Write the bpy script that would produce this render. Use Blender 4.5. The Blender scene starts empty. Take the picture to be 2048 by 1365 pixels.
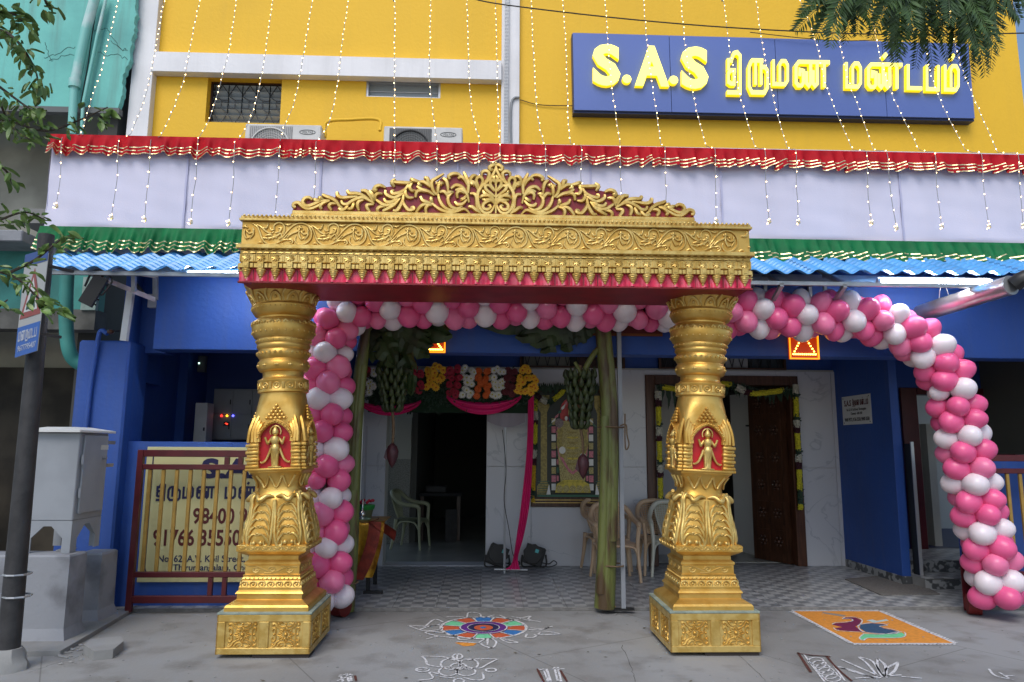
import bpy, bmesh, math, random
from mathutils import Vector, Matrix
random.seed(7)
rnd = random.random
def ru(a, b): return a + (b - a) * random.random()
scene = bpy.context.scene
COL = scene.collection

# ------------------------------------------------------------------ camera
F_PX = 1420.0
TILT = math.atan(212.5 / F_PX)
YAW = math.atan(54 * math.cos(TILT) / F_PX)
ROLL = 0.006
EYE = Vector((0, 0, 1.55))
_F = Vector((math.sin(YAW) * math.cos(TILT), math.cos(YAW) * math.cos(TILT), math.sin(TILT)))
_R = Vector((math.cos(YAW), -math.sin(YAW), 0))
_U = _R.cross(_F)
_R, _U = _R * math.cos(ROLL) + _U * math.sin(ROLL), _U * math.cos(ROLL) - _R * math.sin(ROLL)
cam_d = bpy.data.cameras.new('camera')
cam_d.sensor_width = 36
cam_d.lens = 36 * F_PX / 2048
cam_d.clip_end = 400
cam = bpy.data.objects.new('camera', cam_d)
COL.objects.link(cam)
cam.matrix_world = Matrix(((_R.x, _U.x, -_F.x, EYE.x), (_R.y, _U.y, -_F.y, EYE.y), (_R.z, _U.z, -_F.z, EYE.z), (0, 0, 0, 1)))
scene.camera = cam

# ------------------------------------------------------------------ sky, sun, exposure
SUN_EL, SUN_AZ = math.radians(52), math.radians(200)     # azimuth clockwise from +Y
world = bpy.data.worlds.new('World')
scene.world = world
world.use_nodes = True
wn = world.node_tree
sky = wn.nodes.new('ShaderNodeTexSky')
sky.sky_type = 'NISHITA'
sky.sun_disc = False
sky.sun_elevation = SUN_EL
sky.sun_rotation = SUN_AZ
sky.air_density = 1.0
sky.dust_density = 1.5
sky.ozone_density = 1.0
wn.links.new(sky.outputs[0], wn.nodes['Background'].inputs[0])
wn.nodes['Background'].inputs[1].default_value = 0.10
sun_d = bpy.data.lights.new('sun', 'SUN')
sun_d.energy = 1.15
sun_d.angle = math.radians(35)
sun_d.color = (1.0, 0.97, 0.93)
sun = bpy.data.objects.new('sun', sun_d)
COL.objects.link(sun)
_sd = Vector((math.sin(SUN_AZ) * math.cos(SUN_EL), math.cos(SUN_AZ) * math.cos(SUN_EL), math.sin(SUN_EL)))
sun.rotation_euler = _sd.to_track_quat('Z', 'Y').to_euler()
sun.location = (0, -4, 12)
scene.view_settings.view_transform = 'Standard'
scene.view_settings.look = 'None'
scene.view_settings.exposure = 0.74
scene.view_settings.gamma = 1
scene.view_settings.use_curve_mapping = False
scene.cycles.max_bounces = 6
scene.cycles.sample_clamp_indirect = 4

# ------------------------------------------------------------------ placing helpers (a sight line cut by a real plane of the place)
def ray(px, py): return _F + _R * ((px - 1024) / F_PX) - _U * ((py - 682.5) / F_PX)
def W(px, py, Y):
    d = ray(px, py)
    return EYE + d * (Y / d.y)
def G(px, py, z=0.0):
    d = ray(px, py)
    return EYE + d * ((z - EYE.z) / d.z)
def WX(px, py, X):
    d = ray(px, py)
    return EYE + d * (X / d.x)
def wx(px, py, Y): return W(px, py, Y).x
def wz(px, py, Y): return W(px, py, Y).z
def mpx(p): return (Vector(p) - EYE).dot(_F) / F_PX       # metres in one pixel at p

# ------------------------------------------------------------------ materials
def mat(name, col, rough=0.6, metal=0.0, var=0.0, scale=4.0, bump=0.0, bscale=None, col2=None, emit=None, estr=0.0, spec=None, trans=0.0, coat=0.0, detail=6, lo=.42, hi=.6, subs=0.0, rvar=0.0, stretch=None, streak=0.0):
    m = bpy.data.materials.new(name)
    m.use_nodes = True
    nt = m.node_tree
    p = nt.nodes['Principled BSDF']
    c = (*col, 1) if len(col) == 3 else col
    p.inputs['Base Color'].default_value = c
    p.inputs['Roughness'].default_value = rough
    p.inputs['Metallic'].default_value = metal
    if spec is not None: p.inputs['Specular IOR Level'].default_value = spec
    if trans: p.inputs['Transmission Weight'].default_value = trans
    if coat: p.inputs['Coat Weight'].default_value = coat
    if subs:
        p.inputs['Subsurface Weight'].default_value = subs
        p.inputs['Subsurface Radius'].default_value = (0.05, 0.03, 0.03)
    if emit:
        p.inputs['Emission Color'].default_value = (*emit, 1)
        p.inputs['Emission Strength'].default_value = estr
    geo = None
    def pos(sc):
        nonlocal geo
        if geo is None: geo = nt.nodes.new('ShaderNodeNewGeometry')
        if stretch:
            mp = nt.nodes.new('ShaderNodeMapping')
            mp.inputs['Scale'].default_value = stretch
            nt.links.new(geo.outputs['Position'], mp.inputs[0])
            out = mp.outputs[0]
        else: out = geo.outputs['Position']
        n = nt.nodes.new('ShaderNodeTexNoise')
        n.inputs['Scale'].default_value = sc
        n.inputs['Detail'].default_value = detail
        nt.links.new(out, n.inputs['Vector'])
        return n
    if var or col2:
        n = pos(scale)
        r = nt.nodes.new('ShaderNodeMapRange')
        r.inputs[1].default_value = lo
        r.inputs[2].default_value = hi
        nt.links.new(n.outputs['Fac'], r.inputs[0])
        mx = nt.nodes.new('ShaderNodeMix')
        mx.data_type = 'RGBA'
        a = c
        b = (*col2, 1) if col2 else tuple(v * (1 - var) for v in c[:3]) + (1,)
        mx.inputs[6].default_value = a
        mx.inputs[7].default_value = b
        nt.links.new(r.outputs[0], mx.inputs[0])
        nt.links.new(mx.outputs[2], p.inputs['Base Color'])
        if rvar:
            r2 = nt.nodes.new('ShaderNodeMapRange')
            r2.inputs[3].default_value = rough
            r2.inputs[4].default_value = rough + rvar
            nt.links.new(n.outputs['Fac'], r2.inputs[0])
            nt.links.new(r2.outputs[0], p.inputs['Roughness'])
    if streak:                       # rain streaks and grime that belong to the paint
        g2 = nt.nodes.new('ShaderNodeNewGeometry'); mp2 = nt.nodes.new('ShaderNodeMapping'); mp2.inputs['Scale'].default_value = (5.5, 5.5, .35)
        n2 = nt.nodes.new('ShaderNodeTexNoise'); n2.inputs['Scale'].default_value = 1.6; n2.inputs['Detail'].default_value = 7; n2.inputs['Roughness'].default_value = .62
        nt.links.new(g2.outputs['Position'], mp2.inputs[0]); nt.links.new(mp2.outputs[0], n2.inputs['Vector'])
        r3 = nt.nodes.new('ShaderNodeMapRange'); r3.inputs[1].default_value = .50; r3.inputs[2].default_value = .78; r3.inputs[4].default_value = streak
        nt.links.new(n2.outputs['Fac'], r3.inputs[0])
        m3 = nt.nodes.new('ShaderNodeMix'); m3.data_type = 'RGBA'; m3.inputs[7].default_value = (.10, .095, .08, 1); m3.inputs[6].default_value = c
        if p.inputs['Base Color'].is_linked: nt.links.new(p.inputs['Base Color'].links[0].from_socket, m3.inputs[6])
        nt.links.new(r3.outputs[0], m3.inputs[0]); nt.links.new(m3.outputs[2], p.inputs['Base Color'])
    if bump:
        n = pos(bscale or scale * 6)
        bp = nt.nodes.new('ShaderNodeBump')
        bp.inputs['Strength'].default_value = bump
        bp.inputs['Distance'].default_value = 0.01
        nt.links.new(n.outputs['Fac'], bp.inputs['Height'])
        nt.links.new(bp.outputs[0], p.inputs['Normal'])
    return m
M = {}
M['yellow'] = mat('yellow_wall_paint', (.84, .50, .025), .7, var=.05, scale=.9, bump=.35, bscale=25, streak=.05)
M['white'] = mat('white_wall_paint', (.80, .80, .82), .65, streak=.12, var=.10, scale=1.5, bump=.15, bscale=20)
M['lav'] = mat('lavender_cloth', (.64, .63, .76), .8, var=.05, scale=1.6, streak=.03, bump=.15, bscale=90)
M['red_cloth'] = mat('red_satin', (.44, .004, .012), .7, var=.2, scale=6, spec=.2)
M['green_cloth'] = mat('green_satin', (.003, .15, .045), .65, spec=.25, var=.25, scale=6)
M['sequin'] = mat('gold_sequin', (.95, .82, .45), .25, .55, var=.35, scale=60, lo=.35, hi=.65)
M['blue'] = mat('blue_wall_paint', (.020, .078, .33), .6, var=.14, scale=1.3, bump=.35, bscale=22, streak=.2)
M['gold'] = mat('gold_paint', (.71, .45, .115), .34, .72, col2=(.60, .34, .065), scale=7, bump=.12, bscale=45, rvar=.12)
M['gold_lt'] = mat('gold_paint_pale', (.75, .54, .18), .38, .66, col2=(.60, .39, .10), scale=11, bump=.12, bscale=60)  # paler copy of the gold for beam, crest and raised ornament
M['red_board'] = mat('red_enamel_board', (.27, .010, .018), .45, var=.25, scale=5)
M['red_paint'] = mat('red_niche_paint', (.50, .006, .012), .5, var=.15, scale=8)
M['teal_edge'] = mat('pale_teal_plywood_edge', (.30, .36, .30), .6, var=.3, scale=9)
M['blk'] = mat('black_plastic', (.012, .012, .013), .45)
M['dark'] = mat('dark_interior', (.02, .02, .022), .8)
M['turq'] = mat('turquoise_old_paint', (.16, .52, .46), .7, col2=(.11, .38, .35), scale=1.2, bump=.3, bscale=14, lo=.45, hi=.7, streak=.5)
M['turq_pipe'] = mat('turquoise_pipe_paint', (.20, .52, .47), .5, col2=(.45, .62, .60), scale=2.5, lo=.5, hi=.62)
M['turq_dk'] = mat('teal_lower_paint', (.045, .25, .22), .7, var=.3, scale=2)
M['conc'] = mat('grey_concrete', (.27, .27, .26), .85, col2=(.16, .16, .155), scale=1.6, bump=.35, bscale=30, lo=.45, hi=.7)
M['plinth'] = mat('whitewashed_concrete', (.25, .26, .28), .85, col2=(.12, .12, .13), scale=3.2, bump=.4, bscale=22, lo=.5, hi=.72)
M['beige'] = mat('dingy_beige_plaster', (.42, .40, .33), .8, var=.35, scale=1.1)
M['steel'] = mat('galvanised_steel', (.42, .43, .44), .4, .6, var=.2, scale=9)
M['steelw'] = mat('pale_painted_steel', (.60, .61, .62), .4, .1, var=.1, scale=9)
M['cab'] = mat('grey_cabinet_paint', (.28, .30, .325), .45, .0, var=.12, scale=3, bump=.08, bscale=12)
M['sheet'] = mat('blue_roof_sheet', (.10, .38, .78), .35, var=.18, scale=3, coat=.2)
M['maroon'] = mat('maroon_gate_paint', (.085, .008, .012), .4, var=.2, scale=8)
M['gbar'] = mat('ochre_gold_bar_paint', (.42, .26, .06), .4, .35, var=.2, scale=9)
M['board'] = mat('pale_yellow_signboard', (.58, .55, .28), .45, var=.05, scale=1)
M['navy'] = mat('navy_lettering', (.012, .012, .07), .5)
M['mrn'] = mat('maroon_lettering', (.09, .010, .012), .5)
M['sign'] = mat('sign_blue_panel', (.12, .18, .46), .38, .15, var=.08, scale=.7)
M['signd'] = mat('sign_edge_navy', (.02, .03, .10), .4)
M['letter'] = mat('lit_yellow_acrylic_face', (.8, .7, .1), .4, emit=(1.0, .90, .15), estr=1.25)
M['lside'] = mat('lit_yellow_acrylic_side', (.8, .6, .02), .4, emit=(1.0, .70, .0), estr=.62)
M['bulb'] = mat('warm_bulb', (1, .9, .7), .4, emit=(1.0, .60, .22), estr=12)
M['wire'] = mat('grey_clear_wire', (.30, .30, .29), .5)
M['wire_dk'] = mat('black_cable', (.02, .02, .02), .6)
M['tube'] = mat('fluorescent_tube', (1, 1, 1), .4, emit=(.93, .97, 1.0), estr=42)
M['pink'] = mat('pink_balloon', (.82, .12, .30), .32, var=.10, scale=2, subs=.25)
M['pink2'] = mat('rose_balloon', (.84, .20, .38), .32, var=.08, scale=3, subs=.25)
M['wht_b'] = mat('white_balloon', (.78, .70, .74), .32, subs=.3)
M['wood'] = mat('dark_polished_wood', (.075, .030, .014), .38, var=.45, scale=6, stretch=(6, 6, .5), bump=.12, bscale=30)
M['wood_r'] = mat('reddish_frame_wood', (.10, .038, .018), .4, var=.4, scale=6, stretch=(6, 6, .5))
M['chair'] = mat('beige_plastic', (.60, .42, .26), .38, var=.06, scale=3)
M['chair_w'] = mat('cream_plastic', (.55, .55, .45), .4)
M['chair_g'] = mat('pale_olive_plastic', (.40, .41, .26), .4)
M['pinkc'] = mat('hot_pink_cloth', (.75, .008, .16), .55, var=.15, scale=3)
M['leaf_dk'] = mat('dark_green_leaf', (.030, .055, .014), .5, col2=(.014, .025, .008), scale=5)
M['leaf'] = mat('green_leaf', (.15, .25, .055), .45, col2=(.07, .14, .03), scale=18)
M['leaf_lt'] = mat('young_green_leaf', (.20, .30, .07), .45, col2=(.11, .18, .045), scale=18)
M['fern'] = mat('fern_green_leaflet', (.06, .115, .025), .5, col2=(.03, .06, .015), scale=12)
M['mango'] = mat('garland_leaf', (.012, .045, .018), .5, var=.4, scale=30)
M['bark'] = mat('brown_bark', (.06, .045, .03), .8, var=.4, scale=30, bump=.5)
M['btrunk'] = mat('banana_trunk', (.14, .16, .04), .45, col2=(.075, .045, .018), scale=2.6, stretch=(3.5, 3.5, .8), bump=.45, bscale=22, lo=.46, hi=.6)
M['banana'] = mat('unripe_banana', (.04, .058, .014), .5, col2=(.02, .03, .008), scale=20)
M['bud'] = mat('purple_banana_bud', (.07, .015, .022), .5, var=.3, scale=20)
M['f_white'] = mat('white_petal', (.75, .74, .68), .6)
M['f_yel'] = mat('yellow_petal', (.85, .45, .02), .6)
M['f_org'] = mat('orange_petal', (.65, .11, .01), .6)
M['f_red'] = mat('crimson_petal', (.38, .008, .035), .6)
M['f_mar'] = mat('maroon_petal', (.10, .005, .012), .6)
M['f_ctr'] = mat('flower_centre', (.25, .13, .01), .8)
M['marig'] = mat('lime_yellow_blossom', (.75, .68, .03), .7, var=.4, scale=80, bump=.8, bscale=140)
M['marig_o'] = mat('golden_blossom', (.75, .48, .02), .7, var=.4, scale=80, bump=.8, bscale=140)
M['clus_w'] = mat('cream_blossom', (.58, .57, .46), .7, var=.3, scale=60, bump=.8, bscale=120)
M['clus_m'] = mat('dark_maroon_blossom', (.045, .004, .012), .7, bump=.8, bscale=120)
M['chalk'] = mat('white_chalk', (.66, .66, .67), .95, var=.6, scale=45, lo=.5, hi=.68)
for k, c in dict(k_blue=(.03, .17, .45), k_green=(.18, .62, .33), k_org=(.55, .10, .03), k_pur=(.12, .02, .22), k_navy=(.012, .012, .07), k_yo=(.72, .28, .035), k_mar=(.16, .008, .06), k_teal=(.03, .08, .16), k_pgrn=(.16, .58, .28), k_ltb=(.45, .60, .58), k_grey=(.30, .26, .22), k_brown=(.10, .03, .02)).items():
    M[k] = mat('chalk_powder_' + {'k_blue': 'blue', 'k_green': 'mint', 'k_org': 'orange', 'k_pur': 'purple', 'k_navy': 'navy', 'k_yo': 'saffron', 'k_mar': 'maroon', 'k_teal': 'dark_blue', 'k_pgrn': 'green', 'k_ltb': 'pale_blue', 'k_grey': 'grey', 'k_brown': 'brown'}[k], c, .95, var=.15, scale=30)
M['glass_dk'] = mat('dark_window_glass', (.04, .05, .055), .12, spec=.6)
M['glass'] = mat('grey_window_glass', (.30, .34, .36), .3, spec=.6)
M['alum'] = mat('aluminium_frame', (.5, .51, .52), .35, .5)
M['ac'] = mat('ac_unit_enamel', (.62, .62, .60), .45, var=.1, scale=6)
M['grille'] = mat('grey_grille', (.18, .19, .19), .5)
M['foil'] = mat('silver_duct', (.62, .56, .55), .28, .85, col2=(.45, .36, .34), scale=3, bump=.2, bscale=16)
M['floor_in'] = mat('hall_floor', (.36, .36, .32), .25, var=.1, scale=2)
M['plastw'] = mat('interior_off_white', (.52, .52, .47), .7, var=.08, scale=1)
M['gcloth'] = mat('gold_brocade', (.62, .33, .03), .35, .6, col2=(.30, .12, .01), scale=9, bump=.4, bscale=50)
M['rcloth'] = mat('rust_brocade_border', (.28, .03, .012), .45, .2, var=.35, scale=14, bump=.3, bscale=60)
M['led_y'] = mat('yellow_led', (1, .8, .2), .4, emit=(1.0, .62, .07), estr=7)
M['led_o'] = mat('amber_lit_frame', (.8, .3, .02), .4, emit=(1.0, .33, .01), estr=.9)
M['led_bg'] = mat('dark_red_led_panel', (.12, .01, .008), .4, emit=(.6, .04, .0), estr=.35)
M['soil'] = mat('brown_dry_stem', (.16, .10, .05), .7)
M['pot_g'] = mat('green_foil', (.02, .28, .05), .35, .2)
M['mat'] = mat('grey_door_mat', (.17, .16, .15), .9, var=.3, scale=60)
M['sky_pole'] = mat('tarred_steel_pole', (.035, .034, .035), .6, var=.35, scale=8, bump=.3)

# marble panels with thin grey veins
def marble():
    m = mat('white_veined_marble', (.60, .61, .63), .28)
    nt = m.node_tree; p = nt.nodes['Principled BSDF']
    g = nt.nodes.new('ShaderNodeNewGeometry')
    n = nt.nodes.new('ShaderNodeTexNoise'); n.inputs['Scale'].default_value = 1.1; n.inputs['Detail'].default_value = 7; n.inputs['Distortion'].default_value = 1.2
    nt.links.new(g.outputs['Position'], n.inputs['Vector'])
    s = nt.nodes.new('ShaderNodeMath'); s.operation = 'SUBTRACT'; s.inputs[1].default_value = .5
    a = nt.nodes.new('ShaderNodeMath'); a.operation = 'ABSOLUTE'
    r = nt.nodes.new('ShaderNodeMapRange'); r.inputs[1].default_value = .0; r.inputs[2].default_value = .010
    nt.links.new(n.outputs['Fac'], s.inputs[0]); nt.links.new(s.outputs[0], a.inputs[0]); nt.links.new(a.outputs[0], r.inputs[0])
    n2 = nt.nodes.new('ShaderNodeTexNoise'); n2.inputs['Scale'].default_value = 1.7
    nt.links.new(g.outputs['Position'], n2.inputs['Vector'])
    r2 = nt.nodes.new('ShaderNodeMapRange'); r2.inputs[1].default_value = .48; r2.inputs[2].default_value = .6
    nt.links.new(n2.outputs['Fac'], r2.inputs[0])
    mxx = nt.nodes.new('ShaderNodeMath'); mxx.operation = 'MAXIMUM'
    nt.links.new(r.outputs[0], mxx.inputs[0]); nt.links.new(r2.outputs[0], mxx.inputs[1])
    mx = nt.nodes.new('ShaderNodeMix'); mx.data_type = 'RGBA'
    mx.inputs[6].default_value = (.44, .46, .49, 1); mx.inputs[7].default_value = (.60, .61, .63, 1)
    nt.links.new(mxx.outputs[0], mx.inputs[0]); nt.links.new(mx.outputs[2], p.inputs['Base Color'])
    return m
M['marble'] = marble()
# printed mosaic of the veranda tiles: staggered small grey lozenges
def tilemat(name, bright=1.0, sx=0.085, sy=0.085, rough=.3):
    m = mat(name, (.3, .3, .3), rough)
    nt = m.node_tree; p = nt.nodes['Principled BSDF']
    g = nt.nodes.new('ShaderNodeNewGeometry')
    br = nt.nodes.new('ShaderNodeTexBrick')
    mp = nt.nodes.new('ShaderNodeMapping'); mp.inputs['Rotation'].default_value = (0, 0, .0)
    n = nt.nodes.new('ShaderNodeTexNoise'); n.inputs['Scale'].default_value = 9
    add = nt.nodes.new('ShaderNodeMix'); add.data_type = 'VECTOR'; add.inputs[0].default_value = .02
    nt.links.new(g.outputs['Position'], mp.inputs[0]); nt.links.new(mp.outputs[0], add.inputs[4]); nt.links.new(g.outputs['Position'], n.inputs['Vector']); nt.links.new(n.outputs['Color'], add.inputs[5])
    nt.links.new(add.outputs[1], br.inputs['Vector'])
    br.inputs['Color1'].default_value = (.40 * bright, .41 * bright, .41 * bright, 1)
    br.inputs['Color2'].default_value = (.095 * bright, .105 * bright, .115 * bright, 1)
    br.inputs['Mortar'].default_value = (.22 * bright, .23 * bright, .235 * bright, 1)
    br.inputs['Scale'].default_value = 1.0
    br.inputs['Mortar Size'].default_value = .006
    br.inputs['Mortar Smooth'].default_value = .6
    br.inputs['Bias'].default_value = -.1
    br.inputs['Brick Width'].default_value = sx
    br.inputs['Row Height'].default_value = sy
    ck = nt.nodes.new('ShaderNodeTexChecker'); ck.inputs['Scale'].default_value = 1.0
    mp2 = nt.nodes.new('ShaderNodeMapping'); mp2.inputs['Scale'].default_value = (9.0, 9.0, 0); mp2.inputs['Location'].default_value = (0, 0, .5)
    nt.links.new(add.outputs[1], mp2.inputs[0]); nt.links.new(mp2.outputs[0], ck.inputs['Vector'])
    ck.inputs['Color1'].default_value = (.50, .51, .51, 1); ck.inputs['Color2'].default_value = (.20, .21, .225, 1)
    mx = nt.nodes.new('ShaderNodeMix'); mx.data_type = 'RGBA'; mx.inputs[0].default_value = .62
    nt.links.new(br.outputs[0], mx.inputs[6]); nt.links.new(ck.outputs[0], mx.inputs[7])
    nt.links.new(mx.outputs[2], p.inputs['Base Color'])
    return m
M['tile'] = tilemat('grey_mosaic_tile')
M['tilev'] = mat('grey_mosaic_riser_tile', (.30, .31, .31), .35, col2=(.07, .075, .08), scale=13, lo=.46, hi=.52, detail=1)
# street concrete with joints and stains
def ground_mat():
    m = mat('street_concrete', (.26, .255, .245), .8, bump=.3, bscale=35)
    nt = m.node_tree; p = nt.nodes['Principled BSDF']
    g = nt.nodes.new('ShaderNodeNewGeometry')
    def noise(s, d=8):
        n = nt.nodes.new('ShaderNodeTexNoise'); n.inputs['Scale'].default_value = s; n.inputs['Detail'].default_value = d
        nt.links.new(g.outputs['Position'], n.inputs['Vector']); return n
    n1, n2, n3 = noise(.55), noise(3.2), noise(45, 3)
    def mix(f, a, b):
        mx = nt.nodes.new('ShaderNodeMix'); mx.data_type = 'RGBA'
        nt.links.new(f, mx.inputs[0])
        for i, v in ((6, a), (7, b)):
            if isinstance(v, tuple): mx.inputs[i].default_value = (*v, 1)
            else: nt.links.new(v, mx.inputs[i])
        return mx.outputs[2]
    def rng(n, a, b, c=0, d=1):
        r = nt.nodes.new('ShaderNodeMapRange'); r.inputs[1].default_value = a; r.inputs[2].default_value = b; r.inputs[3].default_value = c; r.inputs[4].default_value = d
        nt.links.new(n.outputs['Fac'], r.inputs[0]); return r.outputs[0]
    c = mix(rng(n1, .42, .6), (.285, .29, .288), (.235, .232, .222))
    c = mix(rng(n2, .5, .75), c, (.16, .152, .14))
    c = mix(rng(n3, .55, .75, 0, .5), c, (.27, .27, .265))
    br = nt.nodes.new('ShaderNodeTexBrick')
    br.inputs['Scale'].default_value = 1; br.inputs['Brick Width'].default_value = 3.1; br.inputs['Row Height'].default_value = 1.55
    br.inputs['Mortar Size'].default_value = .005; br.inputs['Color1'].default_value = (0, 0, 0, 1); br.inputs['Color2'].default_value = (0, 0, 0, 1); br.inputs['Mortar'].default_value = (1, 1, 1, 1)
    mp = nt.nodes.new('ShaderNodeMapping'); mp.inputs['Rotation'].default_value = (0, 0, 1.05)
    nt.links.new(g.outputs['Position'], mp.inputs[0]); nt.links.new(mp.outputs[0], br.inputs['Vector'])
    sc_ = nt.nodes.new('ShaderNodeMath'); sc_.operation = 'MULTIPLY'; sc_.inputs[1].default_value = .55
    nt.links.new(br.outputs[0], sc_.inputs[0])
    c = mix(sc_.outputs[0], c, (.09, .085, .08))
    nt.links.new(c, p.inputs['Base Color'])
    return m
M['ground'] = ground_mat()

# ------------------------------------------------------------------ mesh builder
ORG = {}
class B:
    def __init__(s): s.v = []; s.f = []
    def add(s, vs, fs):
        k = len(s.v); s.v += [tuple(p) for p in vs]; s.f += [tuple(i + k for i in f) for f in fs]; return s
    def box(s, x0, x1, y0, y1, z0, z1, bev=0.0):
        if x0 > x1: x0, x1 = x1, x0
        if y0 > y1: y0, y1 = y1, y0
        if z0 > z1: z0, z1 = z1, z0
        b = min(bev, (x1 - x0) * .45, (y1 - y0) * .45, (z1 - z0) * .45)
        if b <= 0:
            s.add([(x, y, z) for x in (x0, x1) for y in (y0, y1) for z in (z0, z1)],
                  [(0, 1, 3, 2), (4, 6, 7, 5), (0, 4, 5, 1), (2, 3, 7, 6), (0, 2, 6, 4), (1, 5, 7, 3)])
        else:
            bm = bmesh.new()
            bmesh.ops.create_cube(bm, size=1)
            for v in bm.verts: v.co = Vector(((x0 + x1) / 2 + v.co.x * (x1 - x0), (y0 + y1) / 2 + v.co.y * (y1 - y0), (z0 + z1) / 2 + v.co.z * (z1 - z0)))
            bmesh.ops.bevel(bm, geom=list(bm.edges), offset=b, segments=1, affect='EDGES')
            bm.verts.index_update()
            s.add([v.co for v in bm.verts], [[v.index for v in f.verts] for f in bm.faces])
            bm.free()
        return s
    def obox(s, c, ax, ay, az):                      # oriented box: centre and three half-axis vectors
        c = Vector(c); ax = Vector(ax); ay = Vector(ay); az = Vector(az)
        s.add([c + ax * i + ay * j + az * k for i in (-1, 1) for j in (-1, 1) for k in (-1, 1)],
              [(0, 1, 3, 2), (4, 6, 7, 5), (0, 4, 5, 1), (2, 3, 7, 6), (0, 2, 6, 4), (1, 5, 7, 3)]); return s
    def bar(s, a, b, w, d=None, up=(0, -1, 0)):      # rectangular bar from a to b
        a = Vector(a); b = Vector(b); t = b - a; d = d or w
        u = Vector(up); sd = t.normalized().cross(u)
        if sd.length < 1e-4: sd = t.normalized().cross(Vector((1, 0, 0)))
        sd.normalize(); u2 = sd.cross(t.normalized())
        return s.obox((a + b) / 2, t / 2, sd * w / 2, u2 * d / 2)
    def tube(s, pts, r, n=6, cap=True, flat=None):
        pts = [Vector(p) for p in pts]
        m = len(pts)
        rr = r if isinstance(r, (list, tuple)) else [r] * m
        t0 = (pts[1] - pts[0]).normalized()
        ref = Vector((0, 1, 0)) if abs(t0.y) < .9 else Vector((1, 0, 0))
        u = t0.cross(ref).normalized()
        vs = []; fs = []
        for i in range(m):
            t = (pts[min(i + 1, m - 1)] - pts[max(i - 1, 0)])
            if t.length < 1e-9: t = t0
            t = t.normalized(); t0 = t
            u = (u - t * u.dot(t))
            if u.length < 1e-6: u = t.cross(Vector((0, 1, .01)))
            u.normalize(); w = t.cross(u)
            for k in range(n):
                a = 2 * math.pi * k / n
                p = u * math.cos(a) * rr[i] + w * math.sin(a) * rr[i]
                if flat: p.y *= flat
                vs.append(pts[i] + p)
        for i in range(m - 1):
            for k in range(n):
                k2 = (k + 1) % n
                fs.append((i * n + k, i * n + k2, (i + 1) * n + k2, (i + 1) * n + k))
        if cap:
            fs.append(tuple(range(n - 1, -1, -1))); fs.append(tuple((m - 1) * n + k for k in range(n)))
        return s.add(vs, fs)
    def loft(s, rings, closed=True, cap=True):       # rings: equal-length point lists
        n = len(rings[0]); vs = [p for r_ in rings for p in r_]; fs = []
        for i in range(len(rings) - 1):
            for k in range(n if closed else n - 1):
                k2 = (k + 1) % n
                fs.append((i * n + k, i * n + k2, (i + 1) * n + k2, (i + 1) * n + k))
        if cap and closed:
            fs.append(tuple(range(n - 1, -1, -1))); fs.append(tuple((len(rings) - 1) * n + k for k in range(n)))
        return s.add(vs, fs)
    def lathe(s, c, prof, n=16):                     # prof: (z offset, radius) round the vertical through c
        return s.loft([[(c[0] + r_ * math.cos(2 * math.pi * k / n), c[1] + r_ * math.sin(2 * math.pi * k / n), c[2] + z) for k in range(n)] for z, r_ in prof])
    def ball(s, c, r, n=8, m=6, sc=(1, 1, 1)):
        rings = []
        for i in range(1, m):
            a = math.pi * i / m
            rings.append([(c[0] + r * sc[0] * math.sin(a) * math.cos(2 * math.pi * k / n), c[1] + r * sc[1] * math.sin(a) * math.sin(2 * math.pi * k / n), c[2] - r * sc[2] * math.cos(a)) for k in range(n)])
        k0 = len(s.v); s.loft(rings, cap=False)
        s.v += [(c[0], c[1], c[2] - r * sc[2]), (c[0], c[1], c[2] + r * sc[2])]
        b = k0 + n * (m - 1); last = k0 + n * (m - 2)
        for k in range(n):
            s.f.append((b, k0 + (k + 1) % n, k0 + k)); s.f.append((b + 1, last + k, last + (k + 1) % n))
        return s
    def prism(s, poly, y0, y1):                      # polygon of (x, z) pushed from y0 to y1
        n = len(poly)
        s.add([(x, y0, z) for x, z in poly] + [(x, y1, z) for x, z in poly],
              [tuple(range(n)), tuple(range(2 * n - 1, n - 1, -1))] + [(i, i + n, (i + 1) % n + n, (i + 1) % n) for i in range(n)]); return s
    def hprism(s, poly, z0, z1):                     # polygon of (x, y) raised from z0 to z1
        n = len(poly)
        s.add([(x, y, z0) for x, y in poly] + [(x, y, z1) for x, y in poly],
              [tuple(range(n)), tuple(range(2 * n - 1, n - 1, -1))] + [(i, (i + 1) % n, (i + 1) % n + n, i + n) for i in range(n)]); return s
    def grid(s, fn, nu, nv):
        return s.add([fn(i / nu, j / nv) for j in range(nv + 1) for i in range(nu + 1)],
                     [(j * (nu + 1) + i, j * (nu + 1) + i + 1, (j + 1) * (nu + 1) + i + 1, (j + 1) * (nu + 1) + i) for j in range(nv) for i in range(nu)])
    def build(s, name, m, parent=None, smooth=30, org=None, label=None, kind=None):
        if isinstance(m, str): m = M[m]
        if parent is not None: o0 = ORG[parent.name]
        elif org is not None: o0 = Vector(org)
        else:
            xs = [p[0] for p in s.v]; ys = [p[1] for p in s.v]; zs = [p[2] for p in s.v]
            o0 = Vector(((min(xs) + max(xs)) / 2, (min(ys) + max(ys)) / 2, min(zs)))
        me = bpy.data.meshes.new(name)
        me.from_pydata([(p[0] - o0.x, p[1] - o0.y, p[2] - o0.z) for p in s.v], [], s.f)
        bm = bmesh.new(); bm.from_mesh(me); bmesh.ops.recalc_face_normals(bm, faces=bm.faces); bm.to_mesh(me); bm.free()
        if smooth: 
            me.shade_smooth(); me.set_sharp_from_angle(angle=math.radians(smooth))
        me.materials.append(m)
        o = bpy.data.objects.new(name, me); COL.objects.link(o)
        if parent is not None: o.parent = parent
        else: o.location = o0
        ORG[o.name] = o0
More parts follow.
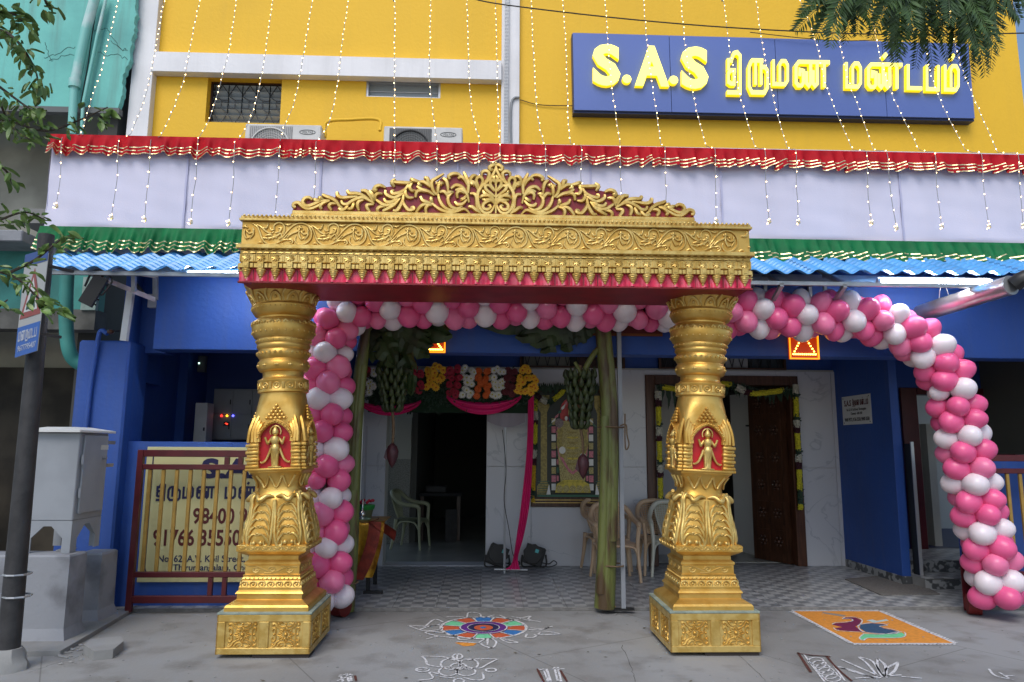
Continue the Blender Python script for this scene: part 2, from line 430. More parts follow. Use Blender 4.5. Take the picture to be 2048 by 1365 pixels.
        if label: o['label'] = label
        if kind: o['kind'] = kind
        return o
def thing(name, label, cat, loc=(0, 0, 0), group=None):
    o = bpy.data.objects.new(name, None); o.empty_display_size = .1; COL.objects.link(o)
    o.location = loc; o['label'] = label; o['category'] = cat
    if group: o['group'] = group
    ORG[o.name] = Vector(loc)
    return o
def tag(o, label=None, cat=None, group=None, kind=None):
    if label: o['label'] = label
    if cat: o['category'] = cat
    if group: o['group'] = group
    if kind: o['kind'] = kind
    return o
def struct(b, name, m, **k): return tag(b.build(name, m, **k), kind='structure')
def copy_part(src, parent, loc=None, m=None, rot=None):
    o = src.copy(); COL.objects.link(o); o.parent = parent
    if loc is not None: o.location = loc
    if rot is not None: o.rotation_euler = rot
    return o
def copy_tree(src, loc, label=None, rotz=None):
    r = src.copy(); COL.objects.link(r); r.location = loc
    if rotz is not None: r.rotation_euler = (0, 0, rotz)
    if label: r['label'] = label
    for ch in list(src.children):
        c = ch.copy(); COL.objects.link(c); c.parent = r
        for g in list(ch.children):
            d = g.copy(); COL.objects.link(d); d.parent = c
    return r
def smooth_pts(p, k=4):                              # Catmull-Rom
    p = [Vector(q) for q in p]
    if len(p) < 3: return [p[0].lerp(p[-1], i / k) for i in range(k + 1)]
    out = []
    for i in range(len(p) - 1):
        a = p[i - 1] if i else p[0] * 2 - p[1]
        b, c = p[i], p[i + 1]
        d = p[i + 2] if i + 2 < len(p) else p[-1] * 2 - p[-2]
        for j in range(k):
            t = j / k
            out.append(.5 * ((2 * b) + (c - a) * t + (2 * a - 5 * b + 4 * c - d) * t * t + (3 * b - a - 3 * c + d) * t ** 3))
    out.append(p[-1]); return out
def ribbon(path, w):                                 # 2D centre line -> outline polygon with mitred bends
    P = [Vector((a, b)) for a, b in path]; L = []; Rr = []
    for i, p in enumerate(P):
        t1 = (p - P[i - 1]).normalized() if i else (P[1] - p).normalized()
        t2 = (P[i + 1] - p).normalized() if i + 1 < len(P) else t1
        n1 = Vector((-t1.y, t1.x)); n2 = Vector((-t2.y, t2.x)); n = (n1 + n2)
        n = n.normalized() if n.length > 1e-5 else n1
        k = min(1 / max(n.dot(n1), .5), 1.6)
        L.append(p + n * w / 2 * k); Rr.append(p - n * w / 2 * k)
    return L, Rr
# ------------------------------------------------------------------ lettering
TAM = {
 'thi': (1.05, [[(.62, .62), (.30, .62), (.14, .52), (.14, .18), (.30, .12), (.50, .12), (.50, .62)], [(.14, .62), (.14, 1.0), (.42, 1.0)], [(.32, 1.0), (.50, 1.28), (.72, 1.32), (.90, 1.2), (.90, -.22), (.05, -.22)]]),
 'ru': (1.45, [[(1.0, 1.0), (.25, 1.0)], [(.50, 1.0), (.50, .08)], [(.86, 1.0), (.86, .08)], [(.25, 1.0), (.06, .72), (.06, .02), (.25, -.22), (1.1, -.22), (1.28, -.02), (1.28, .62), (1.12, .75), (.86, .75)]]),
 'ma': (1.25, [[(0, 1.05), (0, 0), (.82, 0), (1, .18), (1, .82), (.84, 1), (.58, 1), (.44, .84), (.44, .1)]]),
 'na': (1.95, [[(0, .5), (0, .12), (.12, 0), (.30, 0), (.40, .12), (.40, .62), (.22, .66), (.2, .4)], [(0, .5), (0, .84), (.16, 1), (1.85, 1)], [(.80, 1), (.80, .12), (.70, 0), (.58, .1), (.58, .6)], [(1.16, 1), (1.16, .1), (1.04, 0), (.94, .1), (.94, .65)], [(1.55, 1), (1.55, -.06)]]),
 'ta': (1.0, [[(0, 1.05), (0, 0), (.86, 0)]]),
 'pa': (1.12, [[(0, 1.05), (0, 0), (.86, 0), (.86, 1.05)]]),
 'dot': (0, [[(-.04, 1.32), (.10, 1.50)]]),
}
WORD1 = ['thi', 'ru', 'ma', 'na']
WORD2 = ['ma', 'na.', 'ta', 'pa', 'ma.']
def tamil_strokes(word, bold):
    x = 0; out = []
    for g in word:
        dot = g.endswith('.'); w, st = TAM[g.rstrip('.')]
        for s_ in st: out.append([(x + a, b) for a, b in s_])
        if dot: out.append([(x + w * .45 - .06, 1.30), (x + w * .45 + .12, 1.50)])
        x += w + bold
    return out, x - bold
def strokes_mesh(b, strokes, place, bold, thick, eps=.0004):
    """place(u, v, d) -> world point; d is the distance in front of the face"""
    for i, s_ in enumerate(strokes):
        L, R_ = ribbon(s_, bold); e = (i % 5) * eps
        n = len(L)
        vs = [place(p.x, p.y, thick + e) for p in L] + [place(p.x, p.y, thick + e) for p in R_] + [place(p.x, p.y, -.001 + e) for p in L] + [place(p.x, p.y, -.001 + e) for p in R_]
        fs = []
        for k in range(n - 1):
            fs += [(k, k + 1, n + k + 1, n + k), (2 * n + k, 3 * n + k, 3 * n + k + 1, 2 * n + k + 1), (k, 2 * n + k, 2 * n + k + 1, k + 1), (n + k, n + k + 1, 3 * n + k + 1, 3 * n + k)]
        fs += [(0, n, 3 * n, 2 * n), (n - 1, 3 * n - 1, 4 * n - 1, 2 * n - 1)]
        b.add(vs, fs)
    return b
def latin(b, text, place, bold=0.0, thick=.01):
    """font outlines, height of capitals about .7 unit; returns width"""
    c = bpy.data.curves.new('lettering', 'FONT'); c.body = text; c.size = 1; c.offset = bold; c.extrude = .5; c.resolution_u = 3
    o = bpy.data.objects.new('lettering', c); COL.objects.link(o)
    bpy.context.view_layer.update()
    ev = o.evaluated_get(bpy.context.evaluated_depsgraph_get()); me = ev.to_mesh()
    vs = [v.co.copy() for v in me.vertices]; fs = [tuple(p.vertices) for p in me.polygons]
    ev.to_mesh_clear(); bpy.data.objects.remove(o); bpy.data.curves.remove(c)
    x0 = min(v.x for v in vs); x1 = max(v.x for v in vs)
    b.add([place(v.x, v.y, thick if v.z > 0 else -.001) for v in vs], fs)
    return x0, x1
def text_extent(text, bold=0):
    t = B(); return latin(t, text, lambda u, v, d: (u, v, d), bold)
def quad_place(tl, tr, br, bl, u0, u1, v0, v1, out=Vector((0, -1, 0))):
    tl, tr, br, bl = map(Vector, (tl, tr, br, bl))
    def pl(u, v, d):
        s_ = (u - u0) / (u1 - u0); t = (v - v0) / (v1 - v0)
        return bl.lerp(br, s_).lerp(tl.lerp(tr, s_), t) + out * d
    return pl
# ================================================================== THE SETTING
g = B(); g.add([(-60, -60, 0), (60, -60, 0), (60, 60, 0), (-60, 60, 0)], [(0, 1, 2, 3)])
struct(g, 'ground', 'ground')
YF, YW, TZ = 7.1, 9.5, 0.03       # veranda edge, ground floor wall, veranda floor height
fl = struct(B().box(-3.6, 6.6, YF + .004, YW + .3, .002, TZ - .006), 'veranda_floor', 'conc')
# tiles, each its own piece
tw = .42
tbox = B().box(0, tw - .004, 0, tw - .004, 0, .006, bev=.0015)
t0 = None
for i in range(-8, 15):
    for j in range(6):
        x, y = -.02 + i * tw, YF + .004 + j * tw
        if x > 4.9 and False: continue
        if t0 is None:
            t0 = B().box(x, x + tw - .004, y, y + (tw - .004), TZ - .006, TZ + ru(0, .0012), bev=.0015).build('tile', 'tile', parent=fl, smooth=0)
            t0b = (x, y)
        else:
            copy_part(t0, fl, loc=(x - t0b[0], y - t0b[1], ru(-.0008, .0008)))
struct(B().box(-3.6, 6.6, YF - .012, YF, .0, TZ + .002, bev=.003), 'veranda_edge_strip', mat('pale_edge_strip', (.20, .195, .185), .7, var=.3, scale=12))
# hall floor and rooms behind the two doors
struct(B().box(-3.2, 4.55, YW + .304, 16, .01, TZ + .004), 'hall_floor', 'floor_in')
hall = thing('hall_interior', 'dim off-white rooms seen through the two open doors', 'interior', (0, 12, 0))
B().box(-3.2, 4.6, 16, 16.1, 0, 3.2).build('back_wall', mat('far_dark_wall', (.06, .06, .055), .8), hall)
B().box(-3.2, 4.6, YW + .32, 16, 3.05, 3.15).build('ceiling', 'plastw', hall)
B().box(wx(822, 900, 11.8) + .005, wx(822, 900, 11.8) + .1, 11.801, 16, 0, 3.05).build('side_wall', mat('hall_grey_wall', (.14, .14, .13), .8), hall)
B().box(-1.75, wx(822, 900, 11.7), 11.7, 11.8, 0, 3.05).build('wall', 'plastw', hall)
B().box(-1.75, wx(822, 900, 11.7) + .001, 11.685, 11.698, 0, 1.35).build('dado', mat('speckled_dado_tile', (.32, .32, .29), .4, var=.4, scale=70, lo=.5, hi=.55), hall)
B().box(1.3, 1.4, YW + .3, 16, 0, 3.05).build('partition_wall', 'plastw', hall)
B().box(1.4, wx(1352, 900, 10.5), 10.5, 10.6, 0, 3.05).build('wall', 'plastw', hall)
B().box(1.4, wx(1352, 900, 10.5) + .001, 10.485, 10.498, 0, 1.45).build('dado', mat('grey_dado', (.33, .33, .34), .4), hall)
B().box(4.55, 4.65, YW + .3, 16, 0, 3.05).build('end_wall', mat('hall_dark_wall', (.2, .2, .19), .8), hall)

# marble facing wall with two openings; wall panels as separate slabs
MT = 2.597
wall = struct(B().box(-3.3, 4.86, YW + .06, YW + .30, 2.62, 3.3), 'front_wall', 'blue')
dl0, dl1 = wx(772, 900, YW), wx(972, 1000, YW)
dr0, dr1 = wx(1293, 900, YW) , wx(1612, 1100, YW)
for a, b_ in ((-3.3, dl0), (dl1, dr0), (dr1, 4.86)):
    B().box(a, b_, YW + .015, YW + .30, 0, 2.62).build('wall_core', 'plastw', wall)
DH_L, DH_R = 2.40, 2.53
B().box(dl0, dl1, YW + .015, YW + .3, DH_L, 2.62).build('lintel', 'plastw', wall)
B().box(dr0, dr1, YW + .015, YW + .3, DH_R, 2.62).build('lintel', 'plastw', wall)
cuts = [(-1.62, dl0), (dl1, .62), (.62, 1.38), (1.38, dr0), (dr1, 4.77 - .052)]
for a, b_ in cuts:
    for z0, z1 in ((TZ, 1.30), (1.30, MT)):
        B().box(a + .002, b_ - .002, YW - .003, YW + .014, z0 + .002, z1 - .002, bev=.002).build('marble_panel', 'marble', wall)
B().box(dl0, dl1, YW - .003, YW + .014, DH_L, MT, bev=.002).build('marble_panel', 'marble', wall)
B().box(dr0, dr1, YW - .003, YW + .014, DH_R, MT, bev=.002).build('marble_panel', 'marble', wall)
struct(B().box(dl0, dl1, YW - .02, YW + .3, TZ + .001, TZ + .012, bev=.004), 'door_threshold', 'marble')
B().box(-1.72, -1.625, YW - .03, YW + .02, TZ, 2.6, bev=.004).build('edge_trim', 'alum', wall)
# ceiling of the veranda + the long blue beam across its front
BZ0, BZ1 = 2.49, 3.36
struct(B().box(-3.5, 8.2, YF + .25, YW + .3, 2.96, 3.1), 'veranda_ceiling', mat('veranda_ceiling_paint', (.62, .63, .66), .8))
bmx = wx(313, 600, YF)
struct(B().box(bmx, 8.2, YF, YF + .25, BZ0, BZ1, bev=.006), 'front_beam', 'blue')
struct(B().box(-3.62, bmx, YF + .30, YF + .50, BZ0, BZ1 + .3), 'recessed_beam_end', 'blue')
struct(B().box(-3.66, -3.58, YF + .1, YF + .9, 2.2, BZ1 + .3), 'end_wall', 'blue')
struct(B().box(-4.7, 8.2, YF - .04, 9.3, 3.75, 3.9), 'veranda_roof_slab', 'conc')
struct(B().box(-3.62, 8.2, YF + .02, YF + .24, BZ1, 3.75), 'parapet_wall', 'blue')
# band of grilled vent windows over the marble
def vent(x0, x1, panes, label):
    t = thing('vent_window', label, 'window', ((x0 + x1) / 2, YW, 2.62))
    z0, z1 = 2.615, 2.93
    B().box(x0, x1, YW + .04, YW + .05, z0, z1).build('backing', 'dark', t)
    for p0, p1, mm in panes: B().box(p0, p1, YW + .028, YW + .036, z0 + .03, z1 - .02).build('pane', mm, t)
    fr = B()
    for a in (x0, x1 - .03): fr.box(a, a + .03, YW - .005, YW + .05, z0, z1)
    fr.box(x0 + .03, x1 - .03, YW - .005, YW + .05, z0, z0 + .025); fr.box(x0 + .03, x1 - .03, YW - .005, YW + .05, z1 - .025, z1)
    fr.build('frame', 'wood', t)
    n = int((x1 - x0) / .13); gr = B()
    for i in range(n):
        xa = x0 + .03 + i * (x1 - x0 - .06) / n; xb = xa + (x1 - x0 - .06) / n
        gr.bar((xa, YW + .01, z1 - .03), ((xa + xb) / 2, YW + .01, z0 + .03), .009)
        gr.bar(((xa + xb) / 2, YW + .012, z0 + .03), (xb, YW + .012, z1 - .03), .009)
    gr.build('grille', 'blk', t)
pale = mat('pale_lit_glass', (.33, .34, .34), .4)
vent(wx(1040, 725, YW), wx(1250, 725, YW), [(wx(1048, 725, YW), wx(1140, 725, YW), mat('olive_glass', (.16, .16, .13), .3)), (wx(1155, 725, YW), wx(1240, 725, YW), 'wood')], 'dark grilled vent window above the marble beside the flower panel')
vent(wx(1318, 725, YW), wx(1572, 725, YW), [(wx(1452, 725, YW), wx(1497, 725, YW), pale), (wx(1500, 725, YW), wx(1560, 725, YW), 'glass_dk')], 'dark grilled vent window above the carved wooden door')

# ---- side wall on the right, the side entrance and steps
SX = 4.77
sw = struct(B().box(SX, SX + .10, 8.20, YW + .3, .12, 3.3, bev=.004), 'side_wall', 'blue')
struct(B().box(SX - .05, SX + .001, YW - .004, YW + .3, TZ, MT, bev=.002), 'marble_return', 'marble')
# mosaic skirting tiles along it
sk = struct(B().box(SX - .004, SX + .10, 8.20, YW + .29, .0, .118), 'skirting', 'conc')
for i in range(10):
    y0 = 8.18 + i * .125
    B().box(SX - .016, SX - .005, y0 + .001, y0 + .123, TZ, .128, bev=.002).build('skirting_tile', 'tilev', sk)
for i in range(1): B().box(SX - .014 + i * .14, SX + .102 + i * .14, 8.185, 8.197, TZ, .128, bev=.002).build('skirting_tile', 'tilev', sk)
# steps up to the side room (behind the blue pier)
stp = struct(B().box(SX + .11, 6.9, 7.97, 8.32, .0, .14), 'entrance_steps', 'conc')
B().box(SX + .11, 6.9, 8.32, 10.8, 0, .28).build('landing', 'conc', stp)
for i in range(8):
    x = SX + .11 + i * .24
    B().box(x, x + .236, 7.955, 7.968, .002, .13, bev=.002).build('riser_tile', 'tilev', stp)
    B().box(x, x + .236, 7.955, 8.32, .142, .152, bev=.002).build('tread_tile', 'tile', stp)
    B().box(x, x + .236, 8.308, 8.318, .154, .28, bev=.002).build('riser_tile', 'tilev', stp)
    B().box(x, x + .236, 8.308, 9.19, .282, .292, bev=.002).build('tread_tile', 'tile', stp)
# room beyond: walls, door frame
sr = struct(B().box(SX + .101, SX + .18, 9.41, YW + .5, .28, 3.0), 'side_entrance_wall', 'blue')
jx0, jx1 = wx(1805, 950, 9.25), wx(1838, 950, 9.25)
B().box(SX + .101, jx0, 9.2, 9.4, .28, 3.0).build('jamb_wall', 'blue', sr)
B().box(wx(1985, 950, 9.25), 8.2, 9.2, 9.4, .28, 3.0).build('jamb_wall', 'blue', sr)
B().box(jx0, 8.2, 9.2, 9.4, 2.36, 3.0).build('lintel_wall', 'blue', sr)
sd = thing('side_door_frame', 'dark maroon wooden door frame behind the right balloon column', 'door frame', (jx0, 9.2, .29))
B().box(jx0, jx1, 9.16, 9.34, .292, 2.36, bev=.006).build('jamb', 'maroon', sd)
B().box(jx1, wx(1985, 950, 9.25), 9.16, 9.34, 2.27, 2.36, bev=.006).build('head', 'maroon', sd)
rm = thing('side_room', 'pale green-white room behind the side door', 'interior', (6.6, 11, .29))
B().box(5.0, 8.2, 11.6, 11.7, .28, 3.0).build('back_wall', 'plastw', rm)
B().box(6.0, 6.1, 9.5, 11.6, .28, 1.9).build('low_partition', 'plastw', rm)
B().box(5.45, 8.2, 9.4, 11.6, .27, .285).build('floor', mat('dark_blue_floor', (.02, .025, .09), .4), rm)
B().box(5.35, 5.45, 9.4, 11.6, .28, 3.0).build('side_wall', 'plastw', rm)
B().box(5.0, 8.2, 9.4, 11.7, 3.0, 3.1).build('ceiling', 'plastw', rm)
st = thing('wooden_stool', 'small wooden stool just inside the side door', 'stool', (wx(1850, 1100, 9.9), 9.9, .29))
sx_ = ORG[st.name].x
B().box(sx_ - .15, sx_ + .15, 9.8, 10.05, 1.0, 1.03, bev=.005).build('seat', 'wood_r', st)
for a in (-.13, .13):
    for c_ in (9.83, 10.02): B().box(sx_ + a - .014, sx_ + a + .014, c_ - .014, c_ + .014, .29, 1.0).build('leg', 'wood_r', st)
B().box(sx_ - .13, sx_ + .13, 9.82, 9.84, .60, .63).build('stretcher', 'wood_r', st)
# right-hand blue wall at the edge of the picture + window
rw = struct(B().box(wx(1925, 1000, 7.3), 8.2, 7.2, 7.42, 0, 1.50, bev=.005), 'right_low_wall', 'blue')
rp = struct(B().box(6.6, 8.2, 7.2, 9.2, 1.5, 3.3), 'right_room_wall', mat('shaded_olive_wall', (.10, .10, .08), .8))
wn_ = thing('side_window', 'dark window with a pale mullion behind the upper part of the right balloon column', 'window', (wx(2000, 820, 9.1), 9.1, 1.6))
a0, a1 = wx(1985, 820, 9.1), wx(2046, 820, 9.1) + .6
B().box(a0, a1, 9.10, 9.11, 1.45, 2.4).build('pane', 'glass_dk', wn_)
B().box(a0, a1, 9.04, 9.09, 2.36, 2.42).build('frame', 'alum', wn_)
B().box(wx(2020, 820, 9.1), wx(2035, 820, 9.1), 9.04, 9.08, 1.45, 2.36).build('mullion', 'steelw', wn_)
B().box(a0, a1, 8.98, 9.03, 1.55, 1.58).build('rail', 'alum', wn_)

# ---- left bay: pier, low wall, dark recess with switch panels
px0, px1 = wx(160, 683, YF), wx(262, 683, YF)
pier = struct(B().box(px0, px1, YF - .02, YF + .40, 0, 2.57, bev=.02), 'blue_pier', 'blue')
struct(B().box(px0 + .01, -2.5, YF + .12, YF + .30, 0, 1.585, bev=.006), 'low_wall', 'blue')
struct(B().box(wx(548, 800, YF), wx(548, 800, YF) + .38, YF + .12, YF + .30, 0, 2.5), 'beam_pier', 'blue')
struct(B().box(-2.499, wx(548, 800, YF), YF + .12, YF + .30, 0, 1.584), 'low_wall_end', 'blue')
struct(B().box(px0 - .15, px0 + .02, YF + .15, YF + .5, 0, 1.2, bev=.01), 'boundary_pier', 'blue')
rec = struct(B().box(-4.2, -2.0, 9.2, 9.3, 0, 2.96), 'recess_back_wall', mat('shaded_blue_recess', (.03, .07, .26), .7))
B().box(-3.75, -3.66, YF + .43, 9.2, 0, 2.96).build('recess_side_wall', 'blue', rec)
B().box(-1.95, -1.75, YF + .31, 9.6, 0, 2.96).build('recess_side_wall', 'blue', rec)
B().box(wx(352, 800, 8.6), wx(372, 800, 8.6), 8.6, 9.2, 0, 2.96).build('recess_pier', 'blue', rec)
pp = B().tube(smooth_pts([W(215, 668, YF - .08), W(203, 662, YF - .06), W(196, 680, YF - .055), W(180, 780, YF - .05), W(168, 900, YF - .05)], 5), .022, 8)
tag(pp.build('conduit_pipe', 'blue', smooth=60), 'blue painted pipe running down the face of the blue pier', 'pipe')
# recess contents
def cabinet(x0, x1, y, z0, z1, nx, nz, label):
    t = thing('switch_panel', label, 'switch panel', ((x0 + x1) / 2, y, z0))
    B().box(x0, x1, y, y + .22, z0, z1, bev=.006).build('case', 'cab', t)
    for i in range(nx):
        for j in range(nz):
            a = x0 + .012 + i * (x1 - x0 - .02) / nx; b_ = a + (x1 - x0 - .02) / nx - .01
            c_ = z0 + .012 + j * (z1 - z0 - .02) / nz; d_ = c_ + (z1 - z0 - .02) / nz - .01
            dd = B().box(a, b_, y - .012, y - .001, c_, d_, bev=.003).build('door', 'cab', t)
            B().box(b_ - .03, b_ - .018, y - .022, y - .013, (c_ + d_) / 2 - .03, (c_ + d_) / 2 + .03).build('handle', 'blk', dd)
    return t
YC = 9.0
t = cabinet(wx(425, 830, YC), wx(545, 830, YC), YC, wz(450, 880, YC), wz(450, 778, YC), 3, 2, 'grey metal switch panel with red amber and blue pilot lamps in the dark recess')
for px, c in ((443, (1, .03, .02)), (454, (1, .45, .02)), (466, (.12, .12, 1))):
    p = W(px, 832, YC - .02)
    B().ball((p.x, p.y, p.z), .014, 8, 6).build('pilot_lamp', mat('pilot_lamp', c, .4, emit=c, estr=2.2), t)
p = W(453, 848, YC - .018)
B().box(p.x - .035, p.x + .035, p.y - .004, p.y + .004, p.z - .025, p.z + .025).build('meter_display', mat('meter_display', (.02, .005, .005), .3), t)
B().add([(p.x - .022, p.y - .006, p.z), (p.x - .005, p.y - .006, p.z + .012), (p.x + .008, p.y - .006, p.z - .012), (p.x + .022, p.y - .006, p.z), (p.x + .005, p.y - .006, p.z + .004), (p.x - .008, p.y - .006, p.z + .001)], [(0, 1, 5), (5, 1, 4), (5, 4, 2), (2, 4, 3)]).build('meter_digits', mat('meter_digits', (1, .05, .03), .4, emit=(1, .04, .02), estr=2.5), t)
t = thing('meter_box', 'narrow pale metal box standing against the pier in the dark recess', 'box', (wx(400, 850, 8.6), 8.6, 1.0))
B().box(wx(388, 850, 8.6), wx(413, 850, 8.6), 8.6, 8.8, 1.0, wz(400, 806, 8.6), bev=.005).build('case', 'ac', t)
B().box(wx(407, 850, 8.6), wx(410, 850, 8.6), 8.592, 8.6, 1.72, 1.76).build('handle', 'blk', t)
t = thing('wall_router', 'small grey wall box with one tiny green light above the pale metal box', 'wall box', (wx(404, 740, 8.7), 8.7, 2.2))
B().box(wx(396, 730, 8.7), wx(412, 730, 8.7), 8.68, 8.74, wz(404, 745, 8.7), wz(404, 712, 8.7), bev=.006).build('case', mat('grey_box_plastic', (.10, .11, .11), .5), t)
p = W(398, 727, 8.675); B().ball(p, .008, 6, 4).build('light', mat('green_pilot', (.5, 1, .7), .4, emit=(.6, 1, .8), estr=4), t)
# signboard on the low wall
sb = thing('signboard', 'pale yellow signboard with phone numbers behind the maroon and gold gate', 'signboard', (-2.6, YF + .1, .3))
YS = YF + .085
c4 = [W(293, 894, YS), W(640, 899, YS), W(640, 1150, YS), W(286, 1166, YS)]
x0, x1 = c4[0].x + .01, -1.40; z0, z1 = wz(290, 1165, YS), wz(293, 894, YS)
B().box(x0, x1, YS, YS + .03, z0, z1, bev=.003).build('panel', 'board', sb)
def rline(b, pts, w, y): 
    for k in range(len(pts) - 1):
        (a, c_), (d_, e) = pts[k], pts[k + 1]
        b.bar((a, y, c_), (d_, y, e), w, .003)
bd = B(); ix0, iz0, iz1 = x0 + .065, z0 + .085, z1 - .04
rline(bd, [(x1 - .05, iz0), (ix0 + .05, iz0), (ix0 + .012, iz0 + .014), (ix0, iz0 + .05), (ix0, iz1 - .05), (ix0 + .012, iz1 - .014), (ix0 + .05, iz1), (x1 - .05, iz1)], .011, YS - .002)
bd.build('border_line', 'navy', sb)
def put_text(name, text, x0_, x1_, z0_, z1_, m, y, par, bold=.02, capv=(0, .72)):
    b = B(); u0, u1 = text_extent(text, bold)
    latin(b, text, quad_place((x0_, y, z1_), (x1_, y, z1_), (x1_, y, z0_), (x0_, y, z0_), u0, u1, *capv), bold, .0025)
    return b.build(name, m, par, smooth=0)
def pxr(x0_, x1_, y0_, y1_, Y): return wx(x0_, (y0_ + y1_) / 2, Y), wx(x1_, (y0_ + y1_) / 2, Y), wz((x0_ + x1_) / 2, y1_, Y), wz((x0_ + x1_) / 2, y0_, Y)
r = pxr(404, 548, 918, 955, YS); put_text('lettering', 'S.A.S', *r, 'navy', YS - .001, sb, .045)
def put_tamil(words, gap, x0_, x1_, z0_, z1_, m, y, par, bold=.24, thick=.0025, name='lettering', v0=0.0, v1=1.0):
    s1, w1 = tamil_strokes(words[0], bold); off = w1 + gap; al = list(s1)
    tot = w1
    if len(words) > 1:
        s2, w2 = tamil_strokes(words[1], bold); al += [[(a + off, c_) for a, c_ in s_] for s_ in s2]; tot = off + w2
    b = B(); strokes_mesh(b, al, quad_place((x0_, y, z1_), (x1_, y, z1_), (x1_, y, z0_), (x0_, y, z0_), 0, tot, v0, v1), bold, thick)
    return b.build(name, m, par, smooth=0)
r = pxr(312, 590, 975, 996, YS); put_tamil([WORD1, WORD2], 1.1, *r, 'navy', YS - .001, sb, .22)
r = pxr(386, 560, 1017, 1047, YS); put_text('lettering', '98400 99773', *r, 'mrn', YS - .001, sb, .022, (0, .70))
r = pxr(306, 580, 1060, 1091, YS); put_text('lettering', '91766 35550, 98400', *r, 'mrn', YS - .001, sb, .022, (0, .70))
r = pxr(316, 580, 1111, 1124, YS); put_text('lettering', 'No. 62, A.V. Koil Street, Tiruvalluvar', *r, 'navy', YS - .001, sb, .012, (0, .70))
r = pxr(346, 560, 1129, 1141, YS); put_text('lettering', 'Thirumangalam, Chennai - 40', *r, 'navy', YS - .001, sb, .012, (0, .70))
# the two folded gates
def gate(xl, xr, ztop, label, y, bars, post_right=None):
    t = thing('metal_gate', label, 'gate', ((xl + xr) / 2, y, 0))
    w = .055
    B().box(xl, xl + w, y, y + .05, .02, ztop, bev=.004).build('frame_post', 'maroon', t)
    B().box(xr - w, xr, y, y + .05, .02, ztop, bev=.004).build('frame_post', 'maroon', t)
    zs = [ztop - .065, ztop - .185, .33, .10]
    for k, z in enumerate(zs):
        B().box(xl + w + .001, xr - w - .001, y + .004, y + .046, z, z + (.065 if k in (0, 3) else .05), bev=.004).build('rail', 'maroon', t)
    xm = xl + (xr - xl) * .42
    for a in (xm, xm + .13):
        B().box(a, a + .042, y + .006, y + .044, ztop - .134, ztop - .066).build('spacer', 'maroon', t)
        B().box(a - .08, a - .04, y + .006, y + .044, .166, .329).build('spacer', 'maroon', t)
    b0 = None
    for i in range(bars):
        x = xl + .105 + i * (xr - xl - .17) / bars
        b0_ = B().box(x, x + .034, y + .012, y + .038, .381, ztop - .186, bev=.004)
        if b0 is None: b0 = b0_.build('bar', 'gbar', t); bx0 = x
        else: copy_part(b0, t, loc=(x - bx0, 0, 0))
    return t
YG = YF - .12
gx0 = wx(262, 1060, YG)
gate(gx0, gx0 + 1.95, wz(275, 900, YG), 'maroon and gold barred gate folded back over the yellow signboard on the left', YG, 14)
gate(wx(1925, 1050, YG), wx(1925, 1050, YG) + 2.0, wz(2000, 910, YG), 'maroon and gold barred gate folded back behind the right balloon column', YG, 14)
for xx, lb in ((wx(680, 1205, YG), 'red round gate wheel at the foot of the left banana trunk'), (wx(1930, 1200, YG), 'red round gate wheel beside the foot of the right balloon column')):
    rr = B(); c0 = Vector((xx, YG - .06, .095))
    rr.tube([c0 + Vector((-.03, 0, 0)), c0 + Vector((-.025, -.001, 0)), c0 + Vector((.075, -.05, .0))], [.06, .095, .095], 18)
    t = thing('gate_wheel', lb, 'wheel', (xx, YG - .06, 0))
    rr.build('tyre', mat('red_dull_rubber', (.16, .01, .008), .6), t)
    B().box(xx - .02, xx + .06, YG - .01, YG + .0, .02, .5).build('bracket', 'maroon', t)

# ---- canopy of blue tile-profile sheet, in separate sheets
YR0, ZR0, YR1, ZR1 = 6.28, 3.118, 6.95, 3.44
roof = thing('tin_awning', 'blue tile-profile sheet awning over the entrance', 'awning', (0, 6.7, 3.1))
pitch = .205
def sheet(xa, xb):
    n = int(round((xb - xa) / pitch)) * 10; steps = 18
    def fn(u, v):
        x = xa + u * (xb - xa); ph = (x / pitch) * 2 * math.pi
        w = (.5 + .5 * math.cos(ph)); w = w ** .8
        y = YR0 + v * (YR1 - YR0); z = ZR0 + v * (ZR1 - ZR0)
        st_ = ((v * steps / 2) % 1.0)
        z += .044 * w - .020 * st_ + .0103 * x
        return (x, y, z)
    b = B()
    nv = steps * 4
    b.grid(fn, n, nv)
    k = len(b.v); b2 = [(x, y, z - .004) for x, y, z in b.v[:k]]
    nf = len(b.f); b.add(b2, [tuple(reversed(f)) for f in b.f[:nf]])
    m0 = n + 1
    b.f += [(i, i + 1, k + i + 1, k + i) for i in range(n)]
    return b
xs0 = wx(36, 525, YR0)
x = xs0; i = 0
while x < 7.4:
    xb = x + pitch * 5
    sh = sheet(x, xb - .002)
    dz = (i % 2) * .004
    sh.v = [(a, b_, c_ + dz) for a, b_, c_ in sh.v]
    sh.build('roof_sheet', 'sheet', roof, smooth=28)
    x = xb; i += 1
fr = thing('awning_frame', 'galvanised steel brackets and purlins under the blue awning', 'steel frame', (0, 6.8, 3.0))
def fbar(a, b_, w=.035, nm='bar', m='steel', d=None): B().bar(a, b_, w, d or w).build(nm, m, fr)
for yy, zz in ((6.38, 3.10), (6.72, 3.22), (6.95, 3.31)):
    fbar((xs0 + .05, yy, zz - .02), (7.3, yy, zz - .02), .035, 'purlin')
def bracket(x, dark=False):
    fbar((x, 7.08, 2.72), (x, 6.36, 3.06), .035, 'brace')
    fbar((x, 7.08, 3.46), (x, 6.36, 3.06), .035, 'rafter')
    fbar((x, 7.075, 2.70), (x, 7.075, 3.46), .035, 'upright')
    fbar((x, 6.75, 2.90), (x, 6.75, 3.26), .03, 'strut')
for x in (2.75, 3.35): bracket(x)
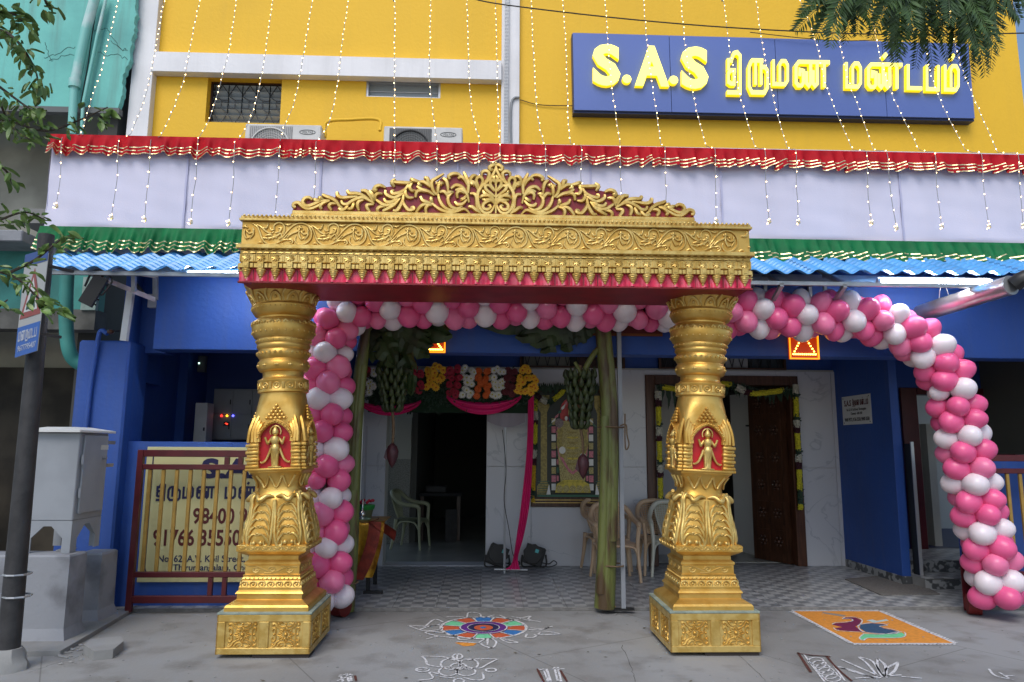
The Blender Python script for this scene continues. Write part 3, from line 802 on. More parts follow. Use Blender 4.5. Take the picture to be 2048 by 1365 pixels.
# left end truss, nearer the viewer
a = W(165, 541, 6.4); b_ = W(310, 600, 7.0); fbar(a, b_, .045, 'brace', 'steel', .03)
fbar(W(216, 545, 6.55), W(218, 560, 6.55), .03, 'strut'); fbar(W(268, 549, 6.6), W(268, 583, 6.7), .035, 'strut')
fbar(W(311, 552, 7.0), W(311, 600, 7.0), .04, 'upright'); fbar(W(216, 540, 6.5), W(314, 553, 7.0), .03, 'tie', 'steelw')
fbar(W(262, 583, 6.95), W(248, 682, 7.0), .06, 'post', 'steelw', .05)
# fluorescent tubes under the awning
def tubelight(a, b_, label):
    a = Vector(a); b_ = Vector(b_); t = thing('tube_light', label, 'tube light', (a + b_) / 2)
    B().tube([a, b_], .016, 8).build('tube', 'tube', t)
    B().bar(a + Vector((0, .03, .022)), b_ + Vector((0, .03, .022)), .04, .03).build('housing', 'steelw', t)
    d = (b_ - a).normalized()
    for p in (a, b_): B().bar(p - d * .015, p + d * .015, .04).build('end_cap', 'steelw', t)
tubelight(W(372, 549, 6.62), W(372, 549, 6.62) + Vector((1.2, 0, 0.01)), 'lit white fluorescent tube under the awning left of the golden arch')
tubelight(W(1757, 563, 6.50), W(1985, 565, 6.50), 'lit white fluorescent tube under the awning above the right balloons')
# silver duct pipe on the right
a = W(1840, 628, 7.0); b_ = W(2018, 572, 6.05)
t = thing('silver_duct', 'silver foil wrapped duct rising to the right end of the awning', 'duct', (a + b_) / 2)
B().tube([a.lerp(b_, k / 8) for k in range(9)], .088, 20, cap=False).build('pipe', 'foil', t, smooth=60)
d = (b_ - a).normalized()
B().tube([b_ + d * .001, b_ + d * .02, b_ + d * .02 + Vector((0, 0, .0)), b_ + d * .022], [.088, .090, .06, .002], 20).build('pipe_mouth', 'steel', t)
B().tube(smooth_pts([b_ + Vector((.02, -.03, .0)), b_ + Vector((.08, -.08, .05)), b_ + Vector((.25, -.1, .10))], 4), [.07] * 9, 12).build('black_hose_end', 'blk', t)
wq = B(); wq.tube(smooth_pts([W(1885, 563, 6.6), W(1880, 580, 6.6), W(1878, 600, 6.75)], 4), .004, 5); wq.tube(smooth_pts([W(1885, 563, 6.6), W(1892, 575, 6.6), W(1897, 590, 6.72)], 4), .004, 5)
wq.build('hanging_wire', 'steelw', t)
# ================================================================== UPPER FRONT
YU = 9.3
ylow = 5.6
yw = struct(B().box(wx(262, 270, YU) + .08, 8.35, YU + .001, YU + .3, 3.9, 4.9), 'yellow_wall', 'yellow')
# the wall is built in pieces round its two openings
w1 = (wx(413, 200, YU), wx(562, 200, YU), wz(490, 246, YU), wz(490, 157, YU))
w2 = (wx(732, 180, YU), wx(881, 180, YU), wz(800, 195, YU), wz(800, 161, YU))
XL, XR = wx(262, 270, YU) + .08, wx(2036, 100, YU)
def wallbox(a, b_, c_, d_): B().box(a, b_, YU, YU + .3, c_, d_).build('wall_panel', 'yellow', yw)
yw.data.clear_geometry() if False else None
wallbox(XL, w1[0], 4.901, 9.2); wallbox(w1[1], w2[0], 4.901, 9.2); wallbox(w2[1], XR, 4.901, 9.2)
wallbox(w1[0], w1[1], 4.901, w1[2]); wallbox(w1[0], w1[1], w1[3], 9.2)
wallbox(w2[0], w2[1], 4.901, w2[2]); wallbox(w2[0], w2[1], w2[3], 9.2)
# white trims
xb0 = wx(306, 130, YU - .1)
band = struct(B().box(xb0, wx(1000, 125, YU) + .02, YU - .14, YU - .001, wz(650, 151, YU - .14), wz(650, 112, YU - .14), bev=.004), 'white_band', 'white')
pl = W(262, 270, YU - .1); pt = W(290, 0, YU - .1)
struct(B().box(wx(264, 200, YU - .1) - .03, wx(302, 200, YU - .1) + .0, YU - .12, YU + .3, 3.9, 9.4, bev=.004), 'left_pilaster', 'white')
struct(B().box(wx(1003, 130, YU - .06), wx(1039, 130, YU - .06), YU - .08, YU - .001, 3.9, 9.4, bev=.004), 'middle_pilaster', 'white')
pc = thing('cable_duct', 'grey slotted cable duct running down the middle white pilaster', 'cable duct', (wx(1010, 200, YU - .1), YU - .1, 4))
xa = wx(1009, 130, YU - .1); B().box(xa, xa + .055, YU - .12, YU - .081, 4, 9.4).build('trunking', 'cab', pc)
sl = B()
for k in range(200): sl.box(xa - .002, xa + .057, YU - .123, YU - .1205, 5.0 + k * .021, 5.010 + k * .021)
tag(sl.build('slots', 'alum', pc), kind='stuff')
pc2 = B(); pc2.tube(smooth_pts([W(1039, 195, YU - .1), W(1028, 197, YU - .1), W(1022, 215, YU - .1), W(1022, 290, YU - .1)], 5), .016, 6)
tag(pc2.build('grey_cable_pipe', 'cab', smooth=60), 'thin grey pipe bending off the middle white pilaster', 'pipe')
# window 1: recess with louvres and a patterned grille
def upwin1():
    x0, x1, z0, z1 = w1
    t = thing('grilled_window', 'small louvred window with black patterned grille in the yellow wall', 'window', ((x0 + x1) / 2, YU, z0))
    B().box(x0, x1, YU + .24, YU + .26, z0, z1).build('backing', 'dark', t)
    n = 7; p0 = None
    for i in range(n):
        z = z0 + .02 + i * (z1 - z0 - .03) / n
        b = B().obox(((x0 + x1) / 2, YU + .17, z + .035), ((x1 - x0) / 2 - .03, 0, 0), (0, .026, -.03), (0, .0025, .002))
        b.build('louvre', 'glass', t)
    gr = B(); y = YU + .14; n = 5; dx = (x1 - x0 - .06) / n; w = .010
    gr.box(x0 + .02, x1 - .02, y, y + .012, z1 - .03, z1 - .018); gr.box(x0 + .02, x1 - .02, y, y + .012, z0 + .015, z0 + .027)
    gr.box(x0 + .02, x0 + .032, y, y + .012, z0 + .02, z1 - .02); gr.box(x1 - .032, x1 - .02, y, y + .012, z0 + .02, z1 - .02)
    H = z1 - z0
    for i in range(n):
        xa = x0 + .05 + i * dx; xm = xa + dx / 2; up = i % 2
        for (u0, v0, u1, v1) in ((0, 1, 0, .72), (0, .72, .5, .62), (.5, .62, .5, .42), (.5, .42, 1, .30), (.5, .62, 1, .62), (0, .30, .5, 0), (.5, 0, 1, .30), (1, .30, 1, .62), (0, .72, 0, .30), (1, .62, 1, 1), (.5, .42, 0, .42), (.5, 1, 0, .72), (.5, 1, 1, .78)):
            gr.bar((xa + u0 * dx, y + .006, z0 + .03 + v0 * (H - .06)), (xa + u1 * dx, y + .006, z0 + .03 + v1 * (H - .06)), w, .008)
    gr.build('grille', 'blk', t)
    fr_ = B(); 
    fr_.box(x0, x0 + .02, YU + .12, YU + .2, z0, z1); fr_.box(x1 - .02, x1, YU + .12, YU + .2, z0, z1); fr_.box(x0 + .02, x1 - .02, YU + .12, YU + .2, z1 - .02, z1); fr_.box(x0 + .02, x1 - .02, YU + .12, YU + .2, z0, z0 + .015)
    fr_.build('frame', 'wood', t)
upwin1()
x0, x1, z0, z1 = w2
t = thing('glass_window', 'long narrow aluminium framed window in the yellow wall', 'window', ((x0 + x1) / 2, YU, z0))
B().box(x0 + .03, x1 - .03, YU + .10, YU + .11, z0 + .02, z1 - .03).build('pane', 'glass', t)
f_ = B(); f_.box(x0, x0 + .03, YU + .02, YU + .12, z0, z1); f_.box(x1 - .03, x1, YU + .02, YU + .12, z0, z1); f_.box(x0 + .03, x1 - .03, YU + .02, YU + .12, z0, z0 + .02); f_.box(x0 + .03, x1 - .03, YU + .02, YU + .12, z1 - .03, z1)
f_.build('frame', 'alum', t)
B().box(x0 + .035, x1 - .035, YU + .085, YU + .095, z0 + .115, z0 + .122).build('glazing_bar', 'white', t)
# AC outdoor units on the slab
def ac(pxa, pxb, pytop, Y, label, dark):
    xa, xb, zt = wx(pxa, pytop, Y), wx(pxb, pytop, Y), wz((pxa + pxb) / 2, pytop, Y)
    zb = zt - .60
    t = thing('ac_outdoor_unit', label, 'air conditioner', ((xa + xb) / 2, Y + .15, zb))
    B().box(xa, xb, Y, Y + .30, zb, zt, bev=.012).build('casing', 'ac', t)
    cx, cz, r_ = xa + (xb - xa) * .34, zb + .30, .23
    gb = B().box(cx - .27, cx + .27, Y - .008, Y - .001, zb + .03, zt - .03).build('fan_recess', mat('fan_recess', (.10, .10, .10) if dark else (.3, .3, .3), .6), t)
    gr = B()
    for k in range(1, 9): gr.tube([(cx + .27 * k / 9 * math.cos(2 * math.pi * i / 28), Y - .016, cz + .27 * k / 9 * math.sin(2 * math.pi * i / 28)) for i in range(29)], .0035, 4, cap=False)
    for k in range(24): gr.bar((cx - .26 + k * .0226, Y - .014, zb + .04), (cx - .26 + k * .0226, Y - .014, zt - .04), .005, .003)
    tag(gr.build('fan_guard', 'ac' if not dark else 'grille', t), kind='stuff')
    rg = B().tube([(cx + .24 * math.cos(2 * math.pi * i / 32), Y - .02, cz + .24 * math.sin(2 * math.pi * i / 32)) for i in range(33)], .012, 6, cap=False)
    rg.build('fan_ring', 'blk' if dark else 'ac', t)
    lx, lz = xa + (xb - xa) * .82, zt - .10
    el = B().tube([(lx + .10 * math.cos(2 * math.pi * i / 24), Y - .003, lz + .030 * math.sin(2 * math.pi * i / 24)) for i in range(25)], .004, 4, cap=False)
    el.build('badge', 'grille', t)
    put_text('badge_lettering', 'VOLTAS', lx - .07, lx + .07, lz - .014, lz + .014, M['grille'], Y - .001, t, .01)
    return t
ac(491, 643, 249, 8.7, 'white air conditioner unit below the grilled window', False)
ac(768, 925, 254, 8.7, 'white air conditioner unit with dark fan below the narrow window', True)
rp_ = B().tube(smooth_pts([W(650, 275, 8.9), W(654, 245, 8.9), W(700, 240, 8.85), W(757, 240, 8.85), W(760, 262, 8.8)], 6), .022, 7)
tag(rp_.build('yellow_pipe', 'yellow', smooth=60), 'yellow painted refrigerant pipe bridging between the two air conditioners', 'pipe')
# ---- big sign
YSg = YU - .16
tl, tr, br_, bl = W(1145, 66, YSg), W(1937, 88, YSg), W(1950, 237, YSg), W(1148, 220, YSg)
sg = thing('lit_sign', 'long blue sign with glowing yellow letters on the yellow wall', 'sign', ((tl.x + tr.x) / 2, YSg, (bl.z)))
def spanel(pa, pb):
    a0 = tl.lerp(tr, pa); a1 = tl.lerp(tr, pb); c0 = bl.lerp(br_, pa); c1 = bl.lerp(br_, pb)
    g_ = .004
    return B().prism([(c0.x + g_, c0.z), (c1.x - g_, c1.z), (a1.x - g_, a1.z), (a0.x + g_, a0.z)], YSg, YSg + .03)
fr4 = [0, (1338 - 1146) / 800, (1550 - 1146) / 800, (1768 - 1146) / 800, 1]
for i in range(4): spanel(fr4[i], fr4[i + 1]).build('sign_panel', 'sign', sg, smooth=0)
B().prism([(bl.x - .006, bl.z - .03), (br_.x + .006, br_.z - .03), (tr.x + .006, tr.z + .005), (tl.x - .006, tl.z + .005)], YSg + .031, YU - .005).build('sign_box', 'signd', sg)
def sgp(px, py, Y=YSg): return W(px, py, Y)
def sign_word(kind, txt, xa, xb, ya_t, yb_t, ya_b, yb_b, bold):
    """letters between pixel columns xa..xb, top edge ya_t..yb_t, bottom edge ya_b..yb_b"""
    q = (sgp(xa, ya_t), sgp(xb, yb_t), sgp(xb, yb_b), sgp(xa, ya_b))
    out = Vector((0, -1, 0))
    for nm, m, d0, d1, bb in (('letter_side', 'lside', .0, .060, bold), ('letter_face', 'letter', .0605, .066, bold * .90)):
        b = B()
        if kind == 'L':
            u0, u1 = text_extent(txt, bb)
            pl = quad_place(*q, u0, u1, 0, .72, out)
            latin(b, txt, lambda u, v, d: pl(u, v, d0 if d < 0 else d1), bb, 1.0)
        else:
            st_, w_ = tamil_strokes(txt, bold); pl = quad_place(*q, -bold / 2, w_ + bold / 2, -.0, 1.0, out)
            strokes_mesh(b, st_, lambda u, v, d: pl(u, v, d0 + max(d, 0) * (d1 - d0) if d > 0 else d0), bb, 1.0, eps=.01)
        b.build(nm, m, sg, smooth=0)
sign_word('L', 'S', 1184, 1239, 94, 96, 170, 172, .045)
sign_word('L', 'A', 1268, 1336, 97, 99, 172, 174, .045)
sign_word('L', 'S', 1360, 1414, 99, 101, 176, 178, .045)
for cx_, cy_ in ((1252, 163), (1345, 165)):
    c_ = sgp(cx_, cy_); r_ = 9 * mpx(c_)
    B().tube([c_ + Vector((0, -.001, 0)), c_ + Vector((0, -.060, 0))], r_, 18).build('letter_side', 'lside', sg, smooth=40)
    B().tube([c_ + Vector((0, -.0605, 0)), c_ + Vector((0, -.066, 0))], r_ * .97, 18).build('letter_face', 'letter', sg, smooth=40)
sign_word('T', ['thi'], 1447, 1484, 126, 127, 178, 179, .18)
sign_word('T', ['ru'], 1490, 1539, 126, 127, 178, 179, .18)
sign_word('T', ['ma'], 1541, 1581, 127, 128, 173, 174, .18)
sign_word('T', ['na'], 1585, 1662, 129, 130, 176, 177, .18)
sign_word('T', ['ma'], 1686, 1726, 132, 133, 178, 179, .18)
sign_word('T', ['na.'], 1729, 1806, 134, 135, 179, 180, .18)
sign_word('T', ['ta'], 1808, 1846, 136, 137, 181, 182, .18)
sign_word('T', ['pa'], 1846, 1880, 137, 138, 183, 184, .18)
sign_word('T', ['ma.'], 1882, 1920, 137, 138, 184, 185, .18)
# cables across
def cable(pts, r_, label, nm='overhead_cable', m='wire_dk'):
    tag(B().tube(smooth_pts(pts, 6), r_, 5).build(nm, m, smooth=60), label, 'cable')
cable([W(930, -6, 8.2), W(1010, 10, 8.2), W(1250, 38, 8.1), W(1500, 58, 8.0), W(1800, 70, 8.0), W(2080, 66, 8.0)], .0085, 'black cable sagging across the yellow wall above the sign')
cable([W(1040, 200, YU - .02), W(1080, 210, YU - .02), W(1148, 212, YU - .03)], .006, 'thin cable running from the pilaster to the left end of the sign', 'sign_cable')
cable([W(1500, 65, YSg - .05), W(1620, 78, YSg - .05), W(1700, 82, YSg - .05), W(1800, 78, YSg - .05)], .006, 'thin cable drooping along the top edge of the sign', 'sign_cable')

# ---- cloth banner with frills
YB = 6.98
bxl, bxr = -4.40, 7.2
banner = thing('cloth_banner', 'long lavender cloth stretched over the awning front between red and green frills', 'banner', (0, YB, 3.66))
seams = [bxl, wx(372, 380, YB), wx(640, 380, YB), wx(915, 330, YB), wx(1180, 340, YB), wx(1442, 400, YB), wx(1800, 400, YB), bxr]
ZB0, ZB1 = 3.675, 4.645
for i in range(len(seams) - 1):
    xa, xb = seams[i], seams[i + 1]; ph = ru(0, 6)
    def fn(u, v):
        x = xa + u * (xb - xa)
        y = YB - .012 * math.sin(math.pi * u) + .006 * math.sin(9 * u + 1.5 * v + ph) + .0035 * math.sin(17 * u + 14 * v + ph * 2) * (1 - v) + .0012 * math.sin(31 * v + 9 * u)
        z = ZB0 + v * (ZB1 - ZB0)
        if v < .02 or v > .98: y = YB
        return (x, y, z)
    B().grid(fn, int((xb - xa) * 22), 26).build('cloth_panel', 'lav', banner, smooth=180)
    if i: B().grid(lambda u, v: (xa - .006 + u * .018, YB - .018 - .004 * math.sin(v * 17), ZB0 + .01 + v * (ZB1 - ZB0 - .01)), 1, 14).build('seam_fold', mat('lavender_seam', (.46, .46, .62), .8), banner, smooth=180)
B().grid(lambda u, v: (bxl + .01 * math.sin(v * 7), YB + u * 1.5, ZB0 + v * (ZB1 - ZB0)), 6, 8).build('cloth_side', 'lav', banner, smooth=180)
B().tube([(bxl, YB + .01, ZB1 + .0), (bxr, YB + .01, ZB1 + .02)], .018, 6).build('top_tube', 'lav', banner)
bk = struct(B().box(bxl + .05, bxr, YB + .04, YB + .1, 3.9, 4.62), 'parapet_front', 'conc')
def frill(name, label, p0, p1, h, m, out0, amp, dens, zoff=0.0):
    p0 = Vector(p0); p1 = Vector(p1); L_ = (p1 - p0).length
    t = thing(name, label, 'frill', (p0 + p1) / 2)
    ks = []; s_ = 0
    while s_ < L_ + .3: ks.append(s_); s_ += ru(.5, 1.7) * dens
    amps = [ru(.35, 1.15) * (1 if i % 2 else -1) for i in range(len(ks))]
    hz = [ru(-.10, .10) * (1 + .0) for _ in ks]
    def prof(d):
        for i in range(len(ks) - 1):
            if ks[i] <= d < ks[i + 1]:
                q = (d - ks[i]) / (ks[i + 1] - ks[i]); q = q * q * (3 - 2 * q)
                q2 = q ** 1.7 if amps[i] < 0 else 1 - (1 - q) ** 1.7
                return amps[i] * (1 - q2) + amps[i + 1] * q2, hz[i] * (1 - q) + hz[i + 1] * q
        return 0, 0
    nu = int(L_ / .018)
    cache = [prof(L_ * i / nu) for i in range(nu + 1)]
    def fn(u, v, off=0):
        a_, hh = cache[min(nu, int(round(u * nu)))]
        p = p0.lerp(p1, u); e = v ** .5
        return (p.x + .022 * a_ * v, p.y - out0 * v - amp * a_ * e - off - .01, p.z - h * v * (1 + hh) + .012 * a_ * v * v + zoff)
    b = B().grid(fn, nu, 6); b.build('fabric', m, t, smooth=180)
    for v in (.62, .79, .965):
        g_ = B(); i = 0
        while i < nu:
            run = random.randint(2, 7)
            for j in range(i, min(nu, i + run)):
                A = [fn(j / nu, v - .022, .004), fn((j + 1) / nu, v - .022, .004), fn((j + 1) / nu, v + .024, .004), fn(j / nu, v + .024, .004)]
                g_.add(A, [(0, 1, 2, 3)])
            i += run + (1 if rnd() < .45 else 0)
        tag(g_.build('sequin_trim', 'sequin', t, smooth=0), kind='stuff')
frill('red_frill', 'red pleated frill with gold sequin stripes along the top of the banner', (bxl - .01, YB - .03, ZB1), (bxr, YB - .03, ZB1 + .005), .215, 'red_cloth', .045, .038, .066)
frill('green_frill', 'green pleated frill with gold sequin stripes below the lavender cloth', (bxl - .01, YB - .03, ZB0 + .01), (bxr, YB - .03, ZB0 + .005), .265, 'green_cloth', .10, .04, .052)
# white scraps of cloth hanging under the green frill, over the awning
sc_ = B()
sc_.grid(lambda u, v: (bxl + .02 + u * (bxr - bxl - .04), YB + .02 - .03 * v - .008 * math.sin(u * 190) * v, ZB0 - .03 - (.225 + .030 * math.sin(u * 131) * math.sin(u * 47) + .02 * math.sin(u * 311)) * v), 620, 4)
for i in range(0):
    x = bxl + .4 + i * .19 + ru(-.05, .05); y = YB - .1
    if rnd() < .25: continue
    w_ = ru(.08, .2); z = 3.60
    sc_.grid(lambda u, v: (x + u * w_ + .02 * v, y - .16 * v, z - .15 * v * (1 + .3 * math.sin(u * 6 + i))), 4, 2)
tag(sc_.build('cloth_hem', 'lav', banner, smooth=180), kind='stuff')

# ---- fairy light strings: wall top to banner edge, over the frill and down to a coiled end
UP = [[(238, 0), (218, 80), (200, 150), (178, 215), (163, 268)], [(330, 0), (317, 60), (305, 130), (290, 195), (262, 268)], [(400, 0), (385, 70), (370, 150), (352, 205), (322, 272)],
      [(473, 0), (460, 90), (440, 170), (418, 240), (397, 277)], [(546, 0), (530, 110), (515, 190), (495, 250), (478, 278)], [(625, 0), (607, 110), (590, 200), (572, 245), (560, 282)],
      [(697, 0), (685, 80), (676, 160), (660, 240), (640, 275)], [(790, 0), (789, 140), (790, 282)], [(862, 0), (859, 150), (868, 240), (874, 285)], [(934, 0), (938, 150), (945, 230), (961, 285)],
      [(991, 0), (994, 120), (996, 220), (1000, 285)], [(1062, 0), (1068, 130), (1075, 230), (1088, 290)], [(1126, 0), (1132, 100), (1136, 230), (1141, 287)], [(1210, 0), (1220, 140), (1230, 220), (1240, 285)],
      [(1287, 0), (1293, 80), (1300, 140), (1312, 220), (1322, 290)], [(1362, 0), (1372, 110), (1388, 200), (1412, 292)], [(1447, 0), (1462, 115), (1482, 200), (1510, 295)], [(1512, 0), (1528, 110), (1547, 200), (1574, 295)],
      [(1600, 0), (1630, 80), (1655, 180), (1705, 300)], [(1665, 0), (1690, 140), (1715, 210), (1747, 300)], [(1740, 0), (1755, 90), (1780, 180), (1838, 300)], [(1840, 0), (1855, 120), (1880, 200), (1930, 300)],
      [(1895, 0), (1912, 100), (1945, 190), (1995, 305)]]
DN = [(124, 113, 405), (238, 224, 428), (302, 289, 432), (396, 381, 437), (470, 458, 440), (560, 548, 440), (632, 625, 425), (790, 787, 372), (874, 873, 362), (957, 958, 350), (1000, 1001, 345),
      (1091, 1092, 362), (1163, 1163, 372), (1240, 1243, 400), (1330, 1332, 410), (1430, 1433, 435), (1530, 1537, 437), (1592, 1597, 438), (1733, 1742, 440), (1774, 1792, 450), (1870, 1882, 447), (1963, 1978, 447), (2036, 2046, 445)]
ORDN = ['leftmost', 'second', 'third', 'fourth', 'fifth', 'sixth', 'seventh', 'eighth', 'ninth', 'tenth', 'eleventh', 'twelfth', 'thirteenth', 'fourteenth', 'fifteenth', 'sixteenth', 'seventeenth', 'eighteenth', 'nineteenth', 'twentieth', 'twenty-first', 'twenty-second', 'rightmost']
NOTE = {0: 'crossing the turquoise house', 1: 'passing down the left white pilaster', 3: 'passing left part of the grilled window', 4: 'passing right part of the grilled window', 7: 'hanging straight past the narrow window', 10: 'beside the middle white pilaster', 13: 'crossing the first S of the sign', 14: 'crossing the A of the sign', 15: 'crossing the second S of the sign', 22: 'passing the right end of the sign'}
def bulb_at(b, p, r_=.0043):
    p = Vector(p) + Vector((ru(-.008, .008), ru(-.012, 0), 0)); b.ball(p, r_ * ru(.85, 1.2), 5, 4, (1, 1, 1.2))
for i in range(23):
    lab = '%s fairy light string%s' % (ORDN[i], (', ' + NOTE[i]) if i in NOTE else ' from the left, draped over the yellow wall and the banner')
    t = thing('fairy_light_string', lab, 'light string', W(DN[i][0], 300, YB - .12), 'strings of fairy lights hanging down the front')
    pts = []
    up = UP[i]; n = len(up)
    for k, (a, c_) in enumerate(up): pts.append(W(a, c_, 8.3 + (YB - .06 - 8.3) * (c_ / up[-1][1]) ** 1.0))
    top = pts[0] + (pts[0] - pts[1]).normalized() * .5; pts = [top] + pts
    d0, d1, yb = DN[i]
    topY = 272 + (d0 / 2048) * 36
    pts2 = [pts[-1], W((up[-1][0] + d0) / 2, topY - 1, YB - .03), W(d0, topY + 2, YB - .05), W(d0 + (d1 - d0) * .2, topY + 45, YB - .20)]
    hang = [W(d0 + (d1 - d0) * q + ru(-1.5, 1.5), topY + 45 + (yb - topY - 45) * q, YB - .20 + .02 * q) for q in (.3, .6, 1.0)]
    path = smooth_pts(pts, 5) + smooth_pts(pts2, 3)[1:] + smooth_pts([pts2[-1]] + hang, 4)[1:]
    e = path[-1]
    coil = [e + Vector((.022 * math.sin(k * 1.9) * (1 - k / 26), -.012 * math.cos(k * 1.3), -.045 * abs(math.sin(k * .55)) - .012)) for k in range(14)]
    B().tube(path, .0032, 4).build('wire', 'wire', t, smooth=0)
    B().tube(smooth_pts(coil, 2), .003, 4).build('coiled_end', 'sequin', t, smooth=0)
    bb = B(); acc = 0; step = .122; nxt = .03
    for k in range(len(path) - 1):
        seg = (path[k + 1] - path[k]).length
        while nxt <= acc + seg:
            if rnd() > .06: bulb_at(bb, path[k].lerp(path[k + 1], (nxt - acc) / seg)); nxt += step * ru(.9, 1.12) * (1.0 if path[k].z > 4.75 else 1.25)
        acc += seg
    for k in range(4): bulb_at(bb, coil[k * 3])
    tag(bb.build('bulbs', 'bulb', t, smooth=180), kind='stuff')
    if i in (7, 16, 19):
        q = path[5]; B().box(q.x - .025, q.x - .002, q.y - .01, q.y + .01, q.z - .02, q.z + .02).build('controller_box', 'grille', t)

# ================================================================== NEIGHBOUR HOUSE (left)
nb = thing('turquoise_house', 'old turquoise house with cracked paint and a dark recess beside the yellow hall', 'house', (-7, 9, 0))
YN = 9.05
zb_ = wz(130, 214, YN)
edge = [(270, -10), (272, 30), (268, 60), (262, 95), (258, 125), (247, 150), (244, 190), (236, 216)]
edge = [(edge[k][0] + (edge[k + 1][0] - edge[k][0]) * j / 5 + ru(-2.2, 2.2), edge[k][1] + (edge[k + 1][1] - edge[k][1]) * j / 5) for k in range(len(edge) - 1) for j in range(5)] + [edge[-1]]
poly = [(wx(*p, YN), wz(*p, YN)) for p in edge]
B().prism([(-13, zb_)] + [(poly[-1][0], zb_)] + poly[::-1] + [(poly[0][0], 10), (-13, 10)], YN, YN + .09).build('upper_wall', 'turq', nb, smooth=0)
B().box(-13, poly[-1][0] + .02, YN - .01, YN + .09, zb_ - .08, zb_ - .002).build('slab_edge', mat('grey_slab_edge', (.13, .14, .14), .8), nb)
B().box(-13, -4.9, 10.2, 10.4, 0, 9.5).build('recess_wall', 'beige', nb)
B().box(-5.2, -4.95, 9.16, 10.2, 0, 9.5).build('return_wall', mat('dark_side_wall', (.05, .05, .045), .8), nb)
B().box(-13, wx(76, 480, 8.6), 8.3, 9.8, wz(40, 492, 8.5), wz(40, 470, 8.5), bev=.01).build('ledge', 'plinth', nb)
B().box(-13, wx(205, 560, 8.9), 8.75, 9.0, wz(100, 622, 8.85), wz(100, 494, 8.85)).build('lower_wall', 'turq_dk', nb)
B().box(-13, wx(205, 640, 8.9), 8.73, 9.0, wz(100, 662, 8.85), wz(100, 622, 8.85)).build('bare_plaster_band', mat('bare_grey_plaster', (.12, .12, .11), .9, var=.3, scale=5), nb)
B().box(wx(183, 580, 8.9), wx(212, 580, 8.9), 8.70, 8.76, wz(200, 625, 8.85), wz(200, 560, 8.85)).build('patched_plaster', mat('pale_green_patch', (.30, .40, .36), .8, var=.3, scale=6), nb)
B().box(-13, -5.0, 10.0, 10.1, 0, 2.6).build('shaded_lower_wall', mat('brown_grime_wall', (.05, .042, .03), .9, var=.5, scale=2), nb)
B().box(-9.5, -6.6, 8.6, 9.2, 0, 1.5, bev=.02).build('ruined_low_wall', mat('dark_grimy_brick', (.06, .05, .04), .9, var=.5, scale=8, bump=.6), nb)
# cracks as thin raised dark lines
ck = B()
for st_ in ([(88, 116), (110, 108), (128, 100), (152, 92)], [(98, 122), (120, 114), (150, 110)], [(196, 105), (215, 110), (240, 112), (258, 120)], [(215, 60), (228, 80), (236, 96), (255, 104)], [(180, 50), (190, 60), (215, 58)], [(222, 82), (244, 100), (252, 98)], [(90, 85), (94, 105), (104, 124)]):
    q_ = [W(a, c_, YN - .001) for a, c_ in st_]; z_ = [q_[0]]
    for k in range(len(q_) - 1):
        for j in range(1, 5): z_.append(q_[k].lerp(q_[k + 1], j / 4) + Vector((ru(-.02, .02), 0, ru(-.025, .025))))
    ck.tube(z_, .0035, 4)
ck.build('crack_lines', mat('crack_dark', (.05, .10, .09), .9), nb)
t = thing('upper_drain_pipe', 'turquoise drain pipe with pale patches running down the upper turquoise wall', 'pipe', W(150, 210, YN - .12))
B().tube([W(192, -10, YN - .12), W(172, 60, YN - .12), W(150, 165, YN - .12)], .062, 12).build('pipe', 'turq_pipe', t, smooth=60)
B().tube([W(150.5, 160, YN - .12), W(149, 176, YN - .12)], .075, 12).build('socket', 'turq_pipe', t, smooth=60)
B().tube([W(149, 170, YN - .12), W(143, 270, YN - .12)], .05, 12).build('pipe', 'turq_pipe', t, smooth=60)
t = thing('thin_drain_pipe', 'thin pale pipe beside the turquoise drain pipe', 'pipe', W(180, 120, YN - .08))
B().tube([W(214, -10, YN - .08), W(195, 70, YN - .08), W(166, 210, YN - .08), W(163, 270, YN - .08)], .022, 8).build('pipe', 'turq_pipe', t, smooth=60)
B().tube([W(198, -10, YN - .06), W(184, 70, YN - .06), W(176, 130, YN - .06), W(160, 215, YN - .06)], .008, 6).build('cable', 'wire_dk', t, smooth=60)
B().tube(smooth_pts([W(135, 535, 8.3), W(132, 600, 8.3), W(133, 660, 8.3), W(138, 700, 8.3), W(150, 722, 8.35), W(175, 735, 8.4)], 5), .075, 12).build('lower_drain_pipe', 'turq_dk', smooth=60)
o = COL.objects['lower_drain_pipe']; tag(o, 'dark teal drain pipe bending behind the blue pier', 'pipe')
# ================================================================== GOLDEN ARCH
arch = thing('golden_arch', 'ornate golden entrance arch on two carved pillars with a red backed scroll crest', 'arch', (.08, 5.9, 0))
YP = 5.57
YCc = 5.92                          # pillar axis
XPL, XPR = -1.615, 1.765
def sweep2(b, pts, r0, y, n=5, taper=True, k=3, flat=.8):
    P = smooth_pts([(x, y, z) for x, z in pts], k); m = len(P)
    if taper: R_ = [r0 * (.30 + .70 * math.sin(math.pi * min(1, (i / (m - 1)) * .8 + .14)) ** .8) for i in range(m)]
    else: R_ = [r0] * m
    b.tube(P, R_, n, flat=flat)
def curlball(b, x, y, z, r_): b.ball((x, y, z), r_, 6, 5)
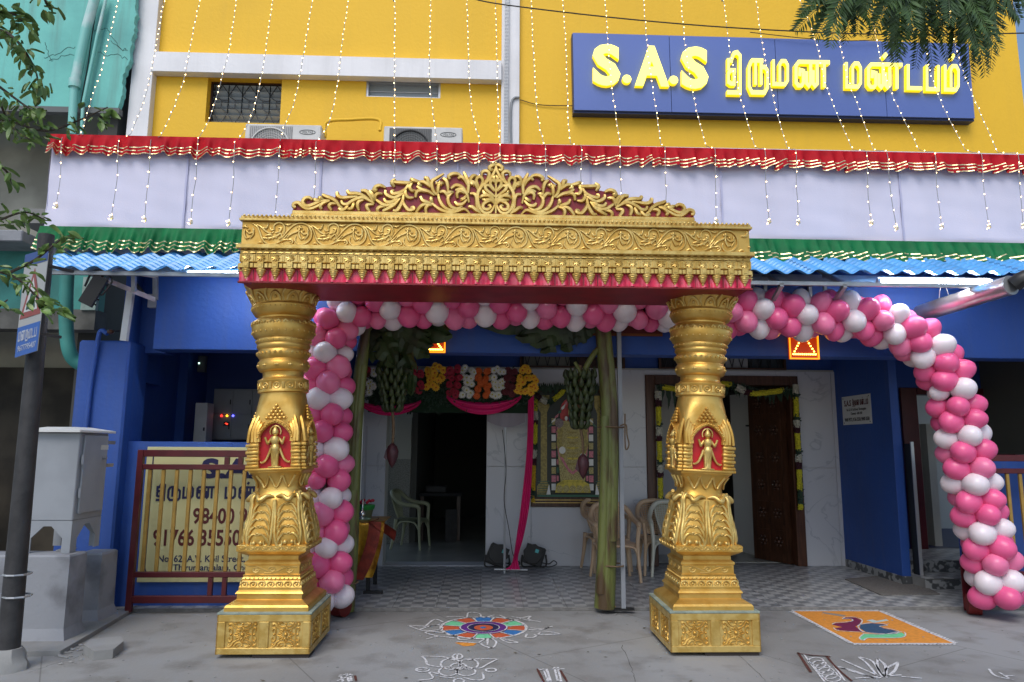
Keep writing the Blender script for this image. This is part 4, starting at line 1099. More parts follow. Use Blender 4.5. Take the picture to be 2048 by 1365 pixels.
# ---- pedestal box
HB = .32
hw = .345
def pillar(X0, first):
    pr = {}
    def bx(b, x0, x1, y0, y1, z0, z1, bev=.006): return b.box(X0 + x0, X0 + x1, YCc + y0, YCc + y1, z0, z1, bev)
    # box core and recessed panels
    b = B(); bx(b, -hw + .012, hw - .012, -hw + .012, hw - .012, .03, HB - .012, 0)
    for s_ in range(4):                       # frame of stiles and rails on every side
        def rot(x, y):
            for _ in range(s_): x, y = -y, x
            return x, y
        def fb(xa, xb, za, zb, d=.014):
            x0_, y0_ = rot(xa, -hw); x1_, y1_ = rot(xb, -hw + d)
            b.box(X0 + min(x0_, x1_), X0 + max(x0_, x1_), YCc + min(y0_, y1_), YCc + max(y0_, y1_), za, zb, .003)
        fb(-hw, hw, .03, .075); fb(-hw, hw, HB - .06, HB - .01)
        for xa in (-hw, -.035, hw - .062): fb(xa, xa + (.07 if xa == -.035 else .062), .0755, HB - .0605)
        if s_ in (0, 1, 3): pass
    b.build('pedestal_box', 'gold_lt', arch)
    b = B(); bx(b, -hw - .002, hw + .002, -hw - .002, hw + .002, HB - .009, HB + .006, .002)
    b.build('pedestal_top_board', 'teal_edge', arch)
    b = B(); bx(b, -.08, hw - .01, -hw + .02, -hw + .2, 0, .029, 0); bx(b, -.2, .2, .1, .3, 0, .029, 0); b.build('packing_board', mat('dark_packing_wood' + str(first), (.04, .03, .025), .8), arch)
    # rosette panels: two on each of three faces
    ros = None
    def rosette(cx, cz, w, h, put):
        def st_(pts, r_):
            P = smooth_pts([put(cx + a * w, cz + c_ * h, 0) for a, c_ in pts], 3)
            ros.tube(P, [r_ * (.45 + .55 * math.sin(math.pi * i / (len(P) - 1))) for i in range(len(P))], 5)
        def dot(a, c_, r_): p = put(cx + a * w, cz + c_ * h, 0); ros.ball(p, r_, 6, 5)
        dot(0, 0, .016)
        for k in range(8):
            t_ = k * math.pi / 4; c_, s2 = math.cos(t_), math.sin(t_)
            st_([(.12 * c_, .12 * s2), (.2 * c_ - .05 * s2, .2 * s2 + .05 * c_), (.30 * c_, .30 * s2)], .007)
            st_([(.12 * c_, .12 * s2), (.2 * c_ + .05 * s2, .2 * s2 - .05 * c_), (.30 * c_, .30 * s2)], .007)
        for sx in (-1, 1):
            for sz in (-1, 1):
                st_([(0, .34 * sz), (.14 * sx, .30 * sz), (.24 * sx, .40 * sz), (.16 * sx, .46 * sz), (.08 * sx, .42 * sz)], .008)
                st_([(.34 * sx, 0), (.34 * sx, .16 * sz), (.40 * sx, .26 * sz), (.46 * sx, .18 * sz), (.42 * sx, .10 * sz)], .008)
                st_([(.20 * sx, .22 * sz), (.30 * sx, .30 * sz), (.36 * sx, .42 * sz), (.46 * sx, .44 * sz), (.46 * sx, .34 * sz)], .009)
                dot(.43 * sx, .40 * sz, .010); dot(.26 * sx, .44 * sz, .008); dot(.44 * sx, .26 * sz, .008)
        for sx in (-1, 1): dot(.40 * sx, 0, .009); dot(0, .42 * sx, .009)
    cz = (.0755 + HB - .0605) / 2; hh = HB - .0605 - .0755
    for s_ in (0, 1, 3):
        for cx in (-.157, .16):
            def put(u, v, d, s_=s_):
                x, y = u, -hw + .010
                for _ in range(s_): x, y = -y, x
                return (X0 + x, YCc + y, v)
            ros = B(); rosette(cx, cz, .215, hh * .98, put)
            tag(ros.build('rosette_relief', 'gold', arch, smooth=60), kind='stuff')
    # stepped plinth: square courses taken from the silhouette
    def zf(py): return W(531, py, YP + .1).z
    def hf(px): return px * mpx((X0 if first else X0, YP + .03, .7)) 
    mm = mpx((-1.6, 5.64, .8))
    co = [(1223, 82), (1212, 82), (1208, 79), (1199, 64), (1190, 64), (1188, 67), (1184, 65), (1181, 62), (1176, 62), (1163, 57), (1160, 58), (1156, 56), (1152, 57), (1150, 54), (1133, 54), (1131, 56), (1127, 56), (1122, 50), (1114, 50), (1110, 58), (1106, 65), (1104, 67), (1103, 69), (1092, 69), (1090, 66)]
    rings = []
    for py, h_ in co:
        h_ = h_ * mm; z = zf(py) if py < 1222 else HB + .006
        rings.append([(X0 - h_, YCc - h_, z), (X0 + h_, YCc - h_, z), (X0 + h_, YCc + h_, z), (X0 - h_, YCc + h_, z)])
    B().loft(rings).build('stepped_plinth', 'gold', arch, smooth=0)
    # plinth ornaments on three faces
    orn = B()
    for s_ in (0, 1, 3):
        def put(u, v, h_, d=0.0, s_=s_):
            x, y = u, -h_ - d
            for _ in range(s_): x, y = -y, x
            return Vector((X0 + x, YCc + y, v))
        # scroll frieze 1133-1150
        h_ = 54 * mm; zc = zf(1141.5); hh_ = (zf(1133) - zf(1150)) * .40
        for k in range(3):
            u0 = (-.62 + k * .62) * h_; sg_ = 1 if k % 2 else -1
            orn.tube([put(u0 + hh_ * 1.2 * (1 - q / 13) * math.cos(q * .75 + (k % 2) * 3.1), zc + sg_ * hh_ * (1 - q / 13) * math.sin(q * .75), h_) for q in range(12)], [.006] * 12, 5)
            orn.tube(smooth_pts([put(u0 - .3 * h_, zc - sg_ * hh_, h_), put(u0, zc - sg_ * hh_ * 1.0, h_), put(u0 + .31 * h_, zc, h_), put(u0 + .5 * h_, zc + sg_ * hh_ * .6, h_)] if k < 2 else [put(u0 - .3 * h_, zc - sg_ * hh_, h_), put(u0 + .3 * h_, zc - sg_ * hh_ * .8, h_)], 3), .005, 5)
            for a in (-.35, 0, .35): orn.ball(put(u0 + a * hh_ * 1.6, zc + ru(-.3, .3) * hh_, h_), .006, 5, 4)
        # pearl row 1157-1161, petal row 1165-1174
        for k in range(13): orn.ball(put((-.9 + k * .15) * 57 * mm, zf(1158.5), 57.2 * mm), .0075, 5, 4)
        for k in range(7):
            u_ = (-.86 + k * .287) * 60 * mm; hz_ = 60.5 * mm
            orn.tube([put(u_ + .026 * math.cos(q * .628), zf(1170) + .022 * math.sin(q * .628), hz_ - .0 + (.0)) for q in range(11)], .0055, 5)
            orn.ball(put(u_, zf(1170), hz_), .012, 6, 5)
        # lip scroll 1092-1102
        for k in range(12):
            u_ = (-.92 + k * .167) * 69 * mm; sg_ = 1 if k % 2 else -1
            orn.tube(smooth_pts([put(u_ - .02, zf(1097) - sg_ * .010, 69 * mm), put(u_, zf(1097) + sg_ * .012, 69 * mm), put(u_ + .018, zf(1097) + sg_ * .0, 69 * mm), put(u_ + .006, zf(1097) - sg_ * .008, 69 * mm)], 3), .0045, 5)
    tag(orn.build('plinth_ornament', 'gold_lt', arch, smooth=60), kind='stuff')
    # ---- shaft: superellipse sections (n large = square, 2 = round)
    ma = mpx((-1.6, YCc, 1.7))
    def zz(py): return W(560, py, YCc).z
    bell = [(1091, 56, 6), (1084, 60, 5), (1070, 62, 4.5), (1058, 61, 4.5), (1040, 57, 4.5), (1020, 52, 4.5), (1004, 50, 4.5), (994, 50, 4.5), (990, 47, 3.5), (980, 42, 3), (970, 41, 3), (958, 43, 4), (948, 48, 7), (944, 50, 12), (942, 52, 14), (936, 52, 14), (934, 49, 12)]
    blk = [(934, 46, 12), (895, 46, 12), (860, 45.5, 10), (832, 46, 6), (815, 46, 3.4), (803, 45.5, 2.5), (792, 44.5, 2.05), (788, 44.5, 2), (786, 49, 2), (783, 49, 2), (780, 47.5, 2), (768, 47.5, 2), (765, 49.5, 2), (762, 49.5, 2), (760, 44, 2), (756, 40, 2), (752, 39.5, 2), (746, 40.5, 2), (744, 46, 2), (740, 49, 2), (734, 50.5, 2), (727, 50, 2), (724, 47.5, 2), (721, 46, 2), (718, 48, 2), (714, 50.5, 2), (709, 51, 2), (705, 49.5, 2), (702, 48, 2), (700, 50, 2), (697, 52, 2), (694, 52.5, 2), (691, 51, 2), (689, 52.5, 2), (686, 54, 2), (683, 53.5, 2), (681, 53, 2), (678, 57, 2), (671, 61, 2), (662, 62, 2), (654, 62, 2), (647, 60, 2), (643, 55, 2), (641, 51, 2), (638, 51, 2), (634, 57, 2), (628, 61, 2), (622, 63, 2), (617, 63.5, 2), (615, 61, 2), (612, 60, 2), (600, 64, 2.1), (590, 69, 2.2), (582, 73, 2.3), (578, 75, 2.4), (575, 75, 2.4)]
    def pt_(th, py, table):
        for i in range(len(table) - 1):
            if table[i][0] >= py >= table[i + 1][0]:
                q = (table[i][0] - py) / max(1e-6, table[i][0] - table[i + 1][0])
                r_ = table[i][1] * (1 - q) + table[i + 1][1] * q; n_ = table[i][2] * (1 - q) + table[i + 1][2] * q; break
        else: r_, n_ = table[-1][1], table[-1][2]
        c_, s2 = math.cos(th), math.sin(th)
        k_ = (abs(c_) ** n_ + abs(s2) ** n_) ** (-1 / n_)
        return Vector((X0 + r_ * ma * k_ * c_, YCc + r_ * ma * k_ * s2, zz(py)))
    NS = 64
    def lofter(table, name, m):
        B().loft([[pt_(2 * math.pi * k / NS, t_[0], [t_, t_]) for k in range(NS)] for t_ in table]).build(name, m, arch, smooth=38)
    lofter(bell, 'leaf_capital', 'gold'); lofter(blk, 'shaft', 'gold')
    # acanthus ribs on the bell
    rb = B()
    def onbell(face, u, py, off=1.0, table=bell):
        th = -math.pi / 2 + face * math.pi / 2 + math.atan(u * .98)
        p = pt_(th, py, table); c_ = Vector((X0, YCc, p.z)); return c_ + (p - c_) * (1 + .012 * off)
    for face in (0, 1, 3):
        for cu in (-.48, .48):
            for sd_ in (-1, 1):
                for k in range(5):
                    y0 = 1005 + k * 14
                    e = .34
                    P = smooth_pts([onbell(face, cu + sd_ * .015, y0 + 2, 1.2), onbell(face, cu + sd_ * e * .40, y0 - 1, 2.4), onbell(face, cu + sd_ * e * .80, y0 + 6, 2.4), onbell(face, cu + sd_ * e, y0 + 17, 1.8), onbell(face, cu + sd_ * e * 1.02, y0 + 26, .6)], 3)
                    rb.tube(P, [.005 + .0075 * math.sin(math.pi * i / (len(P) - 1)) for i in range(len(P))], 6)
                    rb.ball(onbell(face, cu + sd_ * .02, y0 - 2, 1.5), .009, 6, 4)
                rb.ball(onbell(face, cu + sd_ * .11, 1077, 1.5), .017, 7, 5)
                P = smooth_pts([onbell(face, cu + sd_ * .47, 996, 3), onbell(face, cu + sd_ * .44, 1030, 1.8), onbell(face, cu + sd_ * .43, 1060, 1.8), onbell(face, cu + sd_ * .36, 1082, 1.8), onbell(face, cu + sd_ * .22, 1082, 2), onbell(face, cu + sd_ * .20, 1074, 2)], 4)
                rb.tube(P, [.012] * (len(P) - 6) + [.012, .011, .010, .009, .008, .006], 6)
            # curled leaf tips above
            P = smooth_pts([onbell(face, cu - .44, 990, 4), onbell(face, cu - .2, 988, 12), onbell(face, cu, 996, 13), onbell(face, cu + .2, 988, 12), onbell(face, cu + .44, 990, 4)], 5)
            rb.tube(P, [.008 + .012 * math.sin(math.pi * i / (len(P) - 1)) for i in range(len(P))], 7)
        for cu in (-.55, 0, .55):
            P = smooth_pts([onbell(face, cu - .26, 949, 1), onbell(face, cu - .16, 962, 3), onbell(face, cu, 972, 5), onbell(face, cu + .16, 962, 3), onbell(face, cu + .26, 949, 1)], 4); rb.tube(P, .009, 6)
        P = smooth_pts([onbell(face, -.98, 1010, 1), onbell(face, -.97, 995, 3), onbell(face, -.95, 986, 9), onbell(face, -.8, 983, 12)], 4)
        rb.tube(P, [.016] * len(P), 7)
        P = smooth_pts([onbell(face, .98, 1010, 1), onbell(face, .97, 995, 3), onbell(face, .95, 986, 9), onbell(face, .8, 983, 12)], 4)
        rb.tube(P, [.016] * len(P), 7)
    tag(rb.build('acanthus_relief', 'gold_lt', arch, smooth=60), kind='stuff')
    # ornaments of the round part
    rn = B()
    def onsh(th, py, off): 
        p = pt_(th, py, blk); c_ = Vector((X0, YCc, p.z)); return c_ + (p - c_).normalized() * ((p - c_).length + off)
    for k in range(30):
        th = 2 * math.pi * k / 30
        rn.ball(onsh(th, 669, .002), .008, 5, 4)
        rn.tube([onsh(th - .07, 654, .001), onsh(th, 649, .005), onsh(th + .07, 654, .001)], .009, 5)
        rn.tube([onsh(th, 711, .002), onsh(th + .09, 708, .002)], .010, 5)
        rn.ball(onsh(th, 685, .001), .006, 5, 4)
    for k in range(12):
        th = 2 * math.pi * k / 12
        rn.tube([onsh(th + .13 * math.cos(q * .7), 774 + 5.5 * math.sin(q * .7), .002) for q in range(10)], .0055, 5)
        rn.ball(onsh(th, 774, .001), .010, 6, 4)
        for dd in (-.03, .03): rn.tube([onsh(th + .26 + dd, 767, .002), onsh(th + .26 + dd, 780, .002)], .006, 5)
        # capital leaf figures
        rn.tube(smooth_pts([onsh(th - .17, 611, .001), onsh(th - .12, 602, .004), onsh(th, 596, .010), onsh(th + .12, 602, .004), onsh(th + .17, 611, .001)], 3), .009, 5)
        rn.ball(onsh(th, 605, .004), .014, 6, 5)
        rn.tube(smooth_pts([onsh(th + .26, 612, .002), onsh(th + .22, 600, .008), onsh(th + .30, 590, .010), onsh(th + .26, 585, .006)], 3), .008, 5)
        rn.ball(onsh(th, 734, .000), .012, 6, 4)
        for q in (-1, 1): rn.ball(onsh(th + .06 * q, 734, .000), .008, 5, 4)
    for k in range(40): rn.ball(onsh(2 * math.pi * k / 40, 622, .0), .007, 5, 4)
    tag(rn.build('ring_ornament', 'gold_lt', arch, smooth=60), kind='stuff')
    # ---- niches with figures on the visible faces
    hn = .222
    for s_ in (0, 1, 3):
        def put(u, v, d, s_=s_):
            x, y = u, -d
            for _ in range(s_): x, y = -y, x
            return Vector((X0 + x, YCc + y, v))
        zb_, zs, zt = zz(934), zz(884), zz(847)          # floor, spring line, top of the opening
        wo, wi = .17, .126
        W_ = wi
        inner = []
        H_ = zt - zs
        for q in range(17):                              # cusped (trefoil) head
            a = math.pi * q / 16
            r_ = 1 - .13 * abs(math.sin(1.5 * (a - math.pi / 2) * 2 / 1.0)) * (1 if 2 < q < 14 else 0)
            inner.append((W_ * .97 * math.cos(a) * r_ if 0 < q < 16 else (W_ if q == 0 else -W_), zs + H_ * math.sin(a) * (1.0 if r_ > .98 else .96)))
        inner = [(W_, zb_)] + inner + [(-W_, zb_)]
        bb = B(); yb_ = hn - .026
        vs = [put(u, v, yb_) for u, v in inner]; bb.add(vs, [tuple(range(len(vs)))])
        nich = bb.build('niche_back', 'red_paint', arch, smooth=0)
        sr_ = B(); outer = [(u * 1.22 + (.0), (v - zs) * 1.20 + zs if v > zs else v) for u, v in inner]
        for (A, d0, d1) in ((inner, yb_, hn + .006),):
            n = len(A)
            vs = [put(u, v, d0) for u, v in inner] + [put(u, v, d1) for u, v in inner] + [put(u, v, d1 - .008) for u, v in outer] + [put(u, v, d0 - .03) for u, v in outer]
            fs = []
            for i in range(n - 1):
                for j in range(3): fs.append((j * n + i, j * n + i + 1, (j + 1) * n + i + 1, (j + 1) * n + i))
            sr_.add(vs, fs)
        mid = [((a[0] + c_[0]) / 2, (a[1] + c_[1]) / 2) for a, c_ in zip(inner, outer)]
        sr_.tube([put(u, v, hn + .006) for u, v in mid[1:-1]], .011, 6)
        for i in range(1, len(mid) - 1):
            p = put(mid[i][0], mid[i][1], hn + .015); sr_.ball(p, .008, 5, 4)
        # side piers of the niche, banded
        for sgn in (-1, 1):
            xc = sgn * (wi + .036)
            def blk_(xa, xb, za, zb, d0, d1):
                p0_ = put(xa, za, d0); p1_ = put(xb, zb, d1)
                sr_.box(p0_.x, p1_.x, p0_.y, p1_.y, za, zb, .003)
            n_b = 7; hb_ = (zs - .01 - zb_) / n_b
            for k in range(n_b):
                e = .008 if k % 2 == 0 else 0
                blk_(xc - .031 - e, xc + .031 + e, zb_ + k * hb_, zb_ + (k + 1) * hb_ - .003, hn - .10, hn + .006 + e)
            # shoulder panels and leaf fans above
            for fan in range(3):
                P = smooth_pts([put(xc + sgn * (.012 - fan * .024), zs, hn - .0), put(xc + sgn * (.012 - fan * .020), zs + .08, hn - .010), put(xc - sgn * (.006 + fan * .019), zs + .150 - fan * .010, hn - .026), put(xc - sgn * (.026 + fan * .012), zs + .215 - fan * .030, hn - .050)], 4)
                P = [Vector((p.x, p.y, p.z)) for p in P]
                sr_.tube(P, [.017] * (len(P) - 3) + [.014, .010, .005], 6)
            for k in range(5): sr_.ball(put(xc - sgn * (.03 + .012 * k), zs + .05 + .035 * k, hn - .012 - .007 * k), .008, 5, 4)
        # crown motif over the arch
        for k in range(5):
            for j in range(-(4 - k), 5 - k, 2):
                sr_.ball(put(j * .017, zt + .036 + k * .025, hn - .004 - k * .006), .014, 6, 5)
        blk_2 = put(0, 0, 0)
        p0_ = put(-wi - .078, zb_ - .02, hn - .1); p1_ = put(wi + .078, zb_ - .002, hn + .018)
        sr_.box(p0_.x, p1_.x, p0_.y, p1_.y, zb_ - .022, zb_ - .002, .004)
        sr_.build('niche_surround', 'gold', nich, smooth=50)
        # small standing figure, one continuous skin
        fg = B(); dF = yb_ + .016
        def f2(pts, rs, n=8): fg.tube(smooth_pts([put(u * 1.14, zb_ + v * 1.14, dF + d) for u, v, d in pts], 3), interp([r_ * 1.14 for r_ in rs], 3), n)
        def interp(rs, k):
            out = []
            for i in range(len(rs) - 1): out += [rs[i] + (rs[i + 1] - rs[i]) * j / k for j in range(k)]
            return out + [rs[-1]]
        f2([(0, .012, 0), (0, .05, 0), (0, .10, .002), (.002, .135, .006), (0, .158, .004), (0, .185, .008), (0, .205, .004), (0, .212, .002), (0, .222, .004), (0, .236, .006), (0, .252, .006), (0, .268, .004), (0, .284, .002)], [.026, .024, .030, .034, .024, .032, .030, .012, .016, .024, .022, .014, .004])
        for sgn in (-1, 1):
            f2([(sgn * .026, .198, 0), (sgn * .046, .170, .004), (sgn * .050, .165, .012), (sgn * .062, .196, .016), (sgn * .066, .208, .016)], [.011, .010, .009, .008, .009], 6)
            f2([(sgn * .026, .135, 0), (sgn * .044, .09, 0), (sgn * .066, .05, 0), (sgn * .094, .035, 0), (sgn * .100, .044, 0)], [.012, .010, .009, .007, .003], 6)
            f2([(sgn * .014, .10, .014), (sgn * .014, .05, .014), (sgn * .013, .012, .014), (sgn * .018, .004, .022)], [.014, .012, .010, .010], 6)
            fg.ball(put(sgn * .010, zb_ + .275, dF + .027), .004, 5, 4)
        fg.ball(put(0, zb_ + .267, dF + .032), .006, 5, 4)
        for q in range(3): f2([(-.028, .150 - q * .022, .018), (0, .140 - q * .022, .030), (.028, .150 - q * .022, .018)], [.004, .005, .004], 5)
        hl = [put(.042 * math.cos(q * .524), zb_ + .280 + .046 * math.sin(q * .524), dF - .002) for q in range(-1, 8)]
        fg.tube(hl, .006, 5)
        fg.box(*(lambda a, c_: (a.x, c_.x, a.y, c_.y))(put(-.05, 0, dF - .02), put(.05, 0, dF + .03)), zb_, zb_ + .010, .002)
        fg.build('relief_figure', 'gold_lt', nich, smooth=60)
    return
pillar(XPL, True)
# second pillar: the same parts, moved across
parts_l = [o for o in COL.objects if o.parent == arch]
LEAN = math.radians(2.5)                # the shafts splay outwards a little above the plinths
def lean(o, X0, a, dx=0):
    p = Vector((X0, YCc, .95)) - ORG[arch.name]
    m_ = Matrix.Translation(p) @ Matrix.Rotation(a, 4, 'Y') @ Matrix.Translation(-p) @ Matrix.Translation((dx, 0, 0))
    o.location, o.rotation_euler, _s = m_.to_translation(), m_.to_euler(), 1
for o in parts_l:
    leaning = o.name.split('.')[0] in ('leaf_capital', 'shaft', 'acanthus_relief', 'ring_ornament', 'niche_back')
    c = o.copy(); COL.objects.link(c); c.parent = arch; c.location = (XPR - XPL, 0, 0)
    if leaning: lean(o, XPL, -LEAN); lean(c, XPR, LEAN, XPR - XPL)
    for ch in [q for q in COL.objects if q.parent == o]:
        d = ch.copy(); COL.objects.link(d); d.parent = c

# ---- beam
YBm = 5.40; YBk = 6.12
XA, XB = W(480, 500, YBm).x, W(1501, 500, YBm).x
def zb(py, Y=YBm): return W(990, py, Y).z
def lay(name, y0, y1, z0, z1, xa=None, xb=None, m='gold_lt', bev=.004, e=0): return B().box((xa or XA) - e, (xb or XB) + e, y0, y1, z0, z1, bev).build(name, m, arch)
zc = dict(bot=zb(570), red=zb(549), blk0=zb(546), ros0=zb(532), ros1=zb(515), tri1=zb(504), led1=zb(498), fr1=zb(452), cor1=zb(441))
rb_ = B().box(XA + .005, XB - .005, YBm + .03, YBk, zc['bot'], zc['red'] + .02, .004)
rb_.build('beam_soffit_board', 'red_board', arch)
# pink satin scallops between the pendants
for nm, d_, z0, z1, e in (('rosette_band', .0, zc['ros0'], zc['ros1'], 0), ('ledge', -.035, zc['led1'] - .035, zc['led1'], .022), ('frieze_board', .0, zc['led1'], zc['fr1'], -.004), ('cornice', -.03, zc['fr1'], zc['fr1'] + .022, .012), ('cornice_lip', -.012, zc['fr1'] + .022, zc['cor1'], .006)):
    lay(nm, YBm + d_, YBk - .02 + d_ * .5, z0 + (.0005 if nm != 'frieze_board' else 0), z1 - .0005, e=e, m='gold' if nm == 'frieze_board' else 'gold_lt')  # frieze ground in darker gold, shade behind its scrolls put into the colour
lay('triangle_course', YBm + .008, YBk - .03, zc['ros1'], zc['led1'] - .035)
lay('bracket_course', YBm + .04, YBk - .03, zc['red'] + .0205, zc['ros0'], m='red_board')
tr = B(); n = 74
for k in range(n):
    x = XA + .02 + (XB - XA - .04) * (k + .5) / n; w_ = (XB - XA) / n * .42
    z0 = zc['ros1'] + .003; z1 = z0 + .020
    tr.add([(x - w_, YBm - .012, z0), (x + w_, YBm - .012, z0), (x, YBm - .006, z1), (x - w_, YBm + .008, z0), (x + w_, YBm + .008, z0), (x, YBm + .008, z1)], [(0, 1, 2), (0, 3, 4, 1), (1, 4, 5, 2), (0, 2, 5, 3)])
    tr.box(x - w_ * .5, x + w_ * .5, YBm - .018, YBm + .006, z1 + .006, z1 + .016)
tag(tr.build('triangle_ornament', 'gold_lt', arch, smooth=0), kind='stuff')
bd_ = B(); n = 118
for k in range(n): bd_.ball((XA + .01 + (XB - XA - .02) * (k + .5) / n, YBm - .030, zc['cor1'] - .006), .0105, 6, 4)
tag(bd_.build('cornice_beads', 'gold_lt', arch, smooth=60), kind='stuff')
# rosette blocks and pendants, one per bay
n = 36; bw = (XB - XA) / n
cx0 = XA + bw / 2
ro = B(); zr = (zc['ros0'] + zc['ros1']) / 2; hr = (zc['ros1'] - zc['ros0']) / 2
for k in range(8):
    a = k * math.pi / 4; ro.tube([(cx0, YBm - .001, zr), (cx0 + .030 * math.cos(a), YBm - .008, zr + .026 * math.sin(a))], [.010, .006], 5)
ro.ball((cx0, YBm - .002, zr), .010, 6, 4)
for s_ in (-1, 1):
    ro.box(cx0 + s_ * bw * .44 - .004, cx0 + s_ * bw * .44 + .004, YBm - .008, YBm, zr - hr * .8, zr + hr * .8)
    ro.box(cx0 - bw * .36, cx0 + bw * .36, YBm - .006, YBm, zr + s_ * hr * .80 - .003, zr + s_ * hr * .80 + .003)
ro0 = ro.build('rosette', 'gold_lt', arch, smooth=60)
pe = B(); zt_ = zc['ros0'] - .001; zb_ = zc['blk0']
yc_ = YBm + .012
pe.box(cx0 - .024, cx0 + .024, YBm - .022, YBm + .04, zt_ - .050, zt_, .003)
pe.box(cx0 - .014, cx0 + .014, YBm - .027, YBm - .02, zt_ - .038, zt_ - .012, .002)
for s_ in (-1, 1):
    pe.box(cx0 + s_ * .040 - .013, cx0 + s_ * .040 + .013, YBm - .008, YBm + .04, zt_ - .043, zt_ - .008, .002)
pe.lathe((cx0, yc_, 0), [(zt_ - .052, .034), (zt_ - .058, .038), (zt_ - .066, .037), (zt_ - .068, .032), (zt_ - .074, .034), (zt_ - .082, .031), (zt_ - .084, .027), (zt_ - .090, .028), (zt_ - .098, .024), (zt_ - .100, .020), (zt_ - .106, .021), (zt_ - .114, .016), (zt_ - .118, .011), (zt_ - .124, .012), (zt_ - .132, .008), (zt_ - .142, .003)], 10)
pe0 = pe.build('pendant', 'gold_lt', arch, smooth=35)
for k in range(1, n):
    copy_part(ro0, arch, loc=(k * bw, 0, 0)); copy_part(pe0, arch, loc=(k * bw, 0, 0))
# side pendants on the two ends (turned)
for side, xe in ((0, XA), (1, XB)):
    for k in range(6):
        c = pe0.copy(); COL.objects.link(c); c.parent = arch
        a = -math.pi / 2 if side == 0 else math.pi / 2
        Rm = Matrix.Rotation(a, 3, 'Z'); p = Vector((cx0, YBm, 0)) - ORG[arch.name]; q = Rm @ p
        tgt = Vector((xe, YBm + .06 + k * bw, 0)) - ORG[arch.name]
        c.rotation_euler = (0, 0, a); c.location = (tgt.x - q.x, tgt.y - q.y, 0)
# satin drape: crumpled bright cloth showing between the pendants
sat = B(); n2 = 36 * 8
def fs(u, v):
    x = XA - .004 + u * (XB - XA + .008); b_ = abs(math.sin(math.pi * u * 36))
    return (x, YBm + .030 - .030 * v * b_ - .008 * math.sin(u * 431) * v, zc['ros0'] - .045 - v * (zc['ros0'] - .045 - zc['bot'] - .004))
sat.grid(fs, n2, 4)
sat.build('satin_strip', mat('pink_red_satin', (.70, .03, .09), .35, var=.35, scale=14, lo=.4, hi=.55), arch, smooth=180)
B().box(XA - .006, XB + .006, YBm + .0, YBm + .028, zc['bot'] - .012, zc['bot'] + .003, .003).build('soffit_edge', 'red_board', arch)
# frieze scroll relief
fz = B(); Hf = zc['fr1'] - zc['led1']; zm = (zc['fr1'] + zc['led1']) / 2; per = .4215
nper = int((XB - XA) / per * 2)
def fzs(pts, r_, k=3):
    pts = [(x, z) for x, z in pts]
    if min(x for x, z in pts) < XA or max(x for x, z in pts) > XB: return
    sweep2(fz, pts, r_ * 1.08, YBm - .004, 6, True, k, 1.0)
FZ = [[(670, 430), (740, 340), (830, 260), (920, 238), (1010, 262), (1065, 340), (1058, 430), (990, 488), (900, 500), (850, 455), (862, 395)], [(1000, 250), (1070, 290), (1110, 370), (1150, 450), (1220, 500), (1300, 502), (1380, 470), (1440, 420), (1480, 380)],
 [(1060, 262), (1120, 290), (1180, 340), (1250, 370), (1295, 348)], [(1120, 302), (1190, 302), (1212, 250)], [(1295, 330), (1292, 270), (1345, 236), (1410, 252), (1438, 320), (1420, 380)], [(1310, 362), (1368, 350), (1390, 305), (1350, 298)],
 [(1150, 428), (1220, 432), (1290, 418), (1340, 398), (1385, 368), (1402, 415), (1362, 440)], [(740, 420), (800, 370), (870, 342), (902, 312), (880, 288)], [(920, 338), (960, 372), (1010, 360), (1028, 318)], [(900, 330), (900, 380), (930, 432), (975, 420)],
 [(740, 450), (800, 440), (822, 480), (780, 502)], [(660, 472), (700, 450), (760, 442)], [(942, 302), (900, 288), (920, 268)], [(1180, 400), (1230, 390), (1280, 395)], [(1080, 500), (1130, 480), (1170, 505)], [(1010, 300), (1020, 380), (980, 440)], [(700, 250), (750, 262), (800, 240)], [(1240, 300), (1260, 330), (1300, 320)]]
FBALL = [(930, 435), (1208, 255), (1368, 332), (690, 502), (1282, 432), (1330, 420), (880, 295), (790, 470), (960, 330), (1230, 440)]
px_ = mpx((.08, YBm, 3.0))
def fmap(X, Y, k): return XA + ((X - 120) * .1465 + 107.2 * k) * px_, zc['fr1'] - (Y - 222) / 290 * Hf
for k_ in range(-2, 10):
    for st_ in FZ: fzs([fmap(X, Y, k_) for X, Y in st_], .0092, 3)
    for X, Y in FBALL:
        x, z = fmap(X, Y, k_)
        if XA + .01 < x < XB - .01: fz.ball((x, YBm - .003, z), .010, 6, 5)
tag(fz.build('scroll_frieze', 'gold_lt', arch, smooth=60), kind='stuff')
# ---- crest
YCr = YBm + .06
cm = mpx((.08, YCr, 3.4)); X0c = W(991, 430, YCr).x; 
def cz_(py): return W(991, py, YCr).z
xm = X0c
mold = B(); xa, xb = X0c - (991 - 588) * cm, X0c + (1394 - 991) * cm
mold.box(xa, xb, YCr - .03, YCr + .20, zc['cor1'] + .001, cz_(437), .004); mold.box(xa + .006, xb - .006, YCr - .015, YCr + .18, cz_(437) + .0005, cz_(429), .005)
mold.build('crest_base', 'gold_lt', arch)
half = [(589, 430), (590, 420), (598, 412), (612, 414), (613, 406), (622, 401), (640, 405), (650, 398), (668, 404), (675, 393), (688, 400), (700, 391), (718, 394), (728, 387), (745, 394), (752, 380), (766, 379), (783, 376), (784, 371), (800, 371), (822, 365), (848, 365), (862, 361), (870, 367), (884, 355), (897, 359), (902, 354), (918, 350), (925, 358), (940, 354), (955, 352), (965, 348), (972, 350), (980, 338), (991, 331)]
def cp(px, py, mir=False):
    u = (px - 991) * cm
    return (X0c + (-u if mir else u), cz_(py))
poly = [cp(*p) for p in half] + [cp(*p, True) for p in half[::-1][1:]]
